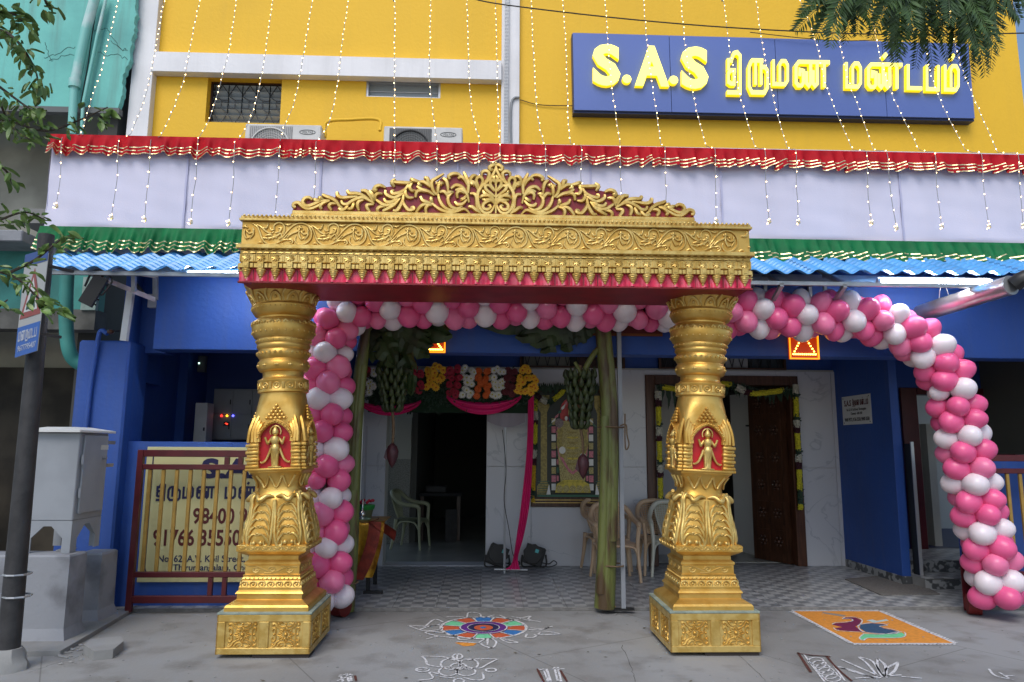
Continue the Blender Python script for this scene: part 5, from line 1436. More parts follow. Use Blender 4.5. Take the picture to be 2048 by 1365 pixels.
# board built as thin strips so the outline stays exact
cb = B(); pts_l = half
for mir in (False, True):
    for i in range(len(half) - 1):
        a, c_ = cp(*half[i], mir), cp(*half[i + 1], mir)
        lo = cz_(429.5)
        y0, y1 = YCr + .012, YCr + .05
        cb.add([(a[0], y0, lo), (c_[0], y0, lo), (c_[0], y0, c_[1]), (a[0], y0, a[1]), (a[0], y1, lo), (c_[0], y1, lo), (c_[0], y1, c_[1]), (a[0], y1, a[1])], [(0, 1, 2, 3), (7, 6, 5, 4), (3, 2, 6, 7)])
cb.build('crest_backboard', 'red_board', arch, smooth=0)
ZA = [[(1885, 100), (1860, 200), (1780, 340), (1640, 470), (1565, 590), (1560, 740), (1600, 870), (1680, 950), (1780, 940), (1840, 860), (1872, 760)],
 [(1872, 790), (1800, 735), (1700, 765), (1655, 820), (1670, 880), (1740, 890), (1790, 850), (1770, 810), (1740, 825)],
 [(1885, 420), (1840, 330), (1885, 275)], [(1870, 560), (1780, 440), (1810, 375), (1870, 400), (1883, 460)], [(1870, 660), (1720, 550), (1690, 480), (1760, 465), (1850, 560)], [(1870, 730), (1740, 640), (1670, 600), (1650, 540)], [(1880, 760), (1780, 720), (1690, 725), (1640, 700)],
 [(1870, 740), (1780, 650), (1650, 645), (1595, 690)],
 [(1888, 100), (1830, 95), (1770, 140), (1790, 190), (1830, 165)], [(1640, 470), (1740, 340), (1755, 240), (1690, 205), (1630, 235), (1628, 290)],
 [(1590, 520), (1645, 400), (1620, 330), (1570, 318), (1530, 370), (1560, 460), (1590, 520)], [(1410, 420), (1435, 340), (1490, 290), (1560, 315)], [(1405, 430), (1450, 400), (1520, 450), (1565, 560)], [(1405, 430), (1480, 440), (1500, 480)],
 [(1385, 610), (1390, 440), (1350, 330), (1300, 225)], [(1200, 350), (1260, 320), (1330, 380), (1378, 480)], [(1060, 360), (1035, 315), (1100, 270), (1200, 268), (1270, 320)],
 [(1080, 530), (1160, 470), (1260, 490), (1330, 560), (1378, 640)], [(1160, 560), (1240, 535), (1320, 575), (1375, 650), (1405, 770)], [(1200, 700), (1190, 620), (1230, 575), (1290, 585), (1345, 625)], [(1250, 720), (1310, 705), (1370, 645)],
 [(1150, 760), (1200, 810), (1290, 800), (1365, 720)], [(1100, 600), (1035, 680), (1040, 780), (1100, 860), (1200, 885), (1290, 830)], [(855, 640), (880, 740), (950, 850), (1050, 910), (1150, 912), (1270, 850)],
 [(740, 790), (850, 880), (980, 940), (1090, 955), (1200, 930), (1300, 890), (1360, 905), (1430, 980)], [(1390, 850), (1460, 850), (1540, 910), (1625, 955)], [(1420, 610), (1500, 620), (1540, 700), (1550, 840), (1610, 940)],
 [(830, 650), (770, 580), (738, 480), (745, 400), (830, 340), (945, 265)], [(850, 640), (848, 560), (860, 470), (885, 395)], [(862, 480), (820, 440), (805, 435)], [(870, 475), (910, 440), (950, 450)],
 [(930, 345), (990, 390), (1020, 480), (1030, 590)], [(880, 600), (950, 585), (1010, 640), (1035, 720)], [(1015, 650), (1050, 600), (1130, 590)], [(470, 500), (560, 560), (680, 590), (790, 655)], [(455, 700), (470, 610), (530, 575), (640, 600)],
 [(540, 680), (580, 750), (660, 780), (755, 800)], [(730, 680), (735, 740), (760, 810)], [(655, 990), (640, 900), (680, 840), (770, 820)], [(470, 965), (540, 870), (610, 825), (730, 800)], [(510, 420), (600, 425), (700, 490), (760, 540)], [(515, 420), (510, 480), (565, 480)],
 [(590, 350), (650, 355), (680, 430), (740, 490)], [(350, 365), (420, 400), (540, 425)], [(0, 425), (150, 440), (320, 445), (400, 425)], [(90, 380), (30, 440), (75, 520)], [(325, 460), (270, 560), (160, 625), (50, 640), (30, 595), (75, 580)],
 [(380, 450), (345, 520), (385, 580), (460, 575)], [(275, 550), (275, 640), (330, 705), (420, 700)], [(240, 640), (235, 780), (290, 880), (350, 930), (430, 910), (420, 868), (370, 880)], [(240, 650), (230, 760), (180, 870), (120, 940), (60, 940)],
 [(0, 710), (100, 710), (200, 650), (265, 585)], [(0, 800), (80, 770), (170, 690)], [(0, 890), (90, 830), (180, 715)]]
ZBs = [[(140, 545), (100, 545), (105, 490), (180, 478), (250, 535), (330, 580), (430, 570), (560, 500), (650, 435)], [(420, 415), (360, 380), (290, 395), (258, 460), (300, 520), (380, 525), (500, 470), (600, 430), (730, 420)], [(440, 400), (500, 432), (610, 430)], [(520, 365), (560, 390), (630, 420)],
 [(590, 320), (660, 355), (760, 390), (850, 450), (900, 520), (955, 550)], [(845, 270), (860, 335), (930, 372), (1060, 362), (1210, 340)], [(1025, 235), (1060, 290), (1180, 295), (1300, 320), (1410, 385)], [(930, 425), (960, 480), (1040, 485), (1120, 430), (1240, 372), (1330, 370), (1450, 425), (1510, 465)],
 [(1265, 238), (1350, 245), (1410, 300), (1490, 430)], [(1420, 235), (1480, 320), (1505, 430)], [(590, 585), (568, 530), (620, 470), (725, 430)], [(765, 595), (720, 530), (760, 480), (860, 478)], [(880, 560), (940, 590), (1010, 565), (1065, 475)], [(1045, 572), (1110, 560), (1140, 510), (1155, 435)],
 [(1245, 595), (1218, 510), (1235, 440), (1320, 398)], [(1440, 615), (1388, 545), (1392, 490), (1500, 480)], [(1585, 625), (1570, 570), (1620, 520), (1730, 510)], [(1540, 395), (1600, 440), (1660, 480), (1760, 492), (1870, 450), (1960, 345)], [(1475, 240), (1530, 165), (1610, 145), (1700, 180)],
 [(1520, 400), (1528, 330), (1570, 288), (1650, 290)], [(1510, 270), (1530, 225), (1560, 235)], [(1700, 225), (1705, 290), (1780, 340), (1880, 352), (2005, 285)], [(1675, 370), (1715, 430), (1800, 435), (1880, 390), (1970, 295)], [(1660, 592), (1740, 560), (1850, 490), (1940, 395)], [(1845, 580), (1920, 582), (1980, 480), (2025, 335)]]
crs = B()
for mir in (False, True):
    for P, ox, oy in [(p, 780, 320) for p in ZA] + [(p, 580, 360) for p in ZBs]:
        q = [cp(ox + a * .1123, oy + c_ * .1123, mir) for a, c_ in P]
        sweep2(crs, q, .0205, YCr + .006, 6, True, 3, 1.1)
for mir in (False, True):
    for i in range(len(half) - 1): pass
for px, py, r_ in ((991, 327, .013), (985, 329, .011), (997, 329, .011)): crs.ball((cp(px, py)[0], YCr, cp(px, py)[1]), r_, 7, 5)
a0, a1 = cp(991.5, 367), cp(991.5, 428)
crs.tube([(a0[0], YCr, a0[1]), (a1[0], YCr, a1[1])], .010, 6)
tag(crs.build('crest_scrollwork', 'gold_lt', arch, smooth=60), kind='stuff')

# ================================================================== BALLOON ARCH
ba = thing('balloon_arch', 'pink and white balloon garland arching behind the golden arch', 'balloon arch', (1.6, 6.72, 0), )
path = [(652, 1196), (650, 1100), (650, 1000), (652, 850), (656, 740), (664, 668), (690, 628), (740, 612), (850, 606), (1000, 606), (1200, 612), (1400, 622), (1550, 629), (1650, 631), (1740, 640), (1810, 665), (1860, 705), (1895, 760), (1915, 830), (1935, 920), (1955, 1010), (1978, 1100), (1996, 1190)]
P3 = smooth_pts([W(a, c_, 6.72) for a, c_ in path], 12)
# even spacing
cum = [0]
for i in range(1, len(P3)): cum.append(cum[-1] + (P3[i] - P3[i - 1]).length)
def at(s_):
    for i in range(1, len(P3)):
        if cum[i] >= s_:
            q = (s_ - cum[i - 1]) / (cum[i] - cum[i - 1]); return P3[i - 1].lerp(P3[i], q), (P3[i] - P3[i - 1]).normalized()
    return P3[-1], (P3[-1] - P3[-2]).normalized()
tot = cum[-1]; NR = 74; pit = tot / (NR - 1)
def balloon_mesh(m):
    b = B(); rings = []; n = 18; mm_ = 12
    for i in range(1, mm_):
        a = math.pi * i / mm_; r_ = math.sin(a) * (1 - .10 * math.cos(a)) ; z = math.cos(a) * 1.06
        rings.append([(r_ * math.cos(2 * math.pi * k / n), r_ * math.sin(2 * math.pi * k / n), z) for k in range(n)])
    rings.append([(.06 * math.cos(2 * math.pi * k / n), .06 * math.sin(2 * math.pi * k / n), -1.10) for k in range(n)])
    rings.append([(.11 * math.cos(2 * math.pi * k / n), .11 * math.sin(2 * math.pi * k / n), -1.18) for k in range(n)])
    b.loft(rings)
    return b
protos = {}
first = True
for i in range(NR):
    c, t_ = at(i * pit)
    u = t_.cross(Vector((0, 1, 0))).normalized(); v = u.cross(t_)
    for k in range(4):
        a = math.pi / 2 * k + (math.pi / 4 if i % 2 else 0) + .16 * i
        d = (u * math.cos(a) + v * math.sin(a)).normalized()
        r_ = .110 * ru(.92, 1.07); 
        if rnd() < .04: r_ *= .8
        key = 'w' if i % 3 == 0 else ('p' if rnd() < .68 else 'r')
        if key not in protos:
            o = balloon_mesh(key).build('balloon', {'w': 'wht_b', 'p': 'pink', 'r': 'pink2'}[key], ba, smooth=180, )
            # mesh is unit sized about the arch origin
            for vv in o.data.vertices: vv.co += ORG[ba.name]
            protos[key] = o
        else:
            o = protos[key].copy(); COL.objects.link(o); o.parent = ba
        p = c + d * .146 + t_ * ru(-.015, .015)
        if p.z < .125: p.z = .122 + ru(0, .01)
        o.location = p - ORG[ba.name]; o.scale = (r_ * ru(.96, 1.03), r_ * ru(.96, 1.03), r_ * ru(.97, 1.08))
        o.rotation_euler = (d + t_ * ru(-.15, .15)).to_track_quat('Z', 'Y').to_euler()
# core line carrying the balloons
B().tube(P3[::6], .012, 5).build('core_line', 'wire', ba)
# ================================================================== BANANA PLANTS
def banana_leaf(b, base, tip, width, droop, n=14):
    base = Vector(base); tip = Vector(tip); d = tip - base
    side = d.cross(Vector((0, 1, .25))); side = side.normalized() if side.length > .05 else Vector((1, 0, 0))
    if side.z > 0: side = -side
    spine = []
    for i in range(n + 1):
        t = i / n; p = base.lerp(tip, t) + Vector((0, 0, droop * math.sin(math.pi * t) ))
        spine.append(p)
    for s_ in (-1, 1):
        row = []; 
        for i, p in enumerate(spine):
            t = i / n; w = width * (math.sin(math.pi * min(1, t * .92 + .08)) ** .6) * (1 if rnd() > .18 else .7)
            row.append(p + side * s_ * w * .8 + Vector((0, ru(-.03, .03), -w * .25 + ru(-.02, .01))))
        for i in range(n):
            if rnd() < .08: continue
            mid0 = spine[i].lerp(row[i], .5) + Vector((0, -.03, .012)); mid1 = spine[i + 1].lerp(row[i + 1], .5) + Vector((0, -.03, .012))
            b.add([spine[i], spine[i + 1], mid1, row[i + 1], row[i], mid0], [(0, 1, 2, 5), (5, 2, 3, 4)])
def bunch(t, cx, y, ztop, zbot, r_top, tiers, stalk_end):
    st_ = thing_part = B()
    c = Vector((cx, y, ztop))
    for k in range(tiers):
        q = k / (tiers - 1); z = ztop + (zbot - ztop) * q; R_ = r_top * (1 - .45 * q)
        n = 13 - k
        for i in range(n):
            a = 2 * math.pi * i / n + k * .5 + ru(-.1, .1)
            d = Vector((math.cos(a), math.sin(a), 0))
            p0 = Vector((cx, y, z)) + d * R_ * .25
            up = .5 + .5 * q
            pts = [p0, p0 + d * R_ * .6 + Vector((0, 0, -.015)), p0 + d * R_ * .95 + Vector((0, 0, .02)), p0 + d * R_ * .92 + Vector((0, 0, .085 * ru(.8, 1.2)))]
            b = B(); P = smooth_pts(pts, 2)
            b.tube(P, [.010, .020, .026, .027, .025, .018, .008], 6)
            b.build('banana', 'banana', t, smooth=60)
    e = Vector(stalk_end)
    P = smooth_pts([(cx, y, ztop + .12), (cx, y, (ztop + zbot) / 2), (cx, y, zbot), (cx + (e.x - cx) * .5 + .01, y - .01, (zbot + e.z) / 2), e], 5)
    b = B(); b.tube(P, [.022 - .012 * i / len(P) for i in range(len(P))], 7)
    for i in range(6, len(P)): b.ball(P[i], .017, 6, 4, (1, 1, .5))
    b.build('stalk', 'soil', t, smooth=60)
    bd = B(); bd.loft([[(e.x + r_ * math.cos(2 * math.pi * k / 10), e.y + r_ * math.sin(2 * math.pi * k / 10), e.z + z) for k in range(10)] for z, r_ in ((.03, .015), (0, .045), (-.05, .062), (-.11, .055), (-.17, .030), (-.21, .004))])
    bd.build('flower_bud', 'bud', t, smooth=60)
    br = B(); br.add([e + Vector((-.01, 0, .02)), e + Vector((-.06, -.02, -.03)), e + Vector((-.08, -.02, -.11)), e + Vector((-.05, -.03, -.14)), e + Vector((-.03, -.02, -.06))], [(0, 1, 2, 3, 4)])
    br.build('bract', 'bud', t)
YBn = 7.02
t = thing('banana_plant', 'cut banana plant with fruit bunch leaning beside the left balloon column', 'banana plant', W(692, 1222, YBn))
P = [W(690, 1222, YBn), W(699, 1100, YBn), W(704, 980, YBn), W(710, 860, YBn), W(719, 760, YBn), W(730, 680, YBn), W(742, 630, YBn)]
P = smooth_pts(P, 3); rr = [.088 - .034 * i / len(P) for i in range(len(P))]
tb = B().tube(P, rr, 14)
tb.build('trunk', 'btrunk', t, smooth=60)
for s_ in range(3):
    a = ru(-.3, .3); sh = B()
    sh.tube([p + Vector((.03 * (s_ - 1), -.03, 0)) for p in P[2 + s_ * 2: 12 + s_]], [r_ * .62 for r_ in rr[2 + s_ * 2: 12 + s_]], 8); sh.build('leaf_sheath', 'btrunk', t, smooth=60)
bb = W(700, 1165, YBn)
B().tube([(bb.x + .075 * math.cos(k * .7), YBn + .075 * math.sin(k * .7), bb.z + .006 * math.sin(k * 3)) for k in range(10)], .008, 5).build('rope_tie', 'soil', t)
top = W(742, 640, YBn)
for a, c_, Yt, w_, dr in ((868, 694, 6.80, .16, .04), (862, 668, 6.78, .17, .05), (860, 715, 6.85, .20, .08), (905, 672, 6.9, .20, .06), (940, 645, 7.05, .16, .06), (790, 735, 6.9, .18, .06), (825, 745, 7.0, .18, .07), (760, 735, 7.0, .14, .03), (1010, 640, 7.6, .14, .10), (865, 690, 7.05, .22, .08), (735, 720, 7.05, .07, .02), (850, 640, 6.9, .18, .05)):
    lf = B(); banana_leaf(lf, top + Vector((0, .02, ru(-.05, .06))), W(a, c_, Yt), w_, dr); lf.build('leaf', 'leaf_dk', t, smooth=60)
for k in range(7):     # hanging torn leaf around the fruit
    lf = B(); a = 765 + k * 10 + ru(-4, 4); banana_leaf(lf, W(770 + k * 8, 690, 7.1), W(a, 770 + ru(-20, 25), 7.1), .09, .02, 8); lf.build('leaf', 'leaf_dk', t, smooth=60)
c = W(787, 748, 7.15); bunch(t, c.x, 7.15, c.z, wz(787, 818, 7.15), .135, 6, W(785, 893, 7.12))
t = thing('banana_plant', 'cut banana plant with fruit bunch tied to the grey pole right of the pink drape', 'banana plant', W(1212, 1215, YBn))
P = smooth_pts([W(1209, 1216, YBn), W(1213, 1120, YBn), W(1216, 1000, YBn), W(1218, 900, YBn), W(1216, 800, YBn), W(1208, 700, YBn), W(1200, 620, YBn)], 3)
rr = [.100 - .032 * i / len(P) for i in range(len(P))]
B().tube(P, rr, 16).build('trunk', 'btrunk', t, smooth=60)
for s_, k0, k1 in ((-.045, 1, 12), (.04, 4, 19), (.0, 0, 8)):
    B().tube([p + Vector((s_, -.05, 0)) for p in P[k0:k1]], [r_ * .55 for r_ in rr[k0:k1]], 8).build('leaf_sheath', 'btrunk', t, smooth=60)
for a, c_, Yt, w_, dr in ((1060, 690, 7.0, .16, .06), (960, 655, 6.9, .16, .06), (1080, 705, 7.06, .15, .06), (1120, 700, 7.06, .14, .05), (940, 640, 7.0, .12, .06), (1030, 675, 6.95, .18, .05)):
    lf = B(); banana_leaf(lf, W(1200, 640, YBn), W(a, c_, Yt), w_, dr); lf.build('leaf', 'leaf_dk', t, smooth=60)
B().tube(smooth_pts([W(1207, 690, 7.05), W(1190, 705, 7.0), W(1172, 735, 7.0), W(1165, 760, 7.02)], 4), .028, 8).build('fruit_stem', 'btrunk', t, smooth=60)
B().tube(smooth_pts([W(1150, 725, 7.02), W(1160, 745, 7.0), W(1166, 775, 7.02)], 4), .018, 8).build('fruit_stem', 'btrunk', t, smooth=60)
c = W(1160, 755, 7.02); bunch(t, c.x, 7.02, c.z, wz(1160, 852, 7.02), .125, 7, W(1166, 915, 7.0))
rp = B()
for py in (855, 1130):
    c = W(1222, py, YBn); rp.tube([(c.x + .125 * math.cos(k * .63), YBn - .0 + .115 * math.sin(k * .63), c.z + .004 * math.sin(k * 2)) for k in range(11)], .008, 5)
rp.tube(smooth_pts([W(1240, 852, 6.92), W(1252, 850, 6.9), W(1254, 870, 6.9), W(1258, 890, 6.9), W(1252, 900, 6.9), W(1250, 880, 6.9), W(1250, 828, 6.9)], 4), .007, 5)
rp.build('rope_tie', 'soil', t)
gb = thing('offering_pieces', 'small heap of red and yellow petals at the foot of the middle banana trunk', 'petals', W(1212, 1216, 6.95))
for i in range(14):
    p = G(1196 + ru(0, 32), 1214 + ru(-2, 4), TZ + .01); B().ball((p.x, p.y, p.z), .014, 5, 4, (1.6, 1, .5)).build('petal', ru(0, 1) < .7 and 'f_red' or 'f_yel', gb)
p = G(1243, 1216, TZ)
gp = thing('grey_pole', 'slim grey steel pole tied beside the middle banana plant', 'pole', (p.x, YBn + .0, TZ))
B().bar((p.x, YBn - .03, TZ), (p.x + .0, YBn - .03, 2.9), .040, .040).build('shaft', 'cab', gp)
B().box(p.x - .10, p.x + .10, YBn - .06, YBn - .0, TZ, TZ + .018).build('foot', 'blk', gp)

# ================================================================== FLOWER FRAME AND DRAPES
YFl = 8.95
fp = thing('floral_arch', 'floral arch panel of crimson white yellow and orange gerberas over the left doorway', 'flower arrangement', W(900, 790, YFl))
def flower_mesh(pet, wd, rad, m, ctr='f_ctr'):
    b = B(); n = pet
    for k in range(n):
        a = 2 * math.pi * k / n; c_, s_ = math.cos(a), math.sin(a); w_ = rad * wd
        pts = [(.18 * rad, 0, -.25), (.6 * rad, w_, -.42), (rad, w_ * .3, -.30), (rad, -w_ * .3, -.30), (.6 * rad, -w_, -.42)]
        b.add([(r_ * c_ - q * s_, y * rad, r_ * s_ + q * c_) for r_, q, y in pts], [(0, 1, 2, 3, 4)])
    b.add([(rad * .55 * math.cos(k * .785), -.33 * rad, rad * .55 * math.sin(k * .785)) for k in range(8)], [tuple(range(8))])
    return b
ORGf = ORG[fp.name]
FL = {}
def flower(px, py, kind, size=1.0):
    Y = YFl - .10 + ru(-.02, .02)
    p = W(px, py, Y)
    if kind not in FL:
        pet, wd, m = {'w': (14, .16, 'f_white'), 'y': (12, .26, 'f_yel'), 'o': (14, .2, 'f_org'), 'r': (12, .28, 'f_red'), 'm': (12, .26, 'f_mar'), 'Y': (12, .2, 'f_yel')}[kind]
        b = flower_mesh(pet, wd, .040, m); b.v = [(x + ORGf.x, y + ORGf.y, z + ORGf.z) for x, y, z in b.v]
        o = b.build('flower', m, fp, smooth=0)
        cb = B().ball((ORGf.x, ORGf.y - .019, ORGf.z), .009, 6, 4); cc = cb.build('flower_centre', {'w': 'marig', 'r': 'f_mar', 'm': 'f_mar', 'y': 'f_org', 'o': 'f_org'}[kind], o)
        FL[kind] = (o, cc)
    else:
        o = FL[kind][0].copy(); COL.objects.link(o); o.parent = fp
        c_ = FL[kind][1].copy(); COL.objects.link(c_); c_.parent = o
    o.location = p - ORGf; s_ = size * ru(1.08, 1.3); o.scale = (s_, s_, s_); o.rotation_euler = (ru(-.35, .25), ru(0, 3), ru(-.35, .35))
Z2 = lambda x, y: (680 + x * .1953, 640 + y * .1953)
data = {'r': [(770, 500), (750, 570), (825, 565), (740, 650), (825, 655), (715, 710), (810, 730), (1125, 515), (1205, 515), (1140, 600), (1210, 600), (1120, 670), (1195, 670), (1120, 750), (1185, 750), (285, 515)],
 'm': [(1720, 520), (1790, 535), (1710, 600), (1770, 610), (1710, 670), (1765, 690), (1700, 740), (1760, 760), (270, 560), (240, 620), (255, 690), (230, 740)],
 'w': [(710, 510), (690, 565), (690, 620), (1260, 520), (1350, 520), (1265, 590), (1340, 600), (1300, 640), (1350, 660), (1275, 705), (1245, 770), (1340, 755), (1570, 520), (1640, 530), (1575, 590), (1575, 640), (1645, 640), (1660, 680), (1590, 700), (1565, 770), (1620, 770), (345, 560), (310, 640), (300, 700), (300, 750), (345, 520), (340, 690)],
 'y': [(900, 515), (955, 505), (1055, 515), (910, 560), (965, 545), (960, 600), (1050, 600), (1010, 625), (920, 660), (985, 695), (1870, 520), (1930, 525), (1840, 590), (1915, 600), (1980, 595), (1870, 640), (1830, 680), (1815, 730), (1895, 735), (1955, 750), (1985, 670), (1960, 690), (75, 660), (70, 690)],
 'o': [(1420, 530), (1500, 530), (1420, 595), (1500, 600), (1440, 655), (1415, 710), (1500, 705), (1400, 780), (1495, 775), (1450, 620), (640, 525)]}
for k, l in data.items():
    for x, y in l:
        flower(*Z2(x, y), k, 1.0)
        if k != 'm' or rnd() < .6: flower(*Z2(x + ru(-45, 45), y + ru(-34, 34)), k, .92)
# foliage behind the flowers
fo = B()
def leafquad(b, p, L_, w_, d, nrm=Vector((0, -1, 0))):
    d = d.normalized(); s_ = d.cross(nrm).normalized() * w_
    b.add([p, p + d * L_ * .45 + s_ - nrm * -.004, p + d * L_, p + d * L_ * .45 - s_], [(0, 1, 2, 3)])
for i in range(1500):
    x = ru(733, 1072); y = 738 + 60 * rnd() ** 1.0 + (20 * rnd() if (x < 850 or 890 < x < 1060) else 34 * rnd())
    p = W(x, y, YFl - .07 + ru(-.03, .05)); a = ru(0, 6.28)
    leafquad(fo, p, ru(.03, .075), ru(.004, .012), Vector((math.cos(a), ru(-.5, .2), math.sin(a) - .1)))
tag(fo.build('greenery', 'mango', fp, smooth=0), kind='stuff')
B().box(wx(738, 780, YFl), wx(1066, 780, YFl), YFl - .01, YFl + .02, wz(900, 826, YFl), wz(900, 745, YFl)).build('backing_foam', mat('dark_green_foam', (.01, .03, .012), .9), fp)
# stand of the flower frame
for px, lb in ((1010, 'chrome'), (720, 'chrome')):
    x = wx(px, 1000, YFl + .03)
    B().tube([(x, YFl + .03, TZ), (x, YFl + .03, wz(px, 800, YFl))], .015, 8).build('stand_pole', 'alum', fp)
B().tube([W(988, 1139, YFl), W(1055, 1140, YFl)], .012, 6).build('stand_foot', 'alum', fp)
B().bar(W(722, 1000, YFl + .03) + Vector((.04, 0, -1)), W(722, 1000, YFl + .03) + Vector((.04, 0, .9)), .02).build('stand_pole', 'alum', fp)
# pink swags and hanging drape
dr_ = thing('pink_drape', 'hot pink cloth drape hanging right of the left doorway down to the floor', 'drape', W(1040, 1135, YFl - .06))
def drape(pts_l, pts_r, name, folds, depth, m='pinkc'):
    Lp = smooth_pts(pts_l, 5); Rp = smooth_pts(pts_r, 5); n = len(Lp) - 1
    def fn(u, v):
        i = min(n, int(round(v * n))); p = Lp[i].lerp(Rp[i], u)
        return (p.x, p.y - depth * abs(math.sin(folds * math.pi * u + .5 * math.sin(v * 5))) , p.z)
    return B().grid(fn, 30, n)
drape([W(1056, 802, YFl - .1), W(1053, 900, YFl - .09), W(1043, 1000, YFl - .08), W(1032, 1080, YFl - .07), W(1024, 1125, YFl - .06), W(1010, 1139, YFl - .08)],
      [W(1068, 790, YFl - .1), W(1066, 900, YFl - .09), W(1060, 1000, YFl - .08), W(1048, 1070, YFl - .07), W(1036, 1115, YFl - .06), W(1040, 1139, YFl - .08)], 'cloth', 4, .03).build('cloth', 'pinkc', dr_, smooth=180)
def swag(xa, xb, yt, yb_, label):
    t = thing('pink_swag', label, 'swag', W((xa + xb) / 2, yt, YFl - .06))
    def fn(u, v):
        px = xa + (xb - xa) * u; sag = (yb_ - yt) * (4 * u * (1 - u)) ** .8
        py = yt - 6 + 6 * v + sag * (.45 + .55 * v)
        p = W(px, py, YFl - .05 - .05 * abs(math.sin(v * 7)) - .03 * v)
        return (p.x, p.y, p.z)
    B().grid(fn, 26, 12).build('cloth', 'pinkc', t, smooth=180)
swag(716, 842, 806, 832, 'pink cloth swag under the left half of the flower panel')
swag(893, 1043, 796, 830, 'pink cloth swag under the right half of the flower panel')
sh_ = B(); sh_.grid(lambda u, v: tuple(W(975 + 75 * u, 815 + 28 * v + 12 * math.sin(u * 3), YFl + .0 - .01 * math.sin(u * 20))), 16, 4)
tag(sh_.build('sheer_cloth', mat('greyish_sheer_cloth', (.30, .27, .30), .8), smooth=180), 'short pale sheer cloth hanging below the right end of the flower panel', 'cloth')
# stage flood lights on the floor
def flood(px, py, label, tilt, flip=1):
    c = G(px, py, TZ); c.y = max(c.y, 8.9) if c.y > 9.4 else c.y
    t = thing('flood_light', label, 'flood light', c)
    b = B(); ax = Vector((math.cos(tilt), 0, math.sin(tilt))); az = Vector((-math.sin(tilt), 0, math.cos(tilt)))
    cc = c + Vector((0, 0, .155))
    rings = []
    for k, (d, s_) in enumerate(((-.11, .055), (-.10, .085), (.0, .10), (.07, .115), (.075, .125), (.10, .125))):
        rings.append([cc + Vector((flip * .25, -1, .35)).normalized() * d + ax * s_ * math.cos(q * math.pi / 4) + az * s_ * math.sin(q * math.pi / 4) for q in range(8)])
    b.loft(rings); b.build('housing', 'blk', t, smooth=25)
    fr = Vector((flip * .25, -1, .35)).normalized()
    br = B(); 
    br.tube(smooth_pts([c + Vector((-.15, 0, .16)), c + Vector((-.15, 0, .02)), c + Vector((0, 0, .012)), c + Vector((.15, 0, .02)), c + Vector((.15, 0, .16))], 4), .012, 6); br.build('bracket', 'blk', t)
    q = cc + fr * .108 + ax * .045 + az * .045
    B().obox(q, ax * .022, az * .022, fr * .003).build('label_sticker', mat('aqua_sticker', (.10, .50, .50), .4), t)
    for k in range(4): B().obox(cc + fr * (-.06 + .03 * k), ax * .118, az * .118, fr * .004).build('cooling_fin', 'blk', t)
    cb = B().tube(smooth_pts([c + Vector((.1, 0, .06)), c + Vector((.19, -.02, .05)), c + Vector((.25, -.02, .09)), c + Vector((.29, -.02, .05)), c + Vector((.2, -.02, .012)), c + Vector((.12, 0, .02))], 4), .007, 5)
    cb.build('cable', 'blk', t)
    return t
flood(994, 1136, 'black flood light left of the foot of the pink drape', -.4)
flood(1068, 1136, 'black flood light right of the foot of the pink drape', -.3, -1)
wr = B().tube(smooth_pts([W(1005, 860, YFl - .02), W(1012, 940, YFl - .02), W(1008, 1000, YFl - .02), W(1018, 1060, YFl - .02), W(1026, 1110, YFl - .03), W(1040, 1130, YFl - .05)], 6), .005, 5)
tag(wr.build('power_cable', 'wire_dk', smooth=60), 'thin black cable hanging down the marble beside the pink drape', 'cable')

# ================================================================== FRAMED PICTURE WITH GARLAND
YPc = YW - .02
pf = thing('framed_picture', 'large framed devotional picture of a garlanded standing deity on the marble wall', 'picture', W(1140, 1010, YPc))
X0_, X1_, Z0_, Z1_ = wx(1062, 900, YPc), wx(1226, 900, YPc), wz(1140, 1014, YPc), wz(1140, 778, YPc)
for a, b_, c_, d_ in ((X0_, X1_, Z0_, Z0_ + .13), (X0_, X1_, Z1_ - .05, Z1_), (X0_, X0_ + .06, Z0_ + .1305, Z1_ - .0505), (X1_ - .06, X1_, Z0_ + .1305, Z1_ - .0505)):
    B().box(a, b_, YPc - .035, YPc + .005, c_, d_, .008).build('frame', 'wood', pf)
for z in (.050, .085): B().box(X0_ + .02, X1_ - .02, YPc - .042, YPc - .034, Z0_ + z, Z0_ + z + .008).build('gilt_strip', 'gold_lt', pf)
def pc(u, v): return (X0_ + .06 + u * (X1_ - X0_ - .12), Z0_ + .13 + v * (Z1_ - Z0_ - .18))
B().prism([pc(0, 0), pc(1, 0), pc(1, 1), pc(0, 1)], YPc - .014, YPc - .004).build('print', mat('print_dark_ground', (.012, .02, .018), .3), pf)
lay_i = [0]
def pflat(name, poly, m):
    lay_i[0] += 1; y = YPc - .0145 - lay_i[0] * .0006
    return B().prism([pc(*p) for p in poly], y, y + .0005).build(name, m, pf, smooth=0)
def ell(cx, cy, rx, ry, n=20, a0=0, a1=6.2832): return [(cx + rx * math.cos(a0 + (a1 - a0) * k / n), cy + ry * math.sin(a0 + (a1 - a0) * k / n)) for k in range(n if a1 > 6.28 else n + 1)]
mol = mat('print_olive_gold', (.42, .33, .08), .35, var=.4, scale=30); mol2 = mat('print_ochre', (.50, .42, .15), .35, col2=(.30, .24, .08), scale=90, lo=.45, hi=.55)
prd = mat('print_red', (.60, .05, .05), .35, var=.3, scale=20); ppk = mat('print_pink', (.65, .20, .25), .35, var=.3, scale=40); pwh = mat('print_white', (.75, .75, .70), .35); pgr = mat('print_green', (.03, .12, .07), .35); pyl = mat('print_yellow', (.65, .52, .06), .35, var=.4, scale=30); pbl = mat('print_navy', (.02, .03, .10), .35)
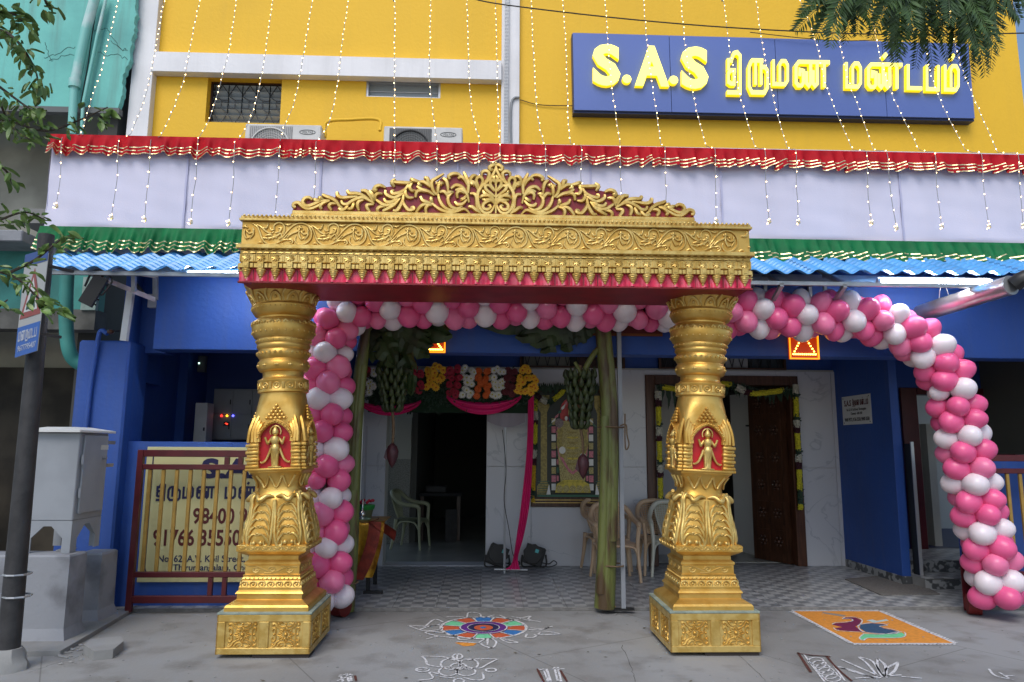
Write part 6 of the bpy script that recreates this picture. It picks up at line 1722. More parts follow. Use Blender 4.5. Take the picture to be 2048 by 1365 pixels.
for s_ in (0, 1):
    f_ = lambda u: u if s_ == 0 else 1 - u
    pflat('painted_column', [(f_(.02), .0), (f_(.19), .0), (f_(.19), .10), (f_(.155), .14), (f_(.155), .80), (f_(.19), .86), (f_(.19), .97), (f_(.02), .97), (f_(.02), .86), (f_(.07), .80), (f_(.07), .14), (f_(.02), .10)], mol)
    for k in range(6): pflat('column_band', [(f_(.03 + .0), .03 + k * .022), (f_(.185), .03 + k * .022), (f_(.185), .036 + k * .022), (f_(.03), .036 + k * .022)], pgr)
pflat('halo', ell(.50, .80, .17, .15), prd)
for k in range(9):     # garland of blocks down each side
    for s_ in (0, 1):
        f_ = lambda u: u if s_ == 0 else 1 - u
        v = .06 + k * .078; pflat('garland_block', [(f_(.215), v), (f_(.275), v), (f_(.275), v + .062), (f_(.215), v + .062)], (pwh, ppk, mol2)[k % 3])
        pflat('garland_block', [(f_(.285), v + .01), (f_(.315), v + .01), (f_(.315), v + .06), (f_(.285), v + .06)], (pgr, ppk)[k % 2])
for k in range(6):
    for s_ in (-1, 1):
        a = 1.0 + k * .18; pflat('garland_block', [(.5 + s_ * (.05 + .045 * k), .93 - .045 * k), (.5 + s_ * (.10 + .045 * k), .90 - .045 * k), (.5 + s_ * (.12 + .042 * k), .86 - .04 * k), (.5 + s_ * (.07 + .042 * k), .88 - .04 * k)], (ppk, pwh, pgr)[k % 3])
pflat('robe', [(.34, .10), (.66, .10), (.70, .40), (.72, .62), (.64, .72), (.36, .72), (.28, .62), (.30, .40)], mol2)
for s_ in (-1, 1):
    pflat('robe_fold', [(.5 + s_ * .17, .66), (.5 + s_ * .22, .60), (.5 + s_ * .20, .40), (.5 + s_ * .06, .24), (.5, .21), (.5, .235), (.5 + s_ * .055, .27), (.5 + s_ * .17, .42)], ppk)
    pflat('arm', [(.5 + s_ * .12, .66), (.5 + s_ * .20, .64), (.5 + s_ * .22, .50), (.5 + s_ * .17, .38), (.5 + s_ * .11, .36), (.5 + s_ * .10, .42), (.5 + s_ * .15, .52)], mol)
    pflat('hand', ell(.5 + s_ * .14, .38 + .06 * (s_ < 0), .045, .035, 12), pwh)
    pflat('shoulder_flower', ell(.5 + s_ * .18, .70, .06, .045, 12), mat('print_mauve', (.26, .20, .20), .4, var=.4, scale=50))
    pflat('conch_stand', [(.5 + s_ * .30, .02), (.5 + s_ * .36, .02), (.5 + s_ * .32, .12)], pwh)
for k in range(7): pflat('necklace', [(.42 + .0, .62 - k * .05), (.58, .62 - k * .05), (.57, .608 - k * .05), (.5, .598 - k * .05), (.43, .608 - k * .05)], (mol, pyl)[k % 2])
pflat('lotus_base', [(.26, .04), (.74, .04), (.72, .12), (.62, .16), (.38, .16), (.28, .12)], pyl)
for k in range(5): pflat('lotus_petal', ell(.32 + .09 * k, .075, .045, .035, 10), mol2)
pflat('face', ell(.50, .745, .055, .055, 16), pbl)
pflat('crown', [(.44, .78), (.56, .78), (.545, .90), (.50, .945), (.455, .90)], mol2)
for s_ in (-1, 1):
    pflat('ear_ornament', ell(.5 + s_ * .085, .745, .022, .022, 10), pwh)
    pflat('eye', ell(.5 + s_ * .02, .735, .010, .005, 8), pwh)
pflat('forehead_mark', [(.475, .75), (.525, .75), (.52, .785), (.48, .785)], pwh); pflat('forehead_line', [(.495, .752), (.505, .752), (.505, .80), (.495, .80)], prd)
pflat('mouth', [(.485, .712), (.515, .712), (.50, .706)], prd)
pflat('pedestal_strip', [(.02, .0), (.98, .0), (.98, .022), (.02, .022)], pgr)
# garlands: threads of blossom with white, maroon and leaf knots
def garland(name, label, pts, Y, r_, seq, step=.02, cat='garland'):
    P = smooth_pts([W(a, c_, Y) for a, c_ in pts], 8)
    t = thing(name, label, cat, P[0])
    L_ = sum((P[i + 1] - P[i]).length for i in range(len(P) - 1))
    cu = [0]
    for i in range(1, len(P)): cu.append(cu[-1] + (P[i] - P[i - 1]).length)
    def at_(s_):
        for i in range(1, len(P)):
            if cu[i] >= s_ - 1e-9: return P[i - 1].lerp(P[i], (s_ - cu[i - 1]) / max(1e-9, cu[i] - cu[i - 1]))
        return P[-1]
    tot_ = sum(q for _, q in seq); s_ = 0
    for kind, q in seq:
        l_ = q / tot_ * L_; b = B(); n = max(2, int(l_ / step))
        rk = {'y': r_, 'o': r_, 'w': r_ * 1.25, 'm': r_ * 1.15, 'g': r_ * .95}[kind]
        for i in range(n + 1):
            c_ = at_(s_ + l_ * i / n); T = (at_(s_ + l_ * (i + .5) / n) - c_); T = T.normalized() if T.length > 1e-6 else Vector((0, 0, -1))
            u = T.cross(Vector((0, 1, 0))).normalized(); v = T.cross(u)
            for k in range(7):
                a = k * .9 + i * .5; b.ball(c_ + (u * math.cos(a) + v * math.sin(a)) * rk * .62 * ru(.8, 1.1), rk * .50 * ru(.8, 1.15), 5, 4)
        if kind == 'g':
            for i in range(10):
                c_ = at_(s_ + l_ * rnd()); a = ru(0, 6.28); leafquad(b, c_ + Vector((0, -rk * .6, 0)), .06, .012, Vector((math.cos(a), -.3, math.sin(a))))
        b.build({'y': 'blossom_rope', 'o': 'blossom_rope', 'w': 'white_knot', 'm': 'maroon_knot', 'g': 'leaf_knot'}[kind], {'y': 'marig', 'o': 'marig_o', 'w': 'clus_w', 'm': 'clus_m', 'g': 'mango'}[kind], t, smooth=60)
        s_ += l_
    return t
YGl = YPc - .08
garland('flower_garland', 'blossom garland hanging down the left side of the framed picture', [(1071, 785), (1071, 860), (1068, 930), (1066, 1003)], YGl, .028, [('y', 9), ('w', 3), ('m', 2), ('y', 9), ('g', 3), ('w', 3), ('m', 3), ('o', 11), ('g', 3), ('o', 2)])
garland('flower_garland', 'blossom garland hanging down the right side of the framed picture', [(1204, 780), (1206, 850), (1206, 920), (1207, 960)], YGl, .028, [('y', 6), ('g', 2), ('w', 4), ('m', 2), ('y', 9), ('g', 2), ('w', 3), ('y', 5)])
garland('flower_garland', 'short yellow blossom swag across the top left of the framed picture', [(1072, 790), (1085, 800), (1102, 803), (1128, 782)], YGl - .02, .034, [('m', 4), ('w', 3), ('g', 5), ('y', 8)])
lv = thing('leaf_toran', 'string of dark mango leaves along the top of the framed picture', 'leaf garland', W(1140, 770, YGl))
for i in range(34):
    px = 1070 + i * 4.2; p = W(px, 766 + ru(-2, 2), YGl + ru(-.02, .02)); b = B(); leafquad(b, p, ru(.13, .19), .026, Vector((ru(-.2, .2), -.08, -1))); b.build('leaf', 'mango', lv, smooth=0)

# ================================================================== CARVED DOORWAY
df = thing('wooden_door_frame', 'polished dark wooden door frame hung with garlands behind the right golden pillar', 'door frame', (dr0, YW, TZ))
fw = .125
B().box(dr0, dr0 + fw, YW - .03, YW + .16, TZ, DH_R - .001, .006).build('jamb', 'wood_r', df)
B().box(dr1 - fw, dr1, YW - .03, YW + .16, TZ, DH_R - .001, .006).build('jamb', 'wood_r', df)
B().box(dr0 + fw + .001, dr1 - fw - .001, YW - .03, YW + .16, DH_R - .13, DH_R - .001, .006).build('head', 'wood_r', df)
# open carved leaf, hinged on the right jamb and swung inwards
dl = thing('carved_door_leaf', 'dark carved wooden door leaf standing open beside the white inner door', 'door', (dr1 - fw, YW + .05, TZ))
hx = dr1 - fw - .005; Lw = .62; ang = math.radians(118)
dirv = Vector((math.cos(ang), math.sin(ang), 0)); nv = Vector((-dirv.y, dirv.x, 0)); hinge = Vector((hx, YW + .10, 0))
if nv.y > 0: nv = -nv
def dbox(u0, u1, z0, z1, d0, d1): 
    c = hinge + dirv * (u0 + u1) / 2 + nv * (d0 + d1) / 2 + Vector((0, 0, (z0 + z1) / 2))
    return (c, dirv * (u1 - u0) / 2, nv * (d1 - d0) / 2, Vector((0, 0, (z1 - z0) / 2)))
B().obox(*dbox(0, Lw, TZ + .01, DH_R - .14, 0, .04)).build('slab', 'wood', dl)
for k in range(6):
    z = .16 + k * .375; 
    for c_ in (0, 1):
        u0 = .07 + c_ * .26
        B().obox(*dbox(u0, u0 + .22, z, z + .30, .04, .052)).build('raised_panel', 'wood', dl)
        cc = hinge + dirv * (u0 + .11) + nv * .056 + Vector((0, 0, z + .15)); b = B()
        for q in range(6): b.ball(cc + (dirv * math.cos(q * 1.047) + Vector((0, 0, math.sin(q * 1.047)))) * .055, .022, 6, 4)
        b.ball(cc, .032, 7, 5); b.build('carved_boss', 'wood', dl, smooth=60)
# white inner door, ajar
wd = thing('white_inner_door', 'white inner door with a dark lever handle seen through the carved doorway', 'door', (3.6, 10.4, TZ))
xa, xb = wx(1475, 900, 10.7), wx(1527, 900, 10.2)
a = Vector((xa, 10.9, 0)); b_ = Vector((xb, 10.15, 0)); dv = (b_ - a).normalized(); nn = Vector((dv.y, -dv.x, 0)); nn = nn if nn.y < 0 else -nn
B().obox((a + b_) / 2 + Vector((0, 0, 1.2)), (b_ - a) / 2, nn * .02, Vector((0, 0, 1.17))).build('slab', mat('white_door_paint', (.80, .81, .78), .5), wd)
h_ = W(1508, 852, 10.35); B().tube([h_, h_ + Vector((-.13, -.02, 0))], .012, 6).build('handle', 'blk', wd); B().box(h_.x - .01, h_.x + .02, h_.y - .03, h_.y, h_.z - .09, h_.z + .03).build('handle_plate', 'blk', wd)
h2 = W(1513, 893, 10.35); B().box(h2.x - .008, h2.x + .008, h2.y - .03, h2.y, h2.z - .03, h2.z + .03).build('keyhole_plate', 'blk', wd)
YGd = YW - .10
garland('flower_garland', 'blossom garland hanging down the left jamb of the carved doorway', [(1316, 785), (1318, 860), (1320, 940), (1322, 1010)], YGd, .036, [('w', 4), ('m', 4), ('y', 11), ('g', 2), ('w', 4), ('m', 3), ('y', 12), ('g', 3), ('w', 3), ('m', 3), ('y', 12), ('g', 4)])
garland('flower_garland', 'blossom garland hanging down the right jamb of the carved doorway', [(1591, 772), (1594, 850), (1598, 930), (1601, 1018)], YGd, .036, [('w', 4), ('g', 3), ('y', 10), ('g', 3), ('w', 3), ('m', 3), ('y', 10), ('g', 3), ('w', 3), ('m', 4), ('y', 12), ('g', 8), ('y', 2)])
garland('flower_garland', 'yellow blossom garland looped across the head of the carved doorway', [(1316, 774), (1380, 780), (1450, 768), (1495, 785), (1520, 787), (1575, 780)], YGd - .02, .036, [('g', 2), ('y', 14), ('g', 2), ('y', 13), ('g', 3), ('w', 3), ('m', 3), ('y', 14), ('g', 2)])
lv = thing('leaf_toran', 'string of dark mango leaves across the head of the carved doorway', 'leaf garland', W(1450, 775, YGd))
for i in range(60):
    px = 1318 + i * 4.6; p = W(px, 770 + 8 * math.sin(i * .16) + ru(-2, 2), YGd + .03); b = B(); leafquad(b, p, ru(.13, .22) * (1.5 if i < 8 else 1), .024, Vector((ru(-.2, .2), -.05, -1))); b.build('leaf', 'mango', lv, smooth=0)
# plaque on the side wall
pq = thing('name_plaque', 'small white name plaque with Tamil lettering screwed to the blue side wall', 'plaque', (SX, 9.6, 1.7))
pc4 = [WX(1684, 797, SX - .006), WX(1740, 785, SX - .006), WX(1744, 845, SX - .006), WX(1687, 853, SX - .006)]
ya, yb_ = (pc4[0].y + pc4[3].y) / 2, (pc4[1].y + pc4[2].y) / 2; za, zt2 = (pc4[3].z + pc4[2].z) / 2, (pc4[0].z + pc4[1].z) / 2
B().box(SX - .008, SX - .001, yb_, ya, za, zt2).build('plate', mat('white_plaque_acrylic', (.60, .62, .62), .3), pq)
def plq(v0, v1, u0, u1): return (Vector((SX - .0085, ya + (yb_ - ya) * u0, za + (zt2 - za) * v1)), Vector((SX - .0085, ya + (yb_ - ya) * u1, za + (zt2 - za) * v1)), Vector((SX - .0085, ya + (yb_ - ya) * u1, za + (zt2 - za) * v0)), Vector((SX - .0085, ya + (yb_ - ya) * u0, za + (zt2 - za) * v0)))
OX = Vector((-1, 0, 0))
def pl_lat(txt, q, m, bold=.01):
    b = B(); u0, u1 = text_extent(txt, bold); latin(b, txt, quad_place(*q, u0, u1, 0, .72, OX), bold, .001); b.build('lettering', m, pq, smooth=0)
pl_lat('S.A.S', plq(.66, .86, .08, .33), 'mrn', .03)
s1, w1_ = tamil_strokes(WORD1, .24); s2, w2_ = tamil_strokes(WORD2, .24); al = s1 + [[(a + w1_ + .9, c_) for a, c_ in s_] for s_ in s2]
b = B(); strokes_mesh(b, al, quad_place(*plq(.67, .83, .38, .93), 0, w1_ + .9 + w2_, 0, 1, OX), .2, .001); b.build('lettering', 'mrn', pq, smooth=0)
pl_lat('No. 62, A.V. Koil Street, Thirumangalam', plq(.48, .57, .16, .84), 'blk')
pl_lat('Chennai - 600 040', plq(.34, .43, .30, .70), 'blk')
pl_lat('98400 99773, 91766 35550, 98400 35550', plq(.12, .24, .07, .93), 'blk', .02)
for u in (.05, .95):
    for v in (.07, .93): q = plq(v, v, u, u)[0]; B().ball(q, .008, 6, 4).build('screw', 'blk', pq)
# LED lamp signs on the beam
def lamp_sign(xa, xb, ya_, yb2, label):
    y = YF - .03
    t = thing('led_lamp_sign', label, 'led sign', W((xa + xb) / 2, yb2, y))
    x0, x1, z0, z1 = wx(xa, 690, y), wx(xb, 690, y), wz((xa + xb) / 2, yb2, y), wz((xa + xb) / 2, ya_, y)
    B().box(x0, x1, y, y + .025, z0, z1).build('panel', 'led_bg', t)
    for a, b2, c_, d_ in ((x0, x1, z0, z0 + .014), (x0, x1, z1 - .014, z1), (x0, x0 + .014, z0 + .0145, z1 - .0145), (x1 - .014, x1, z0 + .0145, z1 - .0145)):
        B().box(a, b2, y - .01, y - .0005, c_, d_).build('frame', 'led_o', t)
    b = B(); cx = (x0 + x1) / 2; w = (x1 - x0); h = z1 - z0
    pts = []
    for k in range(13): pts.append((cx - w * .38 + w * .76 * k / 12, z0 + h * .10))
    for k in range(1, 6): 
        for s_ in (-1, 1): pts.append((cx + s_ * w * (.38 - .052 * k), z0 + h * (.10 + .055 * k)))
    for k in range(1, 8):
        for s_ in (-1, 1): a = k / 8 * 3.1; pts.append((cx + s_ * w * (.10 + .10 * math.sin(a)), z0 + h * (.40 + .062 * k)))
    for x, z in pts: b.ball((x, y - .006, z), .0085, 6, 4)
    tag(b.build('led_dots', 'led_y', t), kind='stuff')
    return t
lamp_sign(1578, 1637, 620, 719, 'square red and yellow led lamp sign hanging below the balloons at right of the entrance')
lamp_sign(838, 891, 640, 706, 'led lamp sign mostly hidden behind the left banana leaves')
rbn = thing('red_banner_board', 'dark red board with orange lower edge behind the balloons above the entrance', 'board', W(1240, 672, YF - .03))
x0, x1 = wx(1155, 665, YF - .03), wx(1325, 665, YF - .03)
B().box(x0, x1, YF - .03, YF - .005, wz(1240, 672, YF - .03), wz(1240, 620, YF - .03)).build('board', mat('dull_red_board', (.11, .012, .008), .5), rbn)
B().box(x0, x1, YF - .035, YF - .0305, wz(1240, 672, YF - .03), wz(1240, 667, YF - .03)).build('edge_strip', mat('orange_strip', (.20, .06, .01), .5), rbn)

# ================================================================== CHAIRS, TABLE
def chair(px, py, rz, m, label, group=None, seatdark=False):
    c = G(px, py, TZ + .001)
    t = thing('plastic_chair', label, 'chair', c, group)
    R = Matrix.Rotation(rz, 3, 'Z')
    def w(p): return c + R @ Vector(p)
    def tb(name, pts, r_, k=4, n=7, flatm=None):
        b = B(); P = smooth_pts([w(p) for p in pts], k)
        rr_ = r_ if not isinstance(r_, (list, tuple)) else [r_[0] + (r_[1] - r_[0]) * i / (len(P) - 1) for i in range(len(P))]
        b.tube(P, rr_, n); return b.build(name, m, t, smooth=60)
    # chair faces local -y
    for sx in (-1, 1):
        tb('leg', [(sx * .25, -.22, 0), (sx * .235, -.20, .22), (sx * .225, -.19, .42), (sx * .245, -.19, .62)], (.018, .026))
        tb('leg', [(sx * .24, .24, 0), (sx * .215, .20, .22), (sx * .20, .18, .44)], (.018, .030))
        tb('armrest', [(sx * .245, -.19, .61), (sx * .255, -.14, .645), (sx * .262, .02, .66), (sx * .25, .14, .70), (sx * .215, .23, .78), (sx * .14, .275, .835), (0, .29, .85)], .031, 4, 8)
    def seat(u, v):
        x = (u - .5) * .44; y = -.21 + v * .40
        return tuple(w((x * (1 - .12 * v), y, .43 - .02 * math.sin(math.pi * u) * math.sin(math.pi * v) - .025 * max(0, .12 - v) / .12)))
    b = B(); b.grid(seat, 8, 8); k = len(b.v); nf = len(b.f)
    b.add([(p[0], p[1], p[2] - .018) for p in b.v[:k]], [tuple(reversed(f)) for f in b.f[:nf]])
    b.build('seat', m, t, smooth=60)
    b = B()      # apron arches between the legs
    for sx in (-1, 1): b.tube(smooth_pts([w((sx * .225, -.18, .30)), w((sx * .23, -.12, .39)), w((sx * .23, .0, .41)), w((sx * .22, .12, .39)), w((sx * .21, .17, .30))], 4), .014, 6)
    b.tube(smooth_pts([w((-.225, -.19, .30)), w((-.17, -.20, .39)), w((0, -.205, .405)), w((.17, -.20, .39)), w((.225, -.19, .30))], 4), .016, 6)
    b.tube(smooth_pts([w((-.205, .19, .30)), w((-.15, .185, .39)), w((0, .185, .405)), w((.15, .185, .39)), w((.205, .19, .30))], 4), .016, 6)
    b.build('apron', m, t, smooth=60)
    # cane-pattern back: real lattice
    b = B()
    def back(u, v): 
        x = (u - .5) * 2; half_ = .105 + .085 * math.sin(v * 1.5); 
        return w((x * half_, .185 + .095 * v - .02 * (1 - x * x) * -1, .45 + .37 * v))
    for i in range(13): b.tube([back(i / 12, j / 8) for j in range(9)], .0062, 4)
    for j in range(18): b.tube([back(i / 6, j / 17) for i in range(7)], .0062, 4)
    b.tube([back(0, j / 8) for j in range(9)], .012, 6); b.tube([back(1, j / 8) for j in range(9)], .012, 6)
    b.build('back_lattice', m, t, smooth=60)
    return t
chair(1230, 1160, .06, 'chair', 'beige plastic armchair whose back shows left of the middle banana trunk, turned slightly', None)
chair(1212, 1140, .25, 'chair', 'beige plastic armchair standing behind the other at the left of the banana trunk', None)
chair(1322, 1146, .0, 'chair', 'beige plastic armchair between the grey pole and the right golden pillar', None)
chair(1345, 1150, -.2, 'chair_w', 'cream plastic armchair mostly hidden behind the right golden pillar', None)
chair(822, 1096, 1.35, 'chair_g', 'pale olive plastic armchair seen side-on inside the left doorway', None)
tb_ = thing('welcome_table', 'table under gold and rust brocade behind the left banana trunk', 'table', G(735, 1165, TZ))
c = G(725, 1180, TZ); x0, x1 = c.x - .30, wx(775, 1060, 8.0); ya_, yb2 = 7.75, 8.35
zt = .76
tp = B(); tp.box(x0, x1 - .05, ya_, yb2, zt - .03, zt); tp.build('tabletop', 'wood', tb_)
for a in (x0 + .05, x1 - .16):
    for b2 in (ya_ + .05, yb2 - .05):
        B().box(a - .02, a + .02, b2 - .02, b2 + .02, TZ, zt - .031).build('leg', 'blk', tb_)
    B().box(a - .04, a + .16, ya_ + .0, ya_ + .04, TZ, TZ + .03).build('foot', 'blk', tb_)
tc = B()
def tcl(u, v):
    x = x0 - .02 + u * (x1 - x0 + .02); 
    if v < .3: y = yb2 - (v / .3) * (yb2 - ya_); z = zt + .004; 
    else:
        q = (v - .3) / .7; y = ya_ - .012 - .05 * q - .015 * math.sin(u * 19) * q; z = zt + .004 - q * (.56 - .1 * (1 - u) * 0) 
        x -= .10 * q * q * u
    return (x, y, z)
tag(tc.grid(tcl, 26, 16).build('brocade_cloth', 'gcloth', smooth=180), 'gold brocade cloth covering the welcome table', 'tablecloth')
tb2 = B()
def tcr(u, v):
    x = x1 + .0 + .05 * math.sin(u * 3.1) + .06 * v; y = yb2 - .04 - u * (yb2 - ya_ + .02); z = zt + .010 - v * .18 - .04 * math.sin(u * 9 + v * 2) * v
    return (x - .16 + .14 * v, y, z)
tb2.grid(tcr, 16, 8)
def tcr2(u, v): return (x1 - .16 + .10 * u - .16 * v * v + .03 * u, ya_ - .03 - .05 * v, zt + .006 - v * .58)
tb2.grid(tcr2, 6, 14)
tag(tb2.build('brocade_border', 'rcloth', smooth=180), 'rust red border cloth hanging over the right end of the welcome table', 'tablecloth')
pt_g = thing('flower_pot', 'green foil wrapped flower pot with red blooms on the welcome table', 'pot', (wx(730, 1010, 8.1), 8.1, zt + .005))
px_ = ORG[pt_g.name].x
B().lathe((px_, 8.1, zt + .005), [(0, .075), (.06, .085), (.12, .10), (.125, .10), (.125, .09)], 16).build('pot', mat('terracotta_green', (.10, .12, .06), .6), pt_g)
B().lathe((px_, 8.1, zt + .10), [(0, .098), (.02, .108), (.05, .112), (.055, .10)], 12).build('foil_wrap', 'pot_g', pt_g)
for i in range(16): B().ball((px_ + ru(-.1, .1), 8.1 + ru(-.08, .06), zt + .17 + ru(0, .03)), .017, 6, 5).build('bloom', 'f_red', pt_g)
sp_ = thing('rosewater_sprinkler', 'small silver sprinkler vessel beside the green flower pot', 'vessel', (wx(725, 1018, 7.95), 7.95, zt + .006))
vx = ORG[sp_.name].x
B().lathe((vx, 7.95, zt + .006), [(0, .05), (.01, .05), (.02, .025), (.05, .035), (.08, .030), (.10, .012), (.17, .008), (.21, .012), (.215, .004)], 14).build('body', mat('polished_silver', (.7, .7, .68), .2, .9), sp_, smooth=60)
B().lathe((vx - .0, 7.95, zt + .0055), [(0, .085), (.012, .095), (.013, .09), (.004, .08)], 16).build('saucer', mat('pale_green_saucer', (.30, .45, .32), .4), sp_)
sw_ = thing('wall_switch_box', 'small white switch plate on the wall inside the left doorway', 'switch', W(818, 828, 11.66))
q = W(818, 828, 11.66); B().box(q.x - .06, q.x + .06, 11.66, 11.69, q.z - .06, q.z + .06, .004).build('plate', 'plastw', sw_)
for k in (-1, 1): B().box(q.x + k * .02 - .012, q.x + k * .02 + .012, 11.653, 11.66, q.z - .01, q.z + .02).build('socket', 'blk', sw_)
hi = thing('hall_stack', 'vague stacked furniture in the dark of the left hall', 'furniture', (wx(880, 1050, 12), 12, .04))
hx_ = ORG[hi.name].x
B().box(hx_ - .35, hx_ + .35, 11.9, 12.4, .75, .80).build('tabletop', 'dark', hi)
for a in (-.3, .3): B().box(hx_ + a - .03, hx_ + a + .03, 11.95, 12.0, .04, .75).build('leg', 'wood', hi)
B().box(hx_ + .1, hx_ + .28, 11.8, 11.9, .04, .55).build('box', 'sky_pole', hi)
B().box(hx_ - .25, hx_ + .1, 11.95, 12.2, .801, .92, .02).build('folded_cloth', 'sky_pole', hi)
# door mat and silver post at the side steps
mt_ = B().hprism([(p.x, p.y) for p in (G(1690, 1160, TZ), G(1800, 1150, TZ), G(1880, 1190, TZ), G(1762, 1192, TZ))], TZ + .002, TZ + .012)
tag(mt_.build('door_mat', 'mat'), 'grey door mat on the tiles below the blue side wall', 'mat')
hp = thing('chrome_post', 'dark reflective glass rail post beside the blue side wall', 'post', (wx(1805, 1100, 8.46), 8.46, .15))
B().box(SX + .13, SX + .16, 8.08, 8.20, .155, wz(1798, 888, 8.4)).build('glass_panel', mat('smoked_glass', (.02, .022, .02), .35, spec=.3), hp)
B().box(SX + .128, SX + .162, 8.065, 8.079, .155, wz(1798, 888, 8.4) + .02).build('clamp', 'alum', hp)

# ================================================================== LEFT STREET FURNITURE
cb_ = thing('utility_cabinet', 'pale grey electrical cabinet on legs over a whitewashed plinth', 'cabinet', (-3.6, 6.2, .6))
pcA = G(250, 1230, 0)
# plinths
def plinth_(x0, x1, y0, y1, z, label, b0=.02):
    t = B()
    def ring(z_, k): return [(x0 - k, y0 - k, z_), (x1 + k, y0 - k, z_), (x1 + k, y1 + k, z_), (x0 - k, y1 + k, z_)]
    t.loft([ring(0, .05), ring(.04, .03), ring(.12, .004), ring(z - .015, 0), ring(z, -.012)])
    return tag(t.build('concrete_plinth', 'plinth', smooth=0), label, 'plinth')
zp = wz(60, 1112, 5.95)
c1 = G(115, 1288, 0)
x_e = wx(132, 1200, 5.98)
r_ = ray(166, 1200); y_e = x_e / (r_.x / r_.y)
plinth_(-4.6, x_e, 5.98, y_e, zp, 'whitewashed concrete plinth nearest the street under the grey cabinet')
x_e2 = wx(198, 1180, 6.62); r_ = ray(229, 1180)
plinth_(x_e - .3, x_e2, 6.62, x_e2 / (r_.x / r_.y), wz(190, 1107, 6.62), 'plain concrete plinth at the back under the grey cabinet')
# cabinet body: front face set back a little, right side face visible
yc0, yc1 = 6.08, 6.52
xr = wx(148, 1000, yc0 + .05); xl = xr - 1.1
xr = wx(158, 900, yc0); xl = xr - 1.1
r_ = ray(215, 900); yc1 = xr / (r_.x / r_.y); xl = wx(62, 900, yc0)
zb0, zb1 = wz(150, 1042, yc0), wz(150, 866, yc0)
B().box(xl, xr, yc0, yc1, zb0, zb1, .006).build('body', 'cab', cb_)
B().add([], [])
rf = B(); rf.loft([[(xl - .05, yc0 - .06, zb1 + .004), (xr + .03, yc0 - .06, zb1 + .004), (xr + .03, yc1 + .06, zb1 + .004), (xl - .05, yc1 + .06, zb1 + .004)], [(xl - .05, yc0 - .06, zb1 + .022), (xr + .03, yc0 - .06, zb1 + .022), (xr + .03, yc1 + .06, zb1 + .022), (xl - .05, yc1 + .06, zb1 + .022)], [(xl + .05, yc0 + .1, zb1 + .05), (xr - .1, yc0 + .1, zb1 + .05), (xr - .1, yc1 - .1, zb1 + .05), (xl + .05, yc1 - .1, zb1 + .05)]])
rf.build('lid', 'ac', cb_, smooth=0)
dd_ = B().box(xr + .001, xr + .018, yc0 + .05, yc1 - .03, zb0 + .05, zb1 - .02, .004).build('door', 'cab', cb_)
for z in (zb0 + .22, zb1 - .22): B().tube([(xr + .016, yc0 + .04, z - .04), (xr + .016, yc0 + .04, z + .04)], .012, 7).build('hinge', 'cab', dd_)
B().tube([(xr + .02, yc1 - .10, zb0 + .5), (xr + .05, yc1 - .10, zb0 + .5)], .014, 8).build('lock', 'steel', dd_)
B().box(xr + .019, xr + .022, yc0 + .3, yc0 + .42, zb1 - .14, zb1 - .10).build('name_slot', 'plastw', dd_)
for z in (.42, .62): B().box(xr + .003, xr + .014, yc1 - .02, yc1 + .10, zb0 + z, zb0 + z + .03).build('clasp', 'steel', cb_)
# legs with chamfered openings, front face and side face
zl0 = zp + .002
def legface(uv, put_):
    u0, u1 = uv; w_ = min(.10, (u1 - u0) * .18); ch = min(.14, (u1 - u0) * .24)
    P_ = [(u0, zb0 - .001), (u1, zb0 - .001), (u1, zl0), (u1 - w_, zl0), (u1 - w_, zb0 - .045 - ch), (u1 - w_ - ch, zb0 - .045), (u0 + w_ + ch, zb0 - .045), (u0 + w_, zb0 - .045 - ch), (u0 + w_, zl0), (u0, zl0)]
    q = [(0, 1, 5, 6), (0, 6, 7), (1, 4, 5), (1, 2, 3, 4), (0, 7, 8, 9)]
    b = B(); b.add([put_(u, z, 0) for u, z in P_] + [put_(u, z, .012) for u, z in P_], [f for f in q] + [tuple(i + 10 for i in reversed(f)) for f in q] + [(i, (i + 1) % 10, (i + 1) % 10 + 10, i + 10) for i in range(10)])
    return b.build('leg_frame', 'cab', cb_, smooth=0)
legface((xl, xr), lambda u, z, d: (u, yc0 + .002 + d, z))
legface((yc0 + .015, yc1), lambda u, z, d: (xr - .002 - d, u, z))
legface((xl, xr - .014), lambda u, z, d: (u, yc1 - .014 + d, z))
sc2 = B(); 
for i in range(60): 
    p = Vector((ru(xl + .2, xr - .1), ru(yc0 + .1, yc0 + .3), zp + .004)); sc2.ball(p, ru(.006, .016), 5, 4, (1.6, 1, .6))
tag(sc2.build('rubble', 'plinth'), 'small heap of rubbish and rubble under the grey cabinet', 'rubble', kind='stuff')
# leaning tarred pole with a traffic sign seen edge-on
pb, ptp = G(12, 1330, 0), W(92, 500, 5.15)
Ypl = 5.35
pb = G(5, 1345, 0); pb.y = Ypl; 
p0 = W(14, 1330, Ypl); p0.z = 0; p1 = W(93, 470, Ypl)
tsn = thing('street_pole', 'dark tarred steel pole with a warning sign in front of the turquoise house', 'pole', (p0.x, Ypl, 0))
B().tube([p0.lerp(p1, k / 10) for k in range(11)], [.073 - .018 * k / 10 for k in range(11)], 12).build('shaft', 'sky_pole', tsn, smooth=60)
for py in (1148, 1192):
    q = W(35, py, Ypl); B().tube([(q.x + .085 * math.cos(k * .63), Ypl + .085 * math.sin(k * .63), q.z) for k in range(11)], .008, 5).build('wire_band', 'steel', tsn)
q = W(20, 1290, Ypl)
B().loft([[(p0.x + r_ * math.cos(k * .785) * ru(.9, 1.1), Ypl + r_ * math.sin(k * .785) * ru(.9, 1.1), z) for k in range(8)] for z, r_ in ((0, .14), (.05, .125), (.10, .105), (.14, .09), (.145, .085))]).build('concrete_collar', 'conc', tsn, smooth=40)
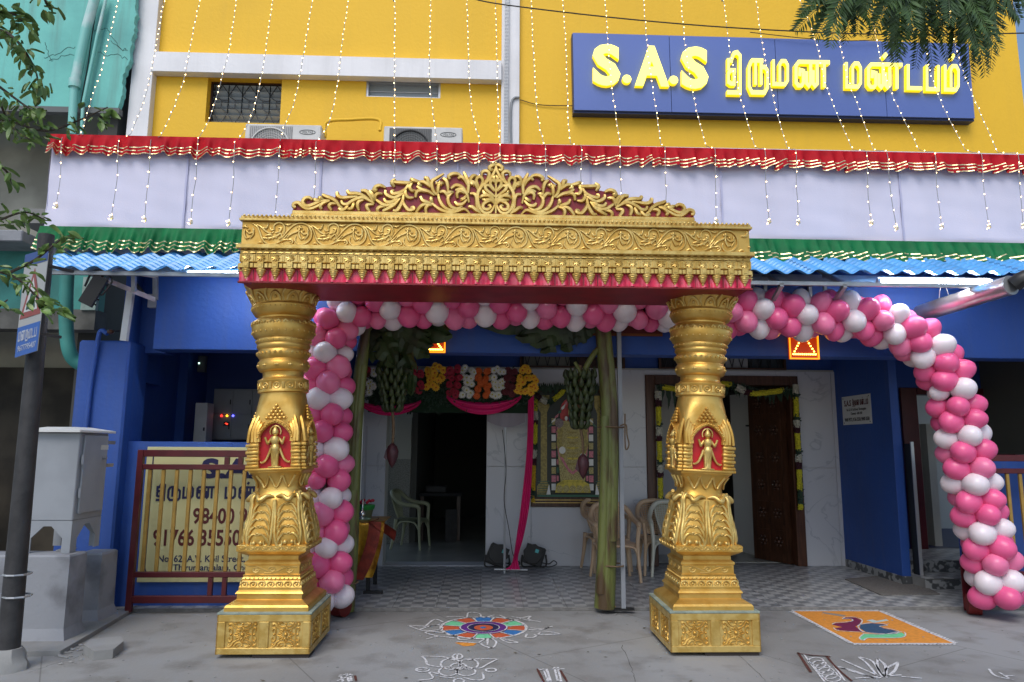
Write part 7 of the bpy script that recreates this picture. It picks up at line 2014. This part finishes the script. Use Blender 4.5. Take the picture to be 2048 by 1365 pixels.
# sign plate
YS2 = 5.10
S4 = [W(50, 520, YS2 + .16), W(97, 506, YS2 - .10), W(74, 702, YS2 - .10), W(30, 716, YS2 + .16)]
tl_, tr_, br2, bl2 = S4
ws = thing('traffic_sign', 'narrow warning sign with red triangle and blue Tamil strip on the dark pole', 'traffic sign', (bl2 + br2) / 2)
nrm = (tr_ - tl_).cross(bl2 - tl_).normalized()
if nrm.y > 0: nrm = -nrm
def sp(u, v, d=0): return tl_.lerp(tr_, u).lerp(bl2.lerp(br2, u), v) + nrm * d
def splate(name, pts, m, d0, d1):
    b = B(); n = len(pts); b.add([sp(u, v, d0) for u, v in pts] + [sp(u, v, d1) for u, v in pts], [tuple(range(n)), tuple(range(2 * n - 1, n - 1, -1))] + [(i, (i + 1) % n, (i + 1) % n + n, i + n) for i in range(n)])
    return b.build(name, m, ws, smooth=0)
splate('plate', [(0, 0), (1, 0), (1, 1), (0, 1)], mat('sign_white', (.34, .34, .33), .4), -.004, 0)
splate('top_cap', [(0, -.05), (1, -.05), (1, .08), (0, .08)], mat('sign_dark_blue', (.02, .05, .20), .4), .001, .002)
splate('triangle_edge', [(.5, .12), (.96, .62), (.04, .62)], mat('sign_faded_red', (.24, .05, .04), .5), .001, .002)
splate('triangle_field', [(.5, .22), (.80, .56), (.20, .56)], mat('sign_white2', (.50, .50, .48), .4), .0025, .003)
splate('bump_symbol', [(.30, .54), (.34, .46), (.42, .44), (.46, .38), (.54, .38), (.58, .44), (.66, .46), (.70, .54)], mat('sign_dark_symbol', (.01, .05, .03), .5), .0035, .004)
splate('blue_strip', [(0, .70), (1, .70), (1, 1), (0, 1)], mat('sign_blue_strip', (.02, .09, .35), .4), .001, .002)
def sgtext(txt, v0, v1, u0=.1, u1=.92):
    b = B(); a, c_ = text_extent(txt, .01); latin(b, txt, lambda x, y, d: sp(u0 + (u1 - u0) * (x - a) / (c_ - a), v1 + (v0 - v1) * (y / .72), .0022 + max(0, d)), .01, .0012); b.build('lettering', mat('sign_lettering_white', (.35, .38, .45), .5), ws, smooth=0)
st_, w_ = tamil_strokes(['na', 'ma', 'na', 'dot', 'pa', 'ta', 'ta'] if False else ['ma', 'na', 'ru', 'ma', 'ta', 'pa'], .2); b = B()
strokes_mesh(b, st_, lambda x, y, d: sp(.08 + .84 * x / w_, .84 - .085 * y, .0022 + max(0, d)), .2, .0012, eps=.0002); b.build('lettering', mat('sign_tamil_white', (.35, .38, .45), .5), ws, smooth=0)
sgtext('9677795407', .89, .95)
B().bar(sp(.75, .1, -.01), sp(.75, .1, -.01) + Vector((.10, .2, 0)), .02).build('bracket', 'sky_pole', ws)
B().bar(sp(.75, .8, -.01), sp(.75, .8, -.01) + Vector((.06, .2, 0)), .02).build('bracket', 'sky_pole', ws)
# notice pasted on the grimy wall at the far left
# flood light hanging from the awning end
hf = thing('hanging_flood_light', 'black flood light hanging from the left end of the awning', 'flood light', W(185, 575, 6.4))
c = W(187, 582, 6.42); ax = (W(200, 560, 6.4) - W(172, 605, 6.4)).normalized(); ay = Vector((.3, -1, 0)).normalized(); az_ = ax.cross(ay)
B().obox(c, ax * .14, ay * .03, az_ * .058).build('housing', 'blk', hf)
B().tube(smooth_pts([c + az_ * .08 + ax * .0, c + az_ * .09 + ax * .15, c + ax * .19, c - az_ * .09 + ax * .15, c - az_ * .08], 4), .010, 6).build('bracket', 'blk', hf)
for k in range(5): B().obox(c + ax * (-.10 + .05 * k) + ay * -.042, ax * .006, ay * .008, az_ * .07).build('cooling_fin', 'blk', hf)
B().tube(smooth_pts([c + ax * .19, W(200, 560, 6.42), W(208, 548, 6.42)], 3), .012, 6).build('hanger', 'blk', hf)
wl = thing('small_spot_light', 'small dark spotlight on the blue wall above the blue pier', 'spotlight', W(222, 664, 7.6))
q = W(221, 664, 7.0); B().ball(q, .03, 8, 6, (1.2, 1.2, .8)).build('lamp_head', 'wood', wl); B().tube([q, q + Vector((.06, .05, .02))], .01, 6).build('arm', 'blk', wl)
q = W(279, 574, 7.05); b = B().bar(W(270, 566, 6.95), W(286, 586, 6.95), .03, .03); tag(b.build('black_clip', 'blk'), 'short black clip hanging inside the left awning bracket', 'clip')
# concrete kerb edge at the left and loose stone slab
k0, k1, k2 = G(120, 1312, 0), G(250, 1235, 0), G(-60, 1330, 0)
kb = B().hprism([(k0.x, k0.y - .0), (k1.x, k1.y), (k1.x - .05, k1.y + .35), (k0.x - .5, k0.y + .75), (-7, 6.6), (-7, 5.6), (k0.x - .25, k0.y - .02)], 0.001, .035)
struct(kb, 'kerb', 'conc')
a_, b_, c_, d_, e_, f_ = G(166, 1308, 0), G(186, 1322, 0), G(225, 1318, 0), G(246, 1300, 0), G(240, 1290, 0), G(180, 1296, 0)
sl_ = B(); pl_ = [(p.x, p.y) for p in (a_, b_, c_, d_, e_, f_)]
sl_.hprism(pl_, .001, .065)
tag(sl_.build('loose_stone_slab', 'conc'), 'loose broken stone slab lying on the street left of the golden arch', 'stone slab')
ltt = B()
for i in range(34):
    x, y = ru(-3.3, 4.2), ru(4.6, 7.0); a = ru(0, 6.28); L_ = ru(.018, .045); d = Vector((math.cos(a), math.sin(a), ru(.0, .25))); s_ = Vector((-math.sin(a), math.cos(a), 0)) * L_ * .22
    p = Vector((x, y, .004)); ltt.add([p, p + d * L_ * .5 + s_, p + d * L_, p + d * L_ * .5 - s_], [(0, 1, 2, 3)])
tag(ltt.build('leaf_litter', mat('dry_leaf_litter', (.12, .09, .045), .8, var=.5, scale=40), smooth=0), 'dry leaflets scattered over the street', 'leaf litter', kind='stuff')
crk = B()
for st_ in ([(1380, 1262), (1450, 1290), (1500, 1330), (1540, 1370)], [(60, 1345), (105, 1330), (165, 1312), (170, 1305)], [(1244, 1290), (1262, 1340), (1270, 1368)]):
    q_ = [G(a, c_, 0) for a, c_ in st_]; z_ = []
    for k in range(len(q_) - 1):
        for j in range(6): z_.append(q_[k].lerp(q_[k + 1], j / 6) + Vector((ru(-.012, .012), ru(-.012, .012), 0)))
    n = len(z_); w_ = [ru(.0008, .0022) for _ in z_]
    crk.add([(p.x - w, p.y, .0012) for p, w in zip(z_, w_)] + [(p.x + w, p.y, .0012) for p, w in zip(z_, w_)], [(i, i + 1, n + i + 1, n + i) for i in range(n - 1)])
tag(crk.build('pavement_cracks', mat('crack_shadow_dirt', (.03, .028, .025), .95), smooth=0), kind='structure')
sc_w = B()
for i in range(420):
    x, y = ru(-3.4, 4.6), ru(4.2, 7.08); r_ = ru(.002, .009); sc_w.ball((x, y, r_ * .4), r_, 5, 4, (1.4, 1, .6))
for i in range(50):
    p = G(110 + ru(0, 60), 1290 + ru(-5, 40), 0); r_ = ru(.004, .016); sc_w.ball((p.x, p.y, r_ * .4), r_, 5, 4, (1.4, 1, .6))
tag(sc_w.build('street_grit', 'conc'), 'scattered grit and crumbs of plaster on the street', 'grit', kind='stuff')

# ================================================================== RANGOLI (powder drawings lying on the ground)
def gflat(t, name, pts, m, lv=1, z0=0.0):
    P = [G(a, c_, 0) for a, c_ in pts]; z = z0 + .0012 + .0012 * lv; n = len(P)
    b = B(); b.add([(p.x, p.y, z) for p in P] + [(p.x, p.y, z - .001) for p in P], [tuple(range(n))] + [(i, (i + 1) % n, (i + 1) % n + n, i + n) for i in range(n)])
    return b.build(name, m, t, smooth=0)
def gline(b, pts, w_=3.0, lv=3, k=4, closed=False):
    """a line of powder: flat ribbon on the ground, w_ in pixels"""
    P = [Vector((G(a, c_, 0).x, G(a, c_, 0).y)) for a, c_ in pts]
    P = [Vector((q.x, q.y)) for q in smooth_pts([(p.x, p.y, 0) for p in P], k)]
    sc = mpx((P[0].x, P[0].y, 0)); 
    L_, R_ = [], []
    for i, p in enumerate(P):
        t_ = (P[min(i + 1, len(P) - 1)] - P[max(i - 1, 0)]).normalized(); nn_ = Vector((-t_.y, t_.x)) * (w_ * 1.35 * sc / 2 * ru(.75, 1.25)); L_.append(p + nn_); R_.append(p - nn_)
    z = .0012 + .0012 * lv
    n = len(P); b.add([(p.x, p.y, z) for p in L_] + [(p.x, p.y, z) for p in R_], [(i, i + 1, n + i + 1, n + i) for i in range(n - 1)])
def ring_px(cx, cy, rx, ry, n=28, a0=0, a1=2 * math.pi): return [(cx + rx * math.cos(a0 + (a1 - a0) * k / n), cy + ry * math.sin(a0 + (a1 - a0) * k / n)) for k in range(n + 1)]
rg = thing('round_rangoli', 'round rangoli of coloured powder with petals in the middle of the entrance', 'rangoli', G(968, 1255, 0))
cx, cy = 967, 1257; RX, RY = 86, 22
cols = ['k_blue', 'k_org', 'k_green', 'k_org', 'k_blue', 'k_org', 'k_green', 'k_org', 'k_blue', 'k_org', 'k_green', 'k_org']
for k in range(12):
    a = -math.pi / 2 + k * math.pi / 6
    def rp_(r_, da): return (cx + RX * r_ * math.cos(a + da), cy + RY * r_ * math.sin(a + da))
    gflat(rg, 'petal', [rp_(.52, -.16), rp_(.52, .16), rp_(.75, .235), rp_(.94, .19), rp_(.99, .09), rp_(.95, 0), rp_(.99, -.09), rp_(.94, -.19), rp_(.75, -.235)], cols[k], 1)
gflat(rg, 'disc', ring_px(cx, cy, RX * .57, RY * .57)[:-1], 'k_pur', 2); gflat(rg, 'disc', ring_px(cx, cy, RX * .37, RY * .37)[:-1], 'k_navy', 3); gflat(rg, 'disc', ring_px(cx, cy, RX * .22, RY * .24)[:-1], 'k_org', 4); gflat(rg, 'disc', ring_px(cx - 1, cy, RX * .07, RY * .08)[:-1], 'k_blue', 5)
b = B()
gline(b, ring_px(cx, cy, RX, RY), 4, 3, 1); gline(b, ring_px(cx, cy, RX * .545, RY * .55), 2, 6, 1); gline(b, ring_px(cx, cy, RX * .37, RY * .38), 1.2, 6, 1)
for k in range(12):
    a = -math.pi / 2 + math.pi / 12 + k * math.pi / 6; gline(b, [(cx + RX * .56 * math.cos(a), cy + RY * .56 * math.sin(a)), (cx + RX * math.cos(a), cy + RY * math.sin(a))], 2.5, 3, 2)
ZM = lambda x, y: (674 + x * .3422, 898 + y * .3422)
for st_ in ([(600, 1030), (520, 1040), (415, 1035)], [(415, 1035), (500, 1065), (600, 1060), (620, 1045)], [(510, 1045), (570, 1000), (620, 1015)], [(480, 1060), (560, 1035), (610, 1035)], [(760, 990), (770, 960), (830, 965), (835, 985), (760, 990)], [(640, 985), (740, 985)], [(850, 990), (920, 975)],
            [(950, 975), (1010, 1000), (1060, 1000)], [(1020, 985), (1080, 990), (1130, 980), (1120, 1000), (1190, 1015)], [(1060, 990), (1130, 1010)], [(1130, 1050), (1200, 1055), (1260, 1040)], [(1120, 1060), (1190, 1060), (1240, 1045)], [(1130, 1070), (1220, 1070), (1310, 1085)], [(1310, 1085), (1220, 1090), (1150, 1090)], [(1110, 1085), (1105, 1105), (1150, 1105), (1190, 1075)],
            [(640, 1080), (540, 1070), (520, 1080), (600, 1100)], [(520, 1115), (600, 1100), (690, 1110)], [(640, 1090), (700, 1100), (720, 1120), (800, 1110)], [(830, 1135), (880, 1110), (930, 1130), (910, 1165), (860, 1155), (830, 1135)], [(880, 1115), (880, 1150)], [(910, 1165), (870, 1170)], [(940, 1105), (1000, 1135), (1060, 1137)], [(960, 1110), (1060, 1135)], [(700, 1130), (850, 1140)]):
    gline(b, [ZM(*p) for p in st_], 3, 3, 4)
b.build('white_lines', 'chalk', rg, smooth=0)
gflat(rg, 'yellow_smear', [ZM(*p) for p in ((690, 1135), (760, 1132), (815, 1140), (800, 1152), (740, 1155))], 'k_yo', 1)
def chalk(name, label, strokes, w_=3.2, zm=ZM, extra=None):
    t = thing(name, label, 'chalk drawing', G(*zm(*strokes[0][0]), 0)); b = B()
    for st_ in strokes: gline(b, [zm(*p) for p in st_], w_, 3, 4)
    b.build('white_lines', 'chalk', t, smooth=0)
    if extra:
        b = B()
        for st_ in extra: gline(b, [zm(*p) for p in st_], 3.4, 4, 3)
        b.build('brown_lines', 'k_brown', t, smooth=0)
    return t
def loop(cx_, cy_, rx, ry, n=14): return ring_px(cx_, cy_, rx, ry, n)
chalk('flower_kolam', 'white flower kolam drawn on the street in front of the round rangoli', [loop(665, 1262, 58, 32), loop(770, 1262, 55, 30), loop(650, 1305, 55, 25), loop(755, 1305, 55, 25), loop(710, 1275, 45, 18), loop(705, 1217, 28, 15), loop(500, 1295, 38, 12), loop(900, 1297, 30, 10), loop(712, 1362, 30, 14),
    [(495, 1215), (520, 1240), (530, 1265), (600, 1280)], [(495, 1215), (620, 1220), (690, 1240)], [(745, 1240), (830, 1232), (940, 1232)], [(940, 1232), (880, 1262), (840, 1285), (800, 1285)], [(470, 1358), (560, 1345), (540, 1310), (600, 1320)], [(850, 1310), (855, 1350), (800, 1355), (740, 1340)], [(600, 1335), (690, 1345)], [(465, 1295), (540, 1290)], [(700, 1230), (705, 1205)]])
chalk('striped_kolam', 'white and brown chalk strokes at the bottom edge of the street between the pillars', [[(1205, 1290), (1235, 1365)], [(1225, 1290), (1250, 1365)], [(1270, 1280), (1290, 1360)], [(1290, 1280), (1310, 1365)], [(1170, 1290), (1220, 1300)], [(1260, 1290), (1330, 1290)]], 3.5, extra=[[(1170, 1290), (1195, 1340), (1210, 1368)], [(1305, 1300), (1345, 1365)]])
chalk('small_kolam', 'small white chalk marks at the bottom edge near the left pillar', [[(10, 1335), (25, 1330), (60, 1320)], [(20, 1325), (35, 1365)], [(55, 1318), (70, 1365)], [(75, 1320), (85, 1362)], [(0, 1360), (90, 1325)]], 3.5, extra=[[(105, 1330), (112, 1362)]])
ZR_ = lambda x, y: (1348 + x * .3422, 898 + y * .3422)
chalk('leafy_kolam', 'white chalk leaf strokes at the lower right of the street', [[(980, 1235), (1080, 1280), (1200, 1335), (1160, 1340), (1050, 1300), (960, 1280)], [(1080, 1220), (1130, 1260), (1190, 1330)], [(1085, 1220), (1160, 1245), (1215, 1330)], [(1190, 1230), (1190, 1280), (1230, 1335)], [(1190, 1230), (1235, 1270), (1240, 1330)], [(1310, 1250), (1240, 1290), (1230, 1335)], [(1310, 1255), (1290, 1300), (1240, 1340)], [(1060, 1345), (1200, 1335), (1330, 1325)], [(1330, 1335), (1450, 1345)], [(960, 1275), (1060, 1310), (1180, 1345)]], 3.6, ZR_)
chalk('boxed_kolam', 'white spiral kolam in a brown outline at the lower right near the golden pillar', [loop(830, 1245, 45, 22), loop(850, 1262, 40, 20), loop(870, 1285, 42, 22), loop(890, 1305, 45, 22), loop(910, 1325, 45, 22), loop(930, 1345, 45, 20), [(760, 1205), (800, 1260), (880, 1365)], [(890, 1215), (940, 1280), (1000, 1360)]], 2.4, ZR_, extra=[[(720, 1198), (800, 1210), (890, 1216), (915, 1220)], [(890, 1214), (950, 1285), (1040, 1362)], [(725, 1195), (800, 1310)]])
chalk('faint_kolam', 'faint white chalk streaks at the right edge of the street', [[(1840, 1290), (1880, 1330), (1990, 1355)], [(1900, 1310), (1960, 1345)], [(1940, 1330), (1990, 1330)]], 3.2, ZR_)
pk = thing('peacock_rangoli', 'saffron rectangle rangoli with a swan-like bird on the street at right', 'rangoli', G(1750, 1255, 0))
R4 = [(1585, 1223), (1758, 1223), (1910, 1288), (1706, 1288)]
gflat(pk, 'saffron_field', R4, 'k_yo', 1)
b = B(); 
for i in range(4):
    a, c_ = R4[i], R4[(i + 1) % 4]; n = 26
    for k in range(n):
        p = (a[0] + (c_[0] - a[0]) * k / n, a[1] + (c_[1] - a[1]) * k / n); q = (a[0] + (c_[0] - a[0]) * (k + .7) / n, a[1] + (c_[1] - a[1]) * (k + .7) / n)
        o_ = (0, 3.2) if i in (2,) else (0, -2.5) if i == 0 else ((8, 0) if i == 1 else (-8, 0))
        gline(b, [(p[0] + o_[0] * .2, p[1] + o_[1] * .2), ((p[0] + q[0]) / 2 + o_[0], (p[1] + q[1]) / 2 + o_[1]), (q[0] + o_[0] * .2, q[1] + o_[1] * .2)], 3, 3, 2)
    gline(b, [a, c_], 3.2, 2, 8)
b.build('white_border', 'chalk', pk, smooth=0)
gflat(pk, 'bird_body', [ZR_(*p) for p in ((1000, 988), (1060, 988), (1095, 1005), (1085, 1030), (1060, 1040), (1090, 1065), (1110, 1072), (1030, 1068), (960, 1062), (940, 1050), (985, 1045), (925, 1030), (945, 1022), (1010, 1018), (1045, 1008), (1030, 997), (985, 998))], 'k_mar', 2)
gflat(pk, 'bird_wing', [ZR_(*p) for p in ((1090, 1030), (1160, 1022), (1220, 1028), (1245, 1035), (1200, 1040), (1225, 1052), (1280, 1062), (1310, 1072), (1290, 1082), (1200, 1082), (1120, 1072), (1085, 1050))], 'k_teal', 2)
gflat(pk, 'bird_tail', [ZR_(*p) for p in ((1110, 1085), (1220, 1086), (1300, 1084), (1330, 1075), (1352, 1090), (1330, 1105), (1220, 1108), (1130, 1108), (1110, 1122), (1085, 1110))], 'k_pgrn', 2)
gflat(pk, 'leaf_spray', [ZR_(*p) for p in ((1125, 1005), (1160, 1000), (1185, 1008), (1240, 998), (1255, 1006), (1200, 1014), (1170, 1018))], 'k_ltb', 2)
gflat(pk, 'cloud_marks', [ZR_(*p) for p in ((865, 955), (910, 962), (960, 968), (1005, 976), (990, 984), (930, 974), (880, 966))], 'k_grey', 2)
b = B()
for st_ in ([(1000, 988), (1060, 988), (1100, 1005), (1088, 1030), (1075, 1042), (1095, 1068), (1115, 1076), (1030, 1072), (955, 1066), (932, 1050)], [(925, 1030), (945, 1020), (1010, 1016), (1045, 1008), (1030, 996), (985, 998), (1000, 988)], [(1090, 1030), (1160, 1020), (1220, 1026), (1248, 1036), (1200, 1042), (1280, 1060), (1315, 1072), (1290, 1085), (1200, 1084), (1120, 1076)], [(1110, 1084), (1220, 1088), (1330, 1072), (1354, 1090), (1330, 1107), (1220, 1110), (1130, 1110), (1108, 1124), (1083, 1110), (1110, 1084)]):
    gline(b, [ZR_(*p) for p in st_], 1.8, 4, 3)
b.build('white_lines', 'chalk', pk, smooth=0)

# ================================================================== TREES REACHING INTO THE PICTURE
def leaf_shape(L_, w_):
    b = B(); n = 5; L = []; R_ = []; S_ = []
    for i in range(n + 1):
        t = i / n; ww = w_ * math.sin(math.pi * (t ** .8)) ; S_.append((L_ * t, 0, -.10 * L_ * t * t)); L.append((L_ * t, ww, .012 - .10 * L_ * t * t)); R_.append((L_ * t, -ww, .012 - .10 * L_ * t * t))
    b.add(S_ + L + R_, [(i, i + 1, n + 2 + i, n + 1 + i) for i in range(n)] + [(i, 2 * n + 2 + i, 2 * n + 3 + i, i + 1) for i in range(n)])
    return b
tr1 = thing('leafy_tree_branch', 'leafy green branches reaching in at the upper left over the turquoise house', 'tree', W(-60, 500, 3.6))
O1 = ORG[tr1.name]
pro = []
for L_, w_, m in ((.085, .021, 'leaf'), (.075, .020, 'leaf_lt'), (.10, .024, 'leaf')):
    b = leaf_shape(L_, w_); b.v = [(x + O1.x, y + O1.y, z + O1.z) for x, y, z in b.v]; pro.append(b)
used = [None] * 3
def put_leaf(p, d, s_, kind, par=tr1, O_=O1):
    d = d.normalized()
    if used[kind] is None: o = pro[kind].build('leaf', ('leaf', 'leaf_lt', 'leaf')[kind], par, smooth=60); used[kind] = o
    else: o = used[kind].copy(); COL.objects.link(o); o.parent = par
    o.location = p - O_; o.scale = (s_, s_, s_)
    q = d.to_track_quat('X', 'Z'); o.rotation_euler = (q @ Matrix.Rotation(ru(-.9, .9), 3, 'X').to_quaternion()).to_euler()
BR = [([(-90, 120), (-20, 170), (20, 250), (60, 280)], 3.6, 30), ([(-80, 60), (0, 60), (40, 90), (70, 140), (80, 190)], 3.5, 38), ([(-60, 240), (10, 240), (90, 262), (160, 240), (215, 215)], 3.7, 26), ([(-80, 0), (-10, 20), (30, 30), (60, 60)], 3.4, 24), ([(85, -40), (90, 0), (100, 20)], 3.6, 10),
      ([(-70, 470), (0, 440), (50, 425), (90, 440)], 3.8, 22), ([(-80, 540), (20, 550), (80, 600), (110, 620)], 3.7, 34), ([(-40, 310), (10, 340), (25, 370)], 3.7, 9), ([(-60, 130), (20, 190), (55, 215), (90, 235)], 3.7, 20), ([(-60, 660), (-10, 620), (15, 600)], 3.6, 6),([(20,545),(70,520),(120,480),(145,470)],3.8,14)]
for px_l, Y, nl in BR:
    nl = int(nl * 1.9)
    P = smooth_pts([W(a, c_, Y + ru(-.1, .1)) for a, c_ in px_l], 5)
    B().tube(P, [.009 - .006 * i / len(P) for i in range(len(P))], 5).build('twig', 'bark', tr1, smooth=60)
    for i in range(nl):
        t_ = (i + .5) / nl; k = min(len(P) - 2, int(t_ * (len(P) - 1))); base = P[k].lerp(P[k + 1], rnd()); dd = (P[k + 1] - P[k]).normalized()
        side = Vector((ru(-1, 1), ru(-.8, .8), ru(-1.2, .5)))
        put_leaf(base + Vector((ru(-.035, .035), ru(-.06, .06), ru(-.04, .03))), dd * .6 + side, ru(.5, 1.0) * (1.15 if t_ > .8 else .9), random.choice((0, 0, 1, 2)))
# ferny tree at the upper right: fronds with two rows of leaflets
tr2 = thing('ferny_tree_branch', 'dark feathery leaved branch hanging in at the upper right over the sign', 'tree', W(1850, -80, 3.3))
def frond(p0, p1, sag, width, Y0, Y1):
    P = [W(p0[0] + (p1[0] - p0[0]) * t, p0[1] + (p1[1] - p0[1]) * t + sag * math.sin(math.pi * t), Y0 + (Y1 - Y0) * t) for t in [i / 16 for i in range(17)]]
    b = B(); b.tube(P, [.0030 - .0018 * i / 17 for i in range(17)], 4)
    for i in range(1, 17):
        for h_ in (0, .5):
            if i == 16 and h_: continue
            p = P[i] if not h_ else P[i].lerp(P[min(16, i + 1)], .5); t_ = (P[i] - P[i - 1]).normalized(); wd_ = width * math.sin(math.pi * min(1, .18 + .8 * i / 17)) ** .7
            for s_ in (-1, 1):
                u = t_.cross(Vector((0, 1, 0))).normalized() * s_
                d = (u + t_ * ru(.55, .85) + Vector((0, ru(-.3, .3), -.15))).normalized()
                leafquad(b, p, wd_ * ru(.85, 1.15), wd_ * .11, d)
    b.build('frond', 'fern', tr2, smooth=0)
FR = []
for (ax_, ay_), tips in (((1720, -70), [(1600, 30), (1590, 62), (1630, 75), (1660, 92), (1690, 85), (1715, 70), (1640, 20), (1610, -5), (1750, 60)]), ((1800, -70), [(1700, 40), (1740, 75), (1775, 95), (1800, 120), (1830, 60), (1760, 40), (1790, 130)]), ((1850, -60), [(1800, 110), (1830, 135), (1865, 140), (1895, 120), (1880, 80), (1815, 60), (1850, 100)]), ((1930, -60), [(1880, 70), (1905, 120), (1940, 160), (1970, 150), (1960, 110), (1925, 90), (2000, 100), (1990, 60), (2030, 40), (1900, 40)]), ((1990, -60), [(1960, 60), (2000, 80), (2040, 40), (2060, 20), (1930, 20), (1980, 140), (1950, 130)]), ((1880, -80), [(1840, 30), (1900, 50), (1870, 20), (1800, 20), (1780, 10), (1940, 30), (1700, 0), (1730, 10)])):
    for q, tp_ in enumerate(tips):
        Yb = ru(3.1, 3.7)
        frond((ax_ + ru(-20, 20), ay_), tp_, ru(-14, 6), ru(.075, .10), Yb, Yb + ru(-.2, .3))
for a, c_ in (((1640, -110), (1880, -60)), ((1880, -60), (2080, -70)), ((2080, -70), (2500, -160)), ((2500, -160), (3200, -420))): B().tube([W(*a, 3.4), W(*c_, 3.4)], [.026, .032], 8).build('limb', 'bark', tr2, smooth=60)
